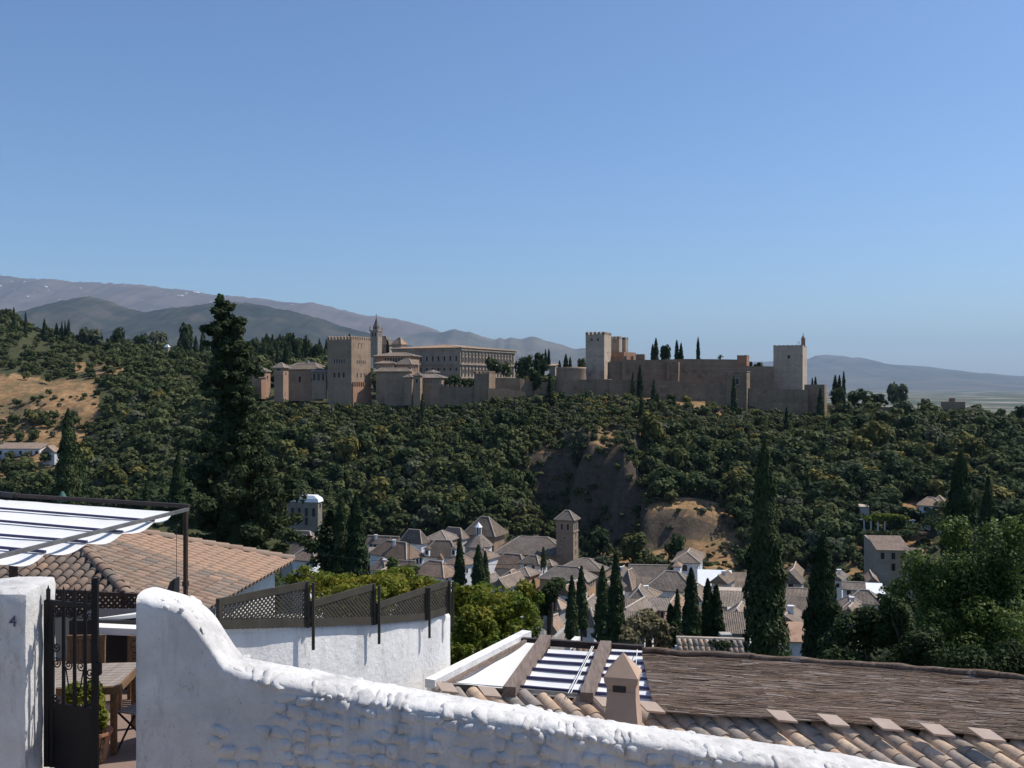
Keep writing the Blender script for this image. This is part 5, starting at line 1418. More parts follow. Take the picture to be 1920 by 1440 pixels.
# ---------------------------------------------------------------- ground near the camera
mb = MB(); mb.add([(-16, -14, -4.15), (16, -14, -4.9), (16, 9.9, -4.9), (-16, 9.9, -4.15)], [(0, 1, 2, 3)])
tag(mb.build('street', M['asphalt']), kind='structure')
mb = MB(); mb.prism([(-9, -12), (9, -12), (9, 1.6), (-9, 1.6)], -6, -1.66)
tag(mb.build('viewpoint_pavement', M['paving']), kind='structure')
mb = MB(); mb.prism([(-12, 9.6), (-3.1, 9.6), (-3.1, 10.9), (-2.6, 11.8), (-1.9, 13.4), (-1.9, 15.2), (-12, 15.2)], -7.5, -4.0)
tag(mb.build('courtyard_floor', M['floor']), kind='structure')

# ---------------------------------------------------------------- rough rounded masonry
def rough_box(x0, x1, y0, y1, z0, z1, r=.06, n=.12, amp=.012, top=None, seed=0.0, rz=0.0, about=None):
    mb = MB()
    lo, hi = Vector((x0, y0, z0)), Vector((x1, y1, z1))
    def f(p):
        q = Vector([min(max(p[i], lo[i] + r), hi[i] - r) for i in range(3)])
        d = p - q
        if d.length > r: d = d.normalized() * r
        p = q + d
        if top: p.z += top(p.x, p.y) * max(0, (p.z - z0) / (z1 - z0)) ** 4
        v = Vector((p.x * 4, p.y * 4, p.z * 4 + seed))
        nn = Vector((mno.fractal(v, .8, 2, 4), mno.fractal(v + Vector((9, 3, 1)), .8, 2, 4), mno.fractal(v + Vector((4, 7, 13)), .8, 2, 4)))
        return p + nn * amp
    def face(o, a, b):
        na, nb = max(2, int(a.length / n)), max(2, int(b.length / n))
        g = [f(o + a * (i / na) + b * (j / nb)) for j in range(nb + 1) for i in range(na + 1)]
        mb.add(g, [(j * (na + 1) + i, j * (na + 1) + i + 1, (j + 1) * (na + 1) + i + 1, (j + 1) * (na + 1) + i) for j in range(nb) for i in range(na)])
    ex, ey, ez = Vector((x1 - x0, 0, 0)), Vector((0, y1 - y0, 0)), Vector((0, 0, z1 - z0))
    face(lo, ex, ez); face(lo + ex, ey, ez); face(lo + ex + ey, -ex, ez); face(lo + ey, -ey, ez); face(lo + ez, ex, ey)
    return mb
# gate pillar with the house number
GP = thing('gate_pillar', 'white gate pillar with the number 4 at the left edge', 'pillar', (-5.4, 9.8, -4.2))
rough_box(-7.2, -4.70, 9.5, 10.16, -4.6, -2.02, .07, .09, .012, top=lambda x, y: .08 * (y - 9.5) - .10 * max(0, -5.0 - x)).build('wall', M['wash'], GP, True)
fc = bpy.data.curves.new('four', 'FONT'); fc.body = '4'; fc.size = .155; fc.extrude = .003; fc.align_x = 'CENTER'
fo = bpy.data.objects.new('four_tmp', fc); COL.objects.link(fo)
bpy.context.view_layer.update()
me = bpy.data.meshes.new_from_object(fo.evaluated_get(bpy.context.evaluated_depsgraph_get()))
bpy.data.objects.remove(fo)
me.materials.clear(); me.materials.append(M['number'])
no = link('house_number', me, GP)
q = P(24, 1175, 9.488); no.matrix_basis = Matrix.Translation(q) @ Matrix.Rotation(R(90), 4, 'X')

# ---------------------------------------------------------------- the long street wall
FRONT = [(240, 1116), (255, 1118), (286, 1131), (321, 1138), (348, 1152), (371, 1182), (390, 1207), (399, 1221), (419, 1250), (440, 1260), (466, 1266), (510, 1276), (567, 1289), (625, 1300), (705, 1312), (807, 1328), (910, 1345), (1040, 1366), (1170, 1386), (1275, 1404), (1387, 1422), (1462, 1436), (1640, 1466), (2000, 1530)]
BACK = [(230, 1108), (262, 1108), (302, 1102), (332, 1109), (367, 1120), (390, 1138), (406, 1154), (427, 1187), (445, 1214), (460, 1231), (505, 1240), (588, 1255), (718, 1279), (823, 1297), (936, 1316), (1092, 1342), (1200, 1358), (1387, 1384), (1575, 1411), (1706, 1436), (2000, 1490)]
def Df(x): return 9.5 - .03 * (x + 3.6)
def zf(x):
    d = Df(x); px = 960 + x / d * F; return Z(np.interp(px, [a for a, _ in FRONT], [b for _, b in FRONT]), d)
def zb(x):
    d = Df(x) + .56; px = 960 + x / d * F; return Z(np.interp(px, [a for a, _ in BACK], [b for _, b in BACK]), d)
SW = thing('street_wall', 'long rough white street wall curving down from a rounded hump', 'wall', (0, 9.7, -4.6))
xs = np.arange(-3.64, 4.9, .045)
mb = MB(); ring = []
for x in xs:
    a, b, d = zf(x), zb(x), Df(x)
    b = max(b, a - .05)
    zl = [-5.2] + list(np.linspace(-4.45, a - .12, 22)) + [a - .07, a - .03]
    sec = [(d, z) for z in zl] + [(d + .03, a + .005), (d + .10, a + (b - a) * .2 + .025), (d + .2, a + (b - a) * .4 + .035), (d + .33, a + (b - a) * .62 + .035), (d + .45, a + (b - a) * .85 + .025), (d + .53, b), (d + .56, b - .06), (d + .56, b - .4), (d + .56, -5.2)]
    pts_ = []
    for (yy, zz) in sec:
        v = Vector((x * 3.2, yy * 3.2, zz * 3.2)); w = Vector((x * 11, yy * 11, zz * 11))
        lump = mno.noise(v * 1.6) * .022 + mno.fractal(w, .8, 2, 3) * .010
        k = 1.0 if x > -2.7 else .6
        if yy > d + .02: lump += mno.fractal(w * 2.2, .7, 2, 3) * .014
        pts_.append((x, yy - lump * k, zz + lump * .6 * k))
    ring.append(pts_)
m = len(ring[0])
for r_ in ring: mb.v += r_
for i in range(len(ring) - 1):
    for j in range(m - 1):
        mb.f.append((i * m + j, (i + 1) * m + j, (i + 1) * m + j + 1, i * m + j + 1))
mb.f.append(tuple(range(m - 1, -1, -1))); mb.f.append(tuple(range((len(ring) - 1) * m, len(ring) * m)))
mb.build('wall', M['wash'], SW, True)
import bmesh
def pebble(seed, mat):
    bm = bmesh.new(); bmesh.ops.create_icosphere(bm, subdivisions=2, radius=1.0)
    for v in bm.verts:
        p = v.co.copy(); p = Vector([math.copysign(abs(c_) ** .62, c_) for c_ in p])
        v.co = p * (1 + .38 * mno.noise(p * 1.3 + Vector((seed, 0, 0))) + .16 * mno.noise(p * 3 + Vector((0, seed, 0))))
    me = bpy.data.meshes.new('stone'); bm.to_mesh(me); bm.free()
    me.polygons.foreach_set('use_smooth', [True] * len(me.polygons)); me.materials.append(mat); return me
PEB = [pebble(i * 3.7, M['wash']) for i in range(9)]
random.seed(4)
def stone(x, y, z, s, slope=-.12, tilt=0.0, wob=.25):
    o = bpy.data.objects.new('stone', random.choice(PEB)); COL.objects.link(o); o.parent = SW
    o.matrix_parent_inverse = Matrix.Translation(-Vector(SW.location))
    o.matrix_basis = Matrix.Translation((x, y, z)) @ Matrix.Rotation(tilt, 4, 'X') @ Matrix.Rotation(-math.atan(slope) + random.uniform(-wob, wob), 4, 'Y') @ Matrix.Rotation(random.uniform(-.3, .3), 4, 'Z') @ Matrix.Diagonal((s[0], s[1], s[2], 1))
x = -2.62
while x < 4.6:
    w = random.choice((.035, .05, .06, .07, .09, .11)) * random.uniform(.85, 1.15)
    x += w
    stone(x, Df(x) + .075 + random.uniform(-.015, .025), zf(x) - .012 + random.uniform(-.012, .008), (w * 1.0, random.uniform(.07, .11), random.uniform(.028, .042)), -.13, .45, .4)
    x += w * random.uniform(.8, 1.1)
for off, zz_, lo_, hi_ in ((.24, .42, .04, .10), (.40, .74, .035, .10)):
    x = -2.5
    while x < 4.6:
        w = random.uniform(lo_, hi_); x += w
        stone(x, Df(x) + off + random.uniform(-.05, .05), zf(x) + (zb(x) - zf(x)) * zz_ + .006, (w * .95, random.uniform(.045, .08), .022), -.13, .15); x += w + random.uniform(0, .05)
for _ in range(30):                             # lumps of old limewash on the hump
    x = random.uniform(-3.5, -2.55); f_ = random.uniform(.08, .92); w = random.uniform(.02, .05)
    stone(x, Df(x) + .56 * f_, zf(x) + (zb(x) - zf(x)) * f_ + .022, (w, w * random.uniform(.7, 1.2), .012), -(zf(x + .05) - zf(x - .05)) / -.1, .2)
row = 0; nst = 0
while row < 10 and nst < 170:
    x = -2.95 + random.uniform(0, .1)
    while x < 3.0:
        w = random.uniform(.065, .125); x += w
        z = zf(max(x, -2.3)) - .13 - row * .115 + random.uniform(-.02, .02)
        if z > -4.06 and (x > -2.35 or z < -3.25) and nst < 170 and random.random() < .9:
            stone(x, Df(x) + .030, z, (w * 1.05, .046 + random.uniform(0, .016), random.uniform(.052, .068)), -.12, 0, .22); nst += 1
        x += w
    row += 1
for (px, py, s) in ((615, 1310, .02), (637, 1308, .025), (1005, 1370, .03), (1050, 1372, .035), (1085, 1378, .03), (1110, 1384, .03), (1135, 1390, .03), (305, 1143, .02), (335, 1147, .02)):
    q = P(px, py, 9.4); stone(q.x, Df(q.x) - .0, q.z, (s * 1.3, s, s))

# ---------------------------------------------------------------- iron gate
G0, G1 = Vector((-4.665, 9.82, 0)), Vector((-4.07, 9.60, 0))
gu = (G1 - G0).normalized(); gl = (G1 - G0).length; gn = Vector((gu.y, -gu.x, 0))
def gp(u, z, off=0.0): return G0 + gu * (u * gl) + Vector((0, 0, z)) + gn * off
IG = thing('iron_gate', 'black wrought iron gate with scrolls standing ajar at left', 'gate', (G0.x, G0.y, -3.85))
zt, zbm, zp = -2.18, -3.82, -3.20
MB().bar(gp(0.03, zbm), gp(.03, zt + .02), .05, .05).build('hinge_stile', M['iron'], IG)
MB().bar(gp(0.13, zbm), gp(.13, zt + .01), .035, .04).build('inner_stile', M['iron'], IG)
m3 = MB(); m3.bar(gp(.985, zbm), gp(.985, zt + .28), .06, .04); m3.build('lock_stile', M['iron'], IG)
MB().bar(gp(0, zt), gp(1, zt), .03, .05).build('top_rail', M['iron'], IG)
MB().bar(gp(0, zp), gp(1, zp), .03, .05).build('middle_rail', M['iron'], IG)
m3 = MB(); m3.hexa([gp(.05, zbm, .008), gp(.98, zbm, .008), gp(.98, zbm, -.008), gp(.05, zbm, -.008)], [gp(.05, zp, .008), gp(.98, zp, .008), gp(.98, zp, -.008), gp(.05, zp, -.008)]); m3.build('lower_panel', M['iron'], IG)
for u_ in (.36, .58, .79):
    m3 = MB(); m3.bar(gp(u_, zp), gp(u_, zt), .03, .02); m3.build('bar', M['iron'], IG)
for u_ in (.05, .36, .58, .79):
    m3 = MB(); c_ = gp(u_, zt); m3.hexa([c_ + gu * a + gn * b for a, b in ((-.016, -.012), (.016, -.012), (.016, .012), (-.016, .012))], [c_ + gu * a + gn * b + Vector((0, 0, .13)) for a, b in ((-.018, -.012), (.018, -.012), (.018, .012), (-.018, .012))])
    m3.add([c_ + gu * -.018 + Vector((0, 0, .13)), c_ + gu * .018 + Vector((0, 0, .13)), c_ + Vector((0, 0, .18))], [(0, 1, 2)]); m3.build('finial', M['iron'], IG)
def scroll(u, z, r, turns=1.6, start=0.0, hand=1):
    pts_ = []
    for i in range(26):
        t_ = i / 25; a = start + hand * t_ * turns * 2 * math.pi; rr = r * (1 - .85 * t_)
        pts_.append(gp(u, z) + gu * math.cos(a) * rr + Vector((0, 0, math.sin(a) * rr)))
    MB().tube(pts_, .007, 5).build('scroll', M['iron'], IG)
for u_, z_, r_, h_ in ((.23, zt - .10, .05, 1), (.47, zt - .10, .05, -1), (.70, zt - .10, .05, 1), (.88, zt - .1, .045, -1), (.22, -2.62, .055, 1), (.22, -2.78, .055, -1), (.22, zp + .06, .045, 1), (.46, -2.78, .06, 1), (.70, -2.78, .06, -1), (.88, -2.84, .06, 1), (.86, zp + .07, .04, -1)):
    scroll(u_, z_, r_, 1.7, random.uniform(0, 3), h_)
MB().tube([gp(.40, -2.80), gp(.46, -3.0), gp(.575, -3.16), gp(.69, -3.0), gp(.76, -2.80)], .007, 5).build('heart_bar', M['iron'], IG)
MB().box(gp(1.05, -2.78), (.05, .05, .12)).build('latch', M['iron'], IG)

# ---------------------------------------------------------------- things in the courtyard
def chair(label, c, rz, horiz=True):
    r = thing('garden_chair', label, 'chair', (c[0], c[1], -4.0)); r.rotation_euler = (0, 0, rz); r.scale = (.95, .95, .88)
    for (x_, y_) in ((-.22, -.2), (.22, -.2), (-.22, .22), (.22, .22)):
        MB().bar((x_, y_, 0), (x_, y_ * 1.1, .44 if y_ < 0 else .92), .045, .045).build('leg', M['chairwood'], r, world=False)
    for i in range(6): MB().box((0, -.2 + .08 * i, .44), (.5, .06, .022)).build('seat_slat', M['chairwood'], r, world=False)
    if horiz:
        for i in range(5): MB().box((0, .235, .54 + .085 * i), (.46, .02, .062)).build('back_slat', M['chairwood'], r, world=False)
    else:
        for i in range(8): MB().box((-.19 + .054 * i, .235, .71), (.035, .02, .38)).build('back_slat', M['chairwood'], r, world=False)
        MB().box((0, .235, .92), (.5, .03, .06)).build('top_rail', M['chairwood'], r, world=False)
    return r
chair('teak garden chair with horizontal back slats behind the table', (-4.62, 12.25), R(6), True)
chair('teak garden chair with upright back slats seen through the gate', (-5.35, 12.15), R(4), False)
TB = thing('garden_table', 'weathered grey teak table inside the gate', 'table', (-4.78, 10.95, -4.0)); TB.rotation_euler = (0, 0, R(6))
for i in range(9): MB().box((0, -.40 + .1 * i, .74), (.98, .092, .03)).build('top_slat', M['tablewood'], TB, world=False)
for a_, b_, w_, d_ in ((0, -.46, 1.0, .03), (0, .46, 1.0, .03), (-.5, 0, .03, .9), (.5, 0, .03, .9)): MB().box((a_, b_, .71), (w_, d_, .08)).build('apron', M['chairwood'], TB, world=False)
for a_, b_ in ((-.44, -.4), (.44, -.4), (-.44, .4), (.44, .4)): MB().box((a_, b_, .35), (.06, .06, .7)).build('leg', M['chairwood'], TB, world=False)
FCH = thing('folding_chair', 'folding slatted chair with crossed black iron legs by the wall', 'chair', (-4.02, 10.75, -4.0)); FCH.rotation_euler = (0, 0, R(-20))
for i in range(7): MB().box((0, -.18 + .06 * i, .45), (.4, .045, .018)).build('seat_slat', M['tablewood'], FCH, world=False)
for x_ in (-.2, .2):
    MB().tube([(x_, -.22, 0), (x_, -.05, .2), (x_, .2, .47)], .012, 6).build('leg', M['iron'], FCH, world=False)
    MB().tube([(x_, .24, 0), (x_, .05, .2), (x_, -.2, .45)], .012, 6).build('leg', M['iron'], FCH, world=False)
    MB().tube([(x_, .2, .47), (x_, .27, .85)], .012, 6).build('back_upright', M['iron'], FCH, world=False)
for i in range(3): MB().box((0, .24 + .02 * i, .6 + .1 * i), (.4, .015, .06)).build('back_slat', M['tablewood'], FCH, world=False)
CT = thing('serving_counter', 'dark serving counter covered with pale grey canvas beyond the gate', 'counter', (-4.95, 13.1, -4.0))
MB().box((-4.95, 13.2, -3.55), (1.7, .7, .9)).build('body', M['darkmetal'], CT)
m3 = MB(); a_ = [P(178, 1160, 12.9), P(268, 1150, 12.9), P(268, 1143, 13.9), P(208, 1143, 13.9)]; m3.hexa([q - Vector((0, 0, .05)) for q in a_], a_); m3.build('canvas_lid', M['canvas'], CT)
m3 = MB(); a_ = [P(180, 1176, 12.5), P(268, 1180, 12.5), P(268, 1172, 12.85), P(182, 1168, 12.85)]; m3.hexa([q - Vector((0, 0, .09)) for q in a_], a_); m3.build('canvas_valance', M['canvas'], CT)
bush('potted_plant', 'bushy potted plant just behind the iron gate', 'plant', [(172, 1310, 10.35, 30, 36), (182, 1350, 10.3, 22, 40), (140, 1305, 10.5, 30, 26)], 1500, .03, 'l_vine', 71, clumps=12)
MB().lathe((X(178, 10.4), 10.4, -4.0), [(.11, 0), (.16, .28), (.18, .30), (.18, .33), (.15, .33)], 16).build('flower_pot', M['pot'])
tag(bpy.data.objects['flower_pot'], 'terracotta pot under the bushy plant by the gate', 'pot')
PS = thing('parasol', 'closed green parasol top showing above the white awning', 'parasol', P(117, 1010, 24))
MB().lathe(P(117, 940, 24), [(.13, 0), (.11, .08), (.05, .2), (.01, .25)], 12).build('canopy', M['green'], PS, True)
MB().tube([P(117, 1010, 24), P(117, 935, 24)], .02, 6).build('pole', M['darkmetal'], PS)
# trellis on the courtyard parapet
def weave(root, A, B, C, D_, sp, wd, mat, name='lattice', th=.004):
    """diagonal lattice filling the quad A(bottom left) B(bottom right) C(top right) D(top left)"""
    ux = (B - A); lx = ux.length; ux = ux / lx
    poly = [(0, 0), (lx, (B - A).z * 0)]
    P2 = []
    h = Vector((B.x - A.x, B.y - A.y, 0)); hl = h.length; h /= hl
    for q in (A, B, C, D_): P2.append(((q - A).dot(h), q.z - A.z))
    nrm = Vector((h.y, -h.x, 0))
    mb = MB()
    for s_, off in ((1, .0), (-1, th * 1.2)):
        zmin, zmax = min(p[1] for p in P2), max(p[1] for p in P2)
        k0 = -(zmax - zmin) - .2
        v = k0
        while v < hl + (zmax - zmin) + .2:
            # line x = v + s*z ; clip to the convex polygon
            t0, t1 = -9.0, 9.0
            n_ = len(P2)
            ok = True
            for i in range(n_):
                x1, y1 = P2[i]; x2, y2 = P2[(i + 1) % n_]
                ex, ey = x2 - x1, y2 - y1
                # inside: cross(e, p-p1) >= 0
                f0 = ex * (0 - y1) - ey * (v - x1); f1 = ex * 1 - ey * s_
                if abs(f1) < 1e-9:
                    if f0 < 0: ok = False
                    continue
                tt = -f0 / f1
                if f1 > 0: t0 = max(t0, tt)
                else: t1 = min(t1, tt)
            if ok and t1 - t0 > .01:
                a = A + h * (v + s_ * t0) + Vector((0, 0, t0)) + nrm * off; b = A + h * (v + s_ * t1) + Vector((0, 0, t1)) + nrm * off
                mb.bar(a, b, th, wd, up=Vector((nrm.y, -nrm.x, 0)).cross(nrm) + Vector((0, 0, 1)))
            v += sp
    o = mb.build(name, M[mat], root); o['kind'] = 'stuff'
    return o
TRL = thing('trellis', 'dark wooden diamond trellis on the courtyard parapet behind the gate', 'trellis', P(180, 1200, 14.3))
a_, b_, c_, d_ = P(95, 1152, 14.4), P(300, 1158, 14.4), P(300, 1118, 14.4), P(95, 1108, 14.4)
weave(TRL, a_, b_, c_, d_, .085, .035, 'post', th=.012)
MB().bar(d_, c_, .05, .05).build('top_rail', M['post'], TRL); MB().bar(a_, b_, .05, .05).build('bottom_rail', M['post'], TRL)
for px in (100, 165, 230, 295): MB().bar(P(px, 1160, 14.42), P(px, 1108, 14.42), .05, .05).build('post', M['post'], TRL)
PP = thing('parapet', 'low shaded parapet wall under the wooden trellis', 'wall', (-6, 14.5, -4))
MB().prism([(-9, 14.32), (-4.6, 14.32), (-4.6, 14.6), (-9, 14.6)], -6, Z(1156, 14.4)).build('wall', M['greywall'], PP)  # grey chosen over white, so the awning's shade is in the colour
MB().prism([(-4.58, 14.36), (-3.0, 14.36), (-3.0, 14.6), (-4.58, 14.6)], -6, -3.42).build('wall', M['greywall'], PP)

# ---------------------------------------------------------------- terrace wall with lattice fence
TP = [(330, 1180, 10.55), (400, 1178.5, 11.0), (490, 1176.5, 11.5), (575, 1174, 12.0), (640, 1172, 12.55), (697, 1169.5, 13.1), (750, 1166, 13.65), (795, 1161, 14.2), (822, 1154, 14.45), (838, 1148, 14.7), (844, 1149, 14.95), (842, 1152, 15.3), (835, 1150, 16.4)]
TW_ = thing('terrace_wall', 'sunlit white terrace wall with rounded end carrying the lattice fence', 'wall', (-2, 13, -6))
line = [P(*p) for p in TP]
def resample(pl, st):
    out = [pl[0]]
    for a, b in zip(pl[:-1], pl[1:]):
        k = max(1, int((b - a).length / st))
        out += [a + (b - a) * ((i + 1) / k) for i in range(k)]
    return out
ln = resample(line, .08)
mb = MB(); ring = []
for i, p in enumerate(ln):
    d = ln[min(i + 1, len(ln) - 1)] - ln[max(i - 1, 0)]; d.z = 0; d.normalize()
    n = Vector((d.y, -d.x, 0))                     # outward, to the right
    sec = []
    for (o_, z_) in [(0, -7.5)] + [(0, z) for z in np.linspace(-6.0, p.z - .1, 16)] + [(0, p.z - .05), (-.02, p.z - .012), (-.07, p.z + .006), (-.16, p.z + .01), (-.25, p.z + .004), (-.29, p.z - .02), (-.3, p.z - .08), (-.3, -7.5)]:
        q = Vector((p.x, p.y, z_)) + n * o_
        sec.append(q + n * (mno.fractal(q * 3.0, .8, 2, 4) * .007))
    ring.append(sec)
m = len(ring[0])
for r_ in ring: mb.v += [tuple(q) for q in r_]
for i in range(len(ring) - 1):
    for j in range(m - 1): mb.f.append((i * m + j, (i + 1) * m + j, (i + 1) * m + j + 1, i * m + j + 1))
mb.build('wall', M['wash2'], TW_, True)
LF = thing('lattice_fence', 'brown perforated lattice fence stepping along the white terrace wall', 'fence', (-2, 13, -3.4))
pan = [((372, 1179, 10.82), (575, 1174, 12.0), -2.40), ((577, 1174, 12.02), (697, 1169.5, 13.1), -2.655), ((699, 1169.5, 13.12), (795, 1161, 14.2), -2.925), ((797, 1160.5, 14.22), (838, 1148, 14.7), -2.93)]
for i, (a_, b_, zt_) in enumerate(pan):
    A, B = P(*a_), P(*b_)
    d = (B - A); d.z = 0; d.normalize(); n = Vector((d.y, -d.x, 0)) * .05
    if i == 0:
        t_ = (P(400, 1178, 11.0) - A).dot(d); A = A + (B - A) * (t_ / ((B - A).dot(d)))
    A, B = A + n, B + n
    C, D_ = Vector((B.x, B.y, zt_)), Vector((A.x, A.y, zt_))
    weave(LF, A, B, C, D_, .058, .022, 'lattice')
    MB().bar(D_ - Vector((0, 0, .04)), C - Vector((0, 0, .04)), .03, .085).build('top_rail', M['lattice'], LF)
    MB().bar(A + Vector((0, 0, .05)), B + Vector((0, 0, .05)), .03, .10).build('bottom_rail', M['lattice'], LF)
    for e, (q, low) in enumerate(((D_, A), (C, B))):
        MB().bar(Vector((q.x, q.y, q.z)) + d * (.02 if e == 0 else -.035), Vector((low.x, low.y, low.z)) + d * (.02 if e == 0 else -.035), .035, .07, up=n).build('stile', M['lattice'], LF)
for px, yt, yb, D in ((574, 1090, 1216, 12.0), (698, 1096, 1205, 13.1), (793, 1100, 1194, 14.2), (837, 1089, 1172, 14.68)):
    q = P(px, yt, D) + Vector((.10, -.06, 0)); MB().bar(q, Vector((q.x, q.y, Z(yb, D))), .034, .034).build('post', M['lattice'], LF)

# ---------------------------------------------------------------- barrel tiles
def tile_mesh(name, mat, Lg=.42, r0=.082, r1=.102, th=.014, seg=6):
    mb = MB()
    def arc(r, y):
        return [(math.cos(math.pi * i / seg) * r, y, math.sin(math.pi * i / seg) * r * .82) for i in range(seg + 1)]
    rows_ = [arc(r0, 0), arc(r1, Lg), arc(r1 - th, Lg), arc(r0 - th, 0)]
    for r_ in rows_: mb.v += r_
    k = seg + 1
    for a in range(3):
        for i in range(seg): mb.f.append((a * k + i, a * k + i + 1, (a + 1) * k + i + 1, (a + 1) * k + i))
    return mb.mesh(name, mat, True)
TA = [tile_mesh('tile', M['tileA'], .42 + .01 * i, .08, .1) for i in range(2)]
TBm = [tile_mesh('tile', M['tileB'], .40 + .01 * i, .088, .108) for i in range(2)]
def basis(o, side, down, nrm):
    m_ = Matrix((side, down, nrm)).transposed().to_4x4(); m_.translation = o; return m_
def put_tile(root, me, o, down, nrm, name='tile', sc=1.0):
    side = down.cross(nrm).normalized(); nrm = side.cross(down).normalized()
    a = random.uniform(-.035, .035)
    d2 = (down + nrm * .035 + side * a).normalized(); n2 = side.cross(d2).normalized(); s2 = d2.cross(n2)
    ob = bpy.data.objects.new(name, me); COL.objects.link(ob); ob.parent = root
    ob.matrix_parent_inverse = Matrix.Translation(-Vector(root.location))
    ob.matrix_basis = basis(o + nrm * random.uniform(-.004, .006), s2 * sc, d2, n2 * sc)
    return ob
random.seed(21)
# hip roof of the pavilion on the left
C0, C1 = Vector((X(305, 18), 18, -4.58)), L(548, 1052, -4.58)
AP = Vector((X(100, 23), 23, Z(973, 23)))
u_ = (C1 - C0).normalized(); v_ = Vector((-u_.y, u_.x, 0))
C3 = C0 + v_ * 9.6; C2 = C1 + v_ * 9.6
HR = thing('pavilion', 'low pavilion under a hipped roof of old barrel tiles below the awning', 'house', ((C0.x + C2.x) / 2, (C0.y + C2.y) / 2, -9))
mb = MB()
for (a, b) in ((C0, C1), (C1, C2), (C2, C3), (C3, C0)): mb.add([a, b, AP], [(0, 1, 2)])
mb.v = [(x, y, z - .05) for x, y, z in mb.v]
mb.build('roof_deck', M['tileA'], HR)
ins = lambda p: Vector((p.x, p.y, 0)) + (Vector((AP.x, AP.y, 0)) - Vector((p.x, p.y, 0))) * .08
MB().prism([tuple(ins(p))[:2] for p in (C0, C1, C2, C3)], -10, -4.66).build('wall', M['wash2'], HR)
cand = []
for (E0, E1) in ((C0, C1), (C3, C0)):
    e = (E1 - E0); ll = e.length; e.normalize()
    inn = Vector((-e.y, e.x, 0))
    ta = (AP - E0).dot(e) / ll; dep = (AP - E0).dot(inn); rise = AP.z - E0.z
    up = (inn * dep + Vector((0, 0, rise))); sl = up.length; up.normalize()
    nrm = e.cross(up).normalized()
    if nrm.z < 0: nrm = -nrm
    nc_ = int(ll / .235)
    for c in range(nc_):
        t_ = (c + .5) / nc_
        mx = (t_ / ta if t_ < ta else (1 - t_) / (1 - ta)) * sl
        s_ = -.06
        while s_ + .18 < mx:
            low = E0 + e * (t_ * ll) + up * s_
            px = 960 + low.x / low.y * F
            cand.append((low.y * (1 if px > -15 else 9), low + up * .42, -up, nrm)); s_ += .285
cand.sort(key=lambda q: q[0])
rest_t = MB(); tm = np.array([v.co for v in TA[0].vertices]); tf = [tuple(p.vertices) for p in TA[0].polygons]
for i, (dist, o, dn, nr_) in enumerate(cand):
    if i < 300: put_tile(HR, random.choice(TA), o, dn, nr_)
    elif dist < 100:
        side = dn.cross(nr_).normalized(); b_ = basis(o, side, (dn + nr_ * .035).normalized(), nr_)
        rest_t.add([b_ @ Vector(v) for v in tm], tf)
rt = rest_t.build('tile_rows', M['tileA'], HR, True); rt['kind'] = 'stuff'
RT = tile_mesh('ridge_tile', M['tileA'], .44, .10, .125)
for a in (C0, C1):
    d = (AP - a); n_ = int(d.length / .34); d.normalize()
    nr_ = Vector((0, 0, 1)) - d * d.z
    for i in range(n_): put_tile(HR, RT, a + d * (.34 * i + .40) + Vector((0, 0, .05)), -d, nr_.normalized(), 'ridge_tile')

# ---------------------------------------------------------------- white awning at upper left
AW = thing('awning', 'big white canvas awning with dark bars on a post over the courtyard', 'awning', (-6.5, 13, -4))
za = -1.9
bl = [((-150, 926), (325, 960)), ((-150, 946), (289, 979)), ((-150, 969), (230, 1000)), ((-150, 997), (163, 1019)), ((-150, 1019), (85, 1038)), ((-150, 1050), (18, 1060))]
ends = [(L(*a, za), L(*b, za)) for a, b in bl]
for i, (a, b) in enumerate(ends):
    if 0 < i < 5:
        MB().bar(a + Vector((0, 0, .045)), b + Vector((0, 0, .02)), .03, .03).build('bar', M['navy'], AW)
for i in range(5):
    (a0, b0), (a1, b1) = ends[i], ends[i + 1]
    NU, NV = 26, 8
    mb = MB()
    for j in range(NV + 1):
        t_ = j / NV; a = a0.lerp(a1, t_); b = b0.lerp(b1, t_)
        b = b + (b - a).normalized() * (.02 * math.sin(math.pi * t_))
        for k in range(NU + 1):
            s_ = k / NU; q = a.lerp(b, s_)
            sag = .042 * math.sin(math.pi * t_) * (1 + .5 * s_) + .01 * mno.noise(Vector((q.x * 2, q.y * 2, i)))
            q.z -= sag; mb.v.append(tuple(q))
    for j in range(NV):
        for k in range(NU): mb.f.append((j * (NU + 1) + k, j * (NU + 1) + k + 1, (j + 1) * (NU + 1) + k + 1, (j + 1) * (NU + 1) + k))
    mb.build('canvas_strip', M['canvas'], AW, True)
MB().bar(L(352, 955, -1.86), L(-60, 1058, -1.80), .05, .045).build('guide_beam', M['zinc'], AW)
MB().bar(L(20, 934, -1.86) + Vector((0, .12, .03)), L(350, 955, -1.86) + Vector((0, .12, .03)), .05, .06).build('far_beam', M['post'], AW)
MB().bar(L(-150, 915, -1.86) + Vector((0, .1, .03)), L(22, 934, -1.86) + Vector((0, .1, .03)), .08, .08).build('far_beam', M['darkmetal'], AW)
q = L(348, 956, -1.9); MB().tube([(q.x, q.y, -4.6), (q.x, q.y, -1.86)], .036, 10).build('post', M['post'], AW)
MB().tube([(q.x, q.y, -3.05), (q.x, q.y, -2.98)], .05, 10).build('post_collar', M['post'], AW)
q = P(25, 1110, 11.3); MB().tube([(q.x, q.y, -4.2), (q.x, q.y, -1.9)], .05, 10).build('post', M['post'], AW)
MB().tube([L(331, 962, -1.9), L(331, 962, -1.9) + Vector((0, 0, -1.6))], .004, 5).build('cord', M['darkmetal'], AW)
FL = thing('floodlight', 'small dark floodlight on the roof edge beside the awning post', 'light', P(322, 1108, 13.5))
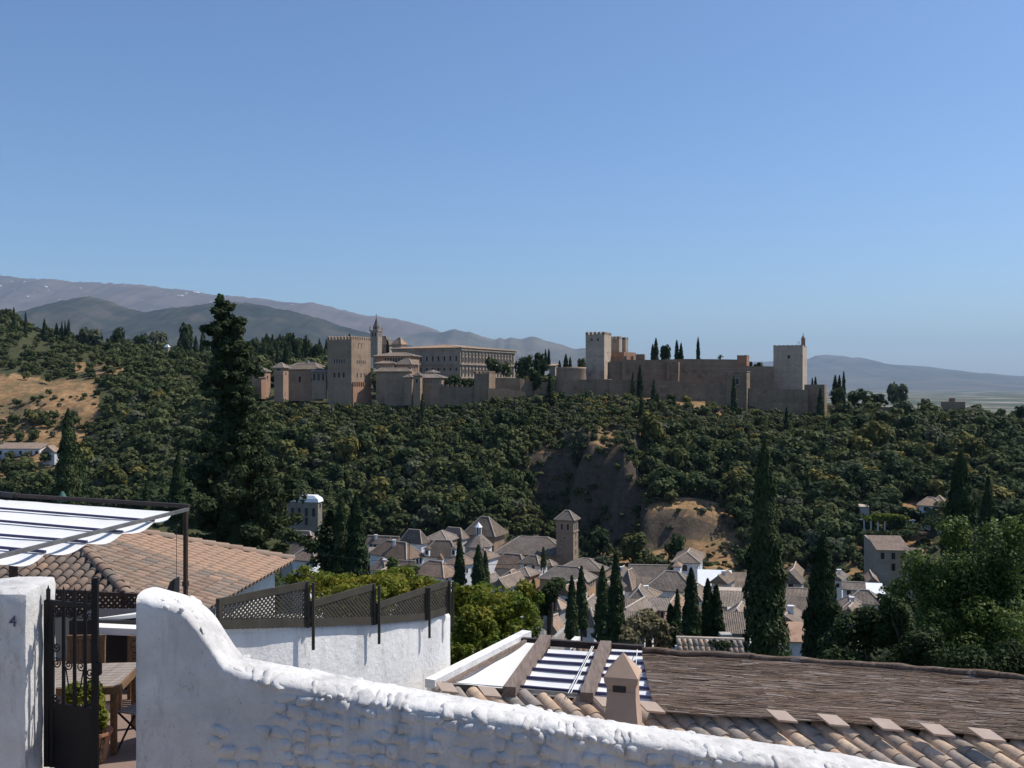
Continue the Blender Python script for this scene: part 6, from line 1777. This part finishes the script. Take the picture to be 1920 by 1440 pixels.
m3 = MB(); q = P(323, 1098, 13.5); m3.hexa([q + Vector(d) for d in ((-.09, -.03, -.12), (.05, -.09, -.12), (.09, .03, -.12), (-.05, .09, -.12))], [q + Vector(d) for d in ((-.02, -.03, .06), (.07, -.09, .12), (.09, .03, .12), (0, .09, .06))]); m3.build('housing', M['darkmetal'], FL)
MB().bar(q + Vector((0, 0, -.12)), q + Vector((0, 0, -.6)), .03, .03).build('bracket', M['darkmetal'], FL)

# ---------------------------------------------------------------- lower terrace: canvas pergola, reed mats, tiled verge, chimney
zp_ = -4.1
PG = thing('pergola', 'timber pergola with white canvas strips and navy bars beyond the wall', 'pergola', L(1030, 1260, zp_) - Vector((0, 0, 2.5)))
def sheet(name, A, B, C, D_, sag, root, nu=14, nv=8, mat='canvas', wav=.0):
    mb = MB()
    for j in range(nv + 1):
        t_ = j / nv
        for k in range(nu + 1):
            s_ = k / nu
            q = A.lerp(B, s_).lerp(D_.lerp(C, s_), t_)
            q.z -= sag * math.sin(math.pi * t_) * (.6 + .4 * math.sin(math.pi * s_))
            q.z += wav * mno.noise(Vector((q.x * 1.4, q.y * 1.4, 5)))
            mb.v.append(tuple(q))
    for j in range(nv):
        for k in range(nu): mb.f.append((j * (nu + 1) + k, j * (nu + 1) + k + 1, (j + 1) * (nu + 1) + k + 1, (j + 1) * (nu + 1) + k))
    return mb.build(name, M[mat], root, True)
midL = [(1028, 1217), (1021, 1229), (1006, 1242), (996, 1256), (983, 1272), (969, 1289), (960, 1297)]
midR = [(1122, 1223), (1117, 1235), (1112, 1248.5), (1105, 1265), (1099, 1281), (1092, 1300), (1090, 1308)]
rgtL = [(1147, 1217), (1144, 1226), (1134, 1241), (1130, 1255), (1127, 1268), (1121, 1286), (1114, 1302), (1112, 1310)]
rgtR = [(1206, 1220), (1212, 1229), (1218, 1246), (1222, 1260), (1226, 1276), (1231, 1294), (1234, 1311), (1235, 1320)]
for (Lp, Rp) in ((midL, midR), (rgtL, rgtR)):
    LL = [L(*q, zp_) for q in Lp]; RR = [L(*q, zp_) for q in Rp]
    for i in range(len(LL) - 1):
        sheet('canvas_strip', LL[i + 1], RR[i + 1], RR[i], LL[i], .05, PG)
    for i in range(1, len(LL) - 1):
        MB().bar(LL[i] + Vector((0, 0, .02)), RR[i] + Vector((0, 0, .02)), .035, .035).build('bar', M['navy'], PG)
sheet('canvas_panel', L(832, 1283, zp_), L(950, 1293, zp_), L(1010, 1208, zp_), L(972, 1205, zp_), .10, PG, 16, 16, wav=.05)
MB().bar(L(955, 1297, -4.06), L(1024, 1198, -4.06), .17, .13).build('beam', M['oldwood'], PG)
MB().bar(L(1100, 1308, -4.06), L(1136, 1209, -4.06), .17, .13).build('beam', M['oldwood'], PG)
MB().bar(L(968, 1206, -4.12) + Vector((0, .1, .02)), L(1208, 1222, -4.12) + Vector((0, .1, .02)), .08, .10).build('back_rail', M['post'], PG)
MB().bar(L(828, 1288, -4.16), L(1115, 1312, -4.16), .05, .14).build('flashing', M['zinc'], PG)
for a, b in (((1065, 1300), (1110, 1212)), ((1070, 1300), (1113, 1212)), ((1192, 1250), (1195, 1218))): MB().tube([L(*a, -4.04), L(*b, -4.03)], .006, 5).build('cord', M['canvas'], PG)
m3 = MB(); a_ = L(806, 1282, -4.08); b_ = L(988, 1189, -4.08); m3.bar(a_, b_, .16, .12); m3.build('edge_coping', M['wash2'], PG)
m3 = MB(); a_ = L(829, 1287, -4.08); b_ = L(985, 1203, -4.08); m3.bar(a_, b_, .05, .06); m3.build('edge_rail', M['oldwood'], PG)
for (px, py) in ((958, 1296), (1024, 1200), (1102, 1306), (1136, 1211), (970, 1206), (832, 1286)):
    q = L(px, py, -4.12); MB().bar(Vector((q.x, q.y, -8.5)), q + Vector((0, 0, -.08)), .12, .12).build('post', M['oldwood'], PG)
# reed mats
def mat_sheet(label, q4, z, seed):
    A, B, C, D_ = [L(*q, z) for q in q4]
    r = thing('reed_mat', label, 'mat', A)
    mb = MB(); nu, nv = 40, 26
    for j in range(nv + 1):
        t_ = j / nv
        for k in range(nu + 1):
            s_ = k / nu; q = A.lerp(B, s_).lerp(D_.lerp(C, s_), t_)
            q.z += .03 * mno.noise(Vector((q.x * 1.1, q.y * 1.6, 2))) + .02 * mno.noise(Vector((q.x * 3, q.y * 6, 2)))
            q.z += .04 * max(0, t_ - .85) / .15 + (.006 if int(seed) % 2 == 0 else 0)
            mb.v.append(tuple(q))
    for j in range(nv):
        for k in range(nu): mb.f.append((j * (nu + 1) + k, j * (nu + 1) + k + 1, (j + 1) * (nu + 1) + k + 1, (j + 1) * (nu + 1) + k))
    mb.build('mat', M['reed'], r, True)
    rd = MB(); eu = (B - A).normalized(); rr = random.Random(int(seed * 13))
    for j in range(150):                          # bundles of reeds laid side by side
        t_ = (j + .5) / 150; s_ = -rr.uniform(0, .12)
        while s_ < 1.0:
            ln_ = rr.uniform(.10, .32); s0, s1 = max(s_, -.004), min(s_ + ln_, 1.004)
            if s1 - s0 > .02 and rr.random() < .93:
                tt = t_ + rr.uniform(-.004, .004)
                q0 = A.lerp(B, s0).lerp(D_.lerp(C, s0), tt); q1 = A.lerp(B, s1).lerp(D_.lerp(C, s1), tt + rr.uniform(-.005, .005))
                for q in (q0, q1): q.z += .03 * mno.noise(Vector((q.x * 1.1, q.y * 1.6, 2))) + .02 * mno.noise(Vector((q.x * 3, q.y * 6, 2))) + .04 * max(0, t_ - .85) / .15 + rr.uniform(0, .008)
                rd.bar(q0, q1, rr.uniform(.012, .024), .016)
            s_ += ln_ + rr.uniform(0, .01)
    ro_ = rd.build('reeds', M['reed'], r); ro_['kind'] = 'stuff'
    pts_ = []; rad = []
    for k in range(25):
        s_ = k / 24; q = D_.lerp(C, s_); q += Vector((0, -.02, .075 + .03 * mno.noise(Vector((s_ * 4, seed, 0))))); pts_.append(q); rad.append(.042 + .015 * mno.noise(Vector((s_ * 6, seed, 3))))
    MB().tube(pts_, rad, 12).build('rolled_edge', M['reed'], r, True)
    return r
mat_sheet('leftmost brown reed mat next to the canvas strips', [(1228, 1333), (1465, 1349), (1416, 1240), (1204, 1228)], -4.07, 1.0)
mat_sheet('second brown reed mat from the canvas strips', [(1455, 1349), (1738, 1369), (1640, 1256), (1408, 1241)], -4.07, 2.0)
mat_sheet('third brown reed mat from the canvas strips', [(1726, 1369), (2010, 1394), (1872, 1274), (1630, 1255)], -4.07, 3.0)
mat_sheet('rightmost brown reed mat at the edge of view', [(2004, 1394), (2200, 1412), (2080, 1302), (1862, 1273)], -4.07, 4.0)
FR = thing('mat_frame', 'timber frame carrying the reed mats', 'frame', L(1600, 1300, -4.2))
for a, b in (((1235, 1340), (2150, 1415)), ((1204, 1236), (2080, 1310)), ((1215, 1285), (2110, 1355))): MB().bar(L(*a, -4.22), L(*b, -4.22), .1, .12).build('beam', M['oldwood'], FR)
for px, py in ((1240, 1340), (1700, 1378), (2100, 1410), (1206, 1238), (1640, 1274), (2060, 1308)):
    q = L(px, py, -4.22); MB().bar(Vector((q.x, q.y, -8.5)), q - Vector((0, 0, .06)), .12, .12).build('post', M['oldwood'], FR)
# tiled verge along the front
VR = thing('tiled_roof', 'strip of pale barrel tiles between white wall and reed mats', 'roof', L(1400, 1360, -5))
E0, E1 = L(820, 1292, -4.17), L(2020, 1403, -4.17)
ed = (E1 - E0); el = ed.length; ed.normalize()
dn = Vector((.45, -.85, -.30)).normalized(); nr_ = ed.cross(-dn).normalized()
if nr_.z < 0: nr_ = -nr_
random.seed(33)
n_ = int(el / .245)
for i in range(n_ + 1):
    o = E0 + ed * (i * .245) + dn * random.uniform(-.05, .05)
    k = 0
    while (o + dn * (k * .27 + .2)).y > Df((o + dn * (k * .27)).x) + .62 and k < 9:
        q = o + dn * (k * .27)
        put_tile(VR, random.choice(TBm), q + nr_ * (.02 - .0 * k), dn, nr_); k += 1
mb = MB(); mb.hexa([E0 + Vector((0, 0, -.25)), E0 + dn * 2.4 - Vector((0, 0, .25)), E1 + dn * 2.4 - Vector((0, 0, .25)), E1 - Vector((0, 0, .25))], [E0 - Vector((0, 0, .03)), E0 + dn * 2.4 - Vector((0, 0, .03)), E1 + dn * 2.4 - Vector((0, 0, .03)), E1 - Vector((0, 0, .03))])
mb.build('roof_deck', M['tileB'], VR)
for px, py in ((838, 1288), (918, 1296), (1138, 1316), (1221, 1324), (1466, 1341), (1562, 1349), (1662, 1357), (1757, 1367), (1850, 1376)):
    q = L(px, py, -4.0) ; s_ = dn.cross(nr_).normalized()
    c4 = [q - ed * .115 - dn * .11, q - ed * .115 + dn * .11, q + ed * .115 + dn * .11, q + ed * .115 - dn * .11]; m3 = MB(); m3.hexa([p_ - nr_ * .03 for p_ in c4], c4); m3.build('flat_tile', M['plate'], VR)
mb = MB(); w0 = E0 + Vector((0, .1, 0)); w1 = E1 + Vector((0, .1, 0))
BH = thing('terrace_house', 'white house body under the pergola and tiled strip', 'house', (3, 13, -9))
MB().prism([(E0.x, E0.y + .12), (E1.x, E1.y + .12), (E1.x, E1.y + .4), (E0.x, E0.y + .4)], -9.5, -4.32).build('wall', M['wash2'], BH)
MB().prism([(L(800, 1283, -4.2).x, L(800, 1283, -4.2).y), (E0.x, E0.y + .12), (E0.x, E0.y + .4), (L(988, 1192, -4.2).x, L(988, 1192, -4.2).y)], -9.5, -4.2).build('wall', M['wash2'], BH)
mb = MB(); mb.prism([(-1.5, 13.6), (7.5, 11.2), (9.5, 15.0), (.5, 16.3)], -7.2, -7.0); mb.build('floor', M['floor'], BH)
# chimney
CHM = thing('chimney', 'salmon rendered chimney with pointed cap and smoke slot', 'chimney', (X(1170, 11.6), 11.7, -4.9))
cx, cy = X(1170, 11.65), 11.75
k_ = 11.6 / F
def sq(w, z): 
    a = R(-14); return [Vector((cx + math.cos(a) * x_ - math.sin(a) * y_, cy + math.sin(a) * x_ + math.cos(a) * y_, z)) for x_, y_ in ((-w, -w), (w, -w), (w, w), (-w, w))]
zz = lambda y: Z(y, 11.6)
m3 = MB(); lv = [(.21, -5.0), (.205, zz(1362)), (.185, zz(1335)), (.172, zz(1310)), (.172, zz(1296))]
for (w0_, a_), (w1_, b_) in zip(lv[:-1], lv[1:]): m3.hexa(sq(w0_, a_), sq(w1_, b_))
m3.build('stack', M['chimney'], CHM)
m3 = MB(); lv = [(.172, zz(1296) + .004), (.172, zz(1288)), (.198, zz(1279)), (.203, zz(1270))]
for (w0_, a_), (w1_, b_) in zip(lv[:-1], lv[1:]): m3.hexa(sq(w0_, a_), sq(w1_, b_))
m3.build('neck', M['chimney'], CHM)
m3 = MB(); b_ = sq(.203, zz(1270) + .003); m3.add(b_ + [Vector((cx, cy, zz(1229)))], [(0, 1, 4), (1, 2, 4), (2, 3, 4), (3, 0, 4), (3, 2, 1, 0)]); m3.build('cap', M['chimney'], CHM)
a = R(-14); fx = Vector((math.cos(a), math.sin(a), 0)); fn = Vector((math.sin(a), -math.cos(a), 0))
m3 = MB(); m3.box(Vector((cx, cy, zz(1291))) + fn * .172 - fx * .02, (.155, .02, .08), a); m3.build('smoke_slot', M['pane'], CHM)
# garden coping beyond the mats
GC = thing('garden_coping', 'white garden wall with tiled coping behind the reed mats', 'wall', P(1330, 1230, 44))
a_, b_ = P(1268, 1203, 44), P(1395, 1208, 44)
MB().prism([(a_.x, a_.y), (b_.x, b_.y), (b_.x, b_.y + .4), (a_.x, a_.y + .4)], -20, Z(1214, 44)).build('wall', M['wash2'], GC)
MB().tube([P(1268, 1196, 44.3), P(1395, 1200, 44.3)], .10, 8).build('ridge_capping', M['ridge'], GC)
dd = Vector((0, -.8, -.6)).normalized()
for i in range(12):
    q = P(1272 + 10.4 * i, 1199 + .33 * i, 44.2); put_tile(GC, random.choice(TBm), q, dd, Vector((0, -.6, .8)), sc=1.15); put_tile(GC, random.choice(TBm), q + dd * .3, dd, Vector((0, -.6, .8)), sc=1.15)
GK = thing('garden_coping', 'short tiled wall coping right behind the canvas pergola', 'wall', P(1150, 1225, 24))
a_, b_ = P(1083, 1212, 24), P(1190, 1222, 24); MB().prism([(a_.x, a_.y), (b_.x, b_.y), (b_.x, b_.y + .35), (a_.x, a_.y + .35)], -14, Z(1219, 24)).build('wall', M['greywall'], GK)
for i in range(12):
    q = P(1086 + 9 * i, 1210 + .85 * i, 24.2); put_tile(GK, random.choice(TA), q, Vector((0, -.9, -.43)).normalized(), Vector((0, -.43, .9)))
MB().bar(P(1064, 1215, 23), P(1083, 1197, 24.5), .14, .1).build('ridge_capping', M['wash2'], GK)
AM = thing('antenna_mast', 'thin television antenna mast standing over the village roofs', 'antenna', P(767, 1095, 70))
MB().tube([P(767, 1100, 70), P(767, 1012, 70)], .03, 6).build('pole', M['darkmetal'], AM)
for yy, w_ in ((1014, .5), (1018, .7), (1022, .6)): MB().bar(P(767, yy, 70) - Vector((w_, 0, 0)), P(767, yy, 70) + Vector((w_, .1, 0)), .02, .02).build('antenna_rod', M['darkmetal'], AM)
PW = thing('power_line', 'slack black cable strung across in front of the village houses', 'cable', P(700, 1047, 62))
MB().tube([P(600 + 25 * i, 1040 + 1.05 * i + 9 * math.sin(i / 16 * math.pi), 62) for i in range(17)], .014, 5).build('wire', M['darkmetal'], PW)
HW = thing('gate_post', 'old square stone gate post beside the giant cypress', 'post', P(1360, 1240, 46)); a_ = P(1360, 1190, 46)
MB().box((a_.x, a_.y, a_.z - .9), (.42, .42, 1.7)).build('shaft', M['greywall'], HW); MB().box((a_.x, a_.y, a_.z), (.52, .52, .14)).build('cap', M['greywall'], HW)

# ---------------------------------------------------------------- parked car in the street (only its roof edge shows)
CR = thing('parked_car', 'dark parked car whose roof edge shows at the bottom of the view', 'car', (-1.12, 7.0, -4.53))
cx, cy = -1.12, 7.0
def cs(pts, z): return [Vector((cx + x_, cy + y_, z)) for x_, y_ in pts]
rc = lambda a, b, w: [(a, -w), (b, -w), (b, w), (a, w)]
m3 = MB(); m3.hexa(cs(rc(-2.0, 2.0, .8), -4.330), cs(rc(-2.05, 2.05, .86), -3.990)); m3.hexa(cs(rc(-2.05, 2.05, .86), -3.986), cs(rc(-1.95, 1.95, .80), -3.630)); m3.build('body', M['carpaint'], CR)
m3 = MB(); m3.hexa(cs(rc(-1.55, 1.15, .76), -3.628), cs(rc(-1.05, .65, .60), -3.070)); m3.build('cabin_glass', M['glass'], CR)
mb = MB(); nu, nv = 16, 10
for j in range(nv + 1):
    for k in range(nu + 1):
        s_, t_ = k / nu * 2 - 1, j / nv * 2 - 1
        mb.v.append((cx - .2 + s_ * .88, cy + t_ * .62, -3.065 + .135 * (1 - s_ ** 2) * (1 - .5 * t_ ** 2) + .02 * (1 - t_ ** 2)))
for j in range(nv):
    for k in range(nu): mb.f.append((j * (nu + 1) + k, j * (nu + 1) + k + 1, (j + 1) * (nu + 1) + k + 1, (j + 1) * (nu + 1) + k))
mb.build('roof', M['carpaint'], CR, True)
for sx in (-1.25, 1.25):
    for sy in (-.78, .78):
        c_ = Vector((cx + sx, cy + sy, -4.210)); w = MB(); w.tube([c_ + Vector((0, -.09, 0)), c_ + Vector((0, .09, 0))], .31, 18); wo = w.build('wheel', M['rubber'], CR, True)
for sx, nm in ((2.0, 'headlight'), (-2.0, 'tail_light')):
    for sy in (-.6, .6): MB().box((cx + sx, cy + sy, -3.830), (.14, .3, .12)).build(nm, M['glass'], CR)
# ---------------------------------------------------------------- gardens between the village houses
random.seed(91)
occ = []
for o in list(COL.objects):
    if o.type == 'EMPTY' and o.get('category') in ('house', 'church', 'tower'): occ.append((o.location.x, o.location.y))
k = 0
for _ in range(900):
    if k >= 100: break
    px = random.uniform(-160, 1960); D = random.uniform(70, 300)
    x, y, z = on_ground(px, D)
    if any((a - x) ** 2 + (b - y) ** 2 < 10 ** 2 for a, b in occ): continue
    occ.append((x, y)); k += 1
    pr = random.choice(PB + PO); s = random.uniform(.55, .95)
    plant('garden_tree', pr, (x, y, z - .3), random.uniform(0, 6), s, 'small leafy garden tree ' + ('hidden low behind the left awning' if px < 200 else 'below the left awning post' if px < 380 else 'near the conifer foot' if px < 560 else 'left of the village' if px < 700 else 'among the left village houses' if px < 830 else 'near the church chapel' if px < 930 else 'in front of the church nave' if px < 1060 else 'right of the church tower' if px < 1180 else 'near the lookout tower' if px < 1330 else 'near the giant cypress' if px < 1480 else 'between the two tall cypresses' if px < 1560 else 'above the dark shrubs' if px < 1700 else 'behind the poplar' if px < 1850 else 'at the right edge of the valley') + (', nearer' if D < 140 else ', middle distance' if D < 220 else ', farther'), 'tree', 'garden trees in the valley')
items = []
for _ in range(3800):
    px = random.uniform(-300, 2000); D = random.uniform(26, 330)
    x, y, z = on_ground(px, D)
    items.append((random.choice(('l_dark', 'l_mix', 'l_olive')), random.choice(SCR), (x, y, z), random.uniform(0, 6), (random.uniform(.8, 2.2),) * 3))
mass('undergrowth', items, 'low green undergrowth between the houses in the valley', None)
# ---------------------------------------------------------------- tell look-alikes apart by their order from the left
ORD = ('leftmost', 'second from left', 'third from left', 'fourth from left', 'fifth from left', 'sixth from left', 'seventh from left', 'eighth from left', 'ninth from left', 'tenth from left', 'eleventh from left', 'twelfth from left', 'thirteenth from left', 'fourteenth from left', 'fifteenth from left', 'sixteenth from left')
same = {}
for o in COL.objects:
    if o.parent is None and o.get('label'): same.setdefault(o['label'], []).append(o)
for lab, obs in same.items():
    if 1 < len(obs) <= 16 and len(lab.split()) <= 13:
        obs.sort(key=lambda o: o.location.x / max(o.location.y, 1))
        for i, o in enumerate(obs): o['label'] = lab + ', ' + ORD[i]
# ---------------------------------------------------------------- summer haze
mb = MB()
mb.box((0, 23500, 1040), (106000, 49000, 2320))
hz = bpy.data.materials.new('haze'); hz.use_nodes = True
for n_ in list(hz.node_tree.nodes):
    if n_.type == 'BSDF_PRINCIPLED': hz.node_tree.nodes.remove(n_)
pv = hz.node_tree.nodes.new('ShaderNodeVolumePrincipled')
pv.inputs['Color'].default_value = (.52, .74, 1.0, 1)
pv.inputs['Density'].default_value = 2.3e-5
pv.inputs['Anisotropy'].default_value = 0.0
hz.node_tree.links.new(pv.outputs[0], hz.node_tree.nodes['Material Output'].inputs['Volume'])
hz.cycles.homogeneous_volume = True
tag(mb.build('haze', hz), 'pale blue summer haze filling the air over the valley', 'haze', kind='stuff')
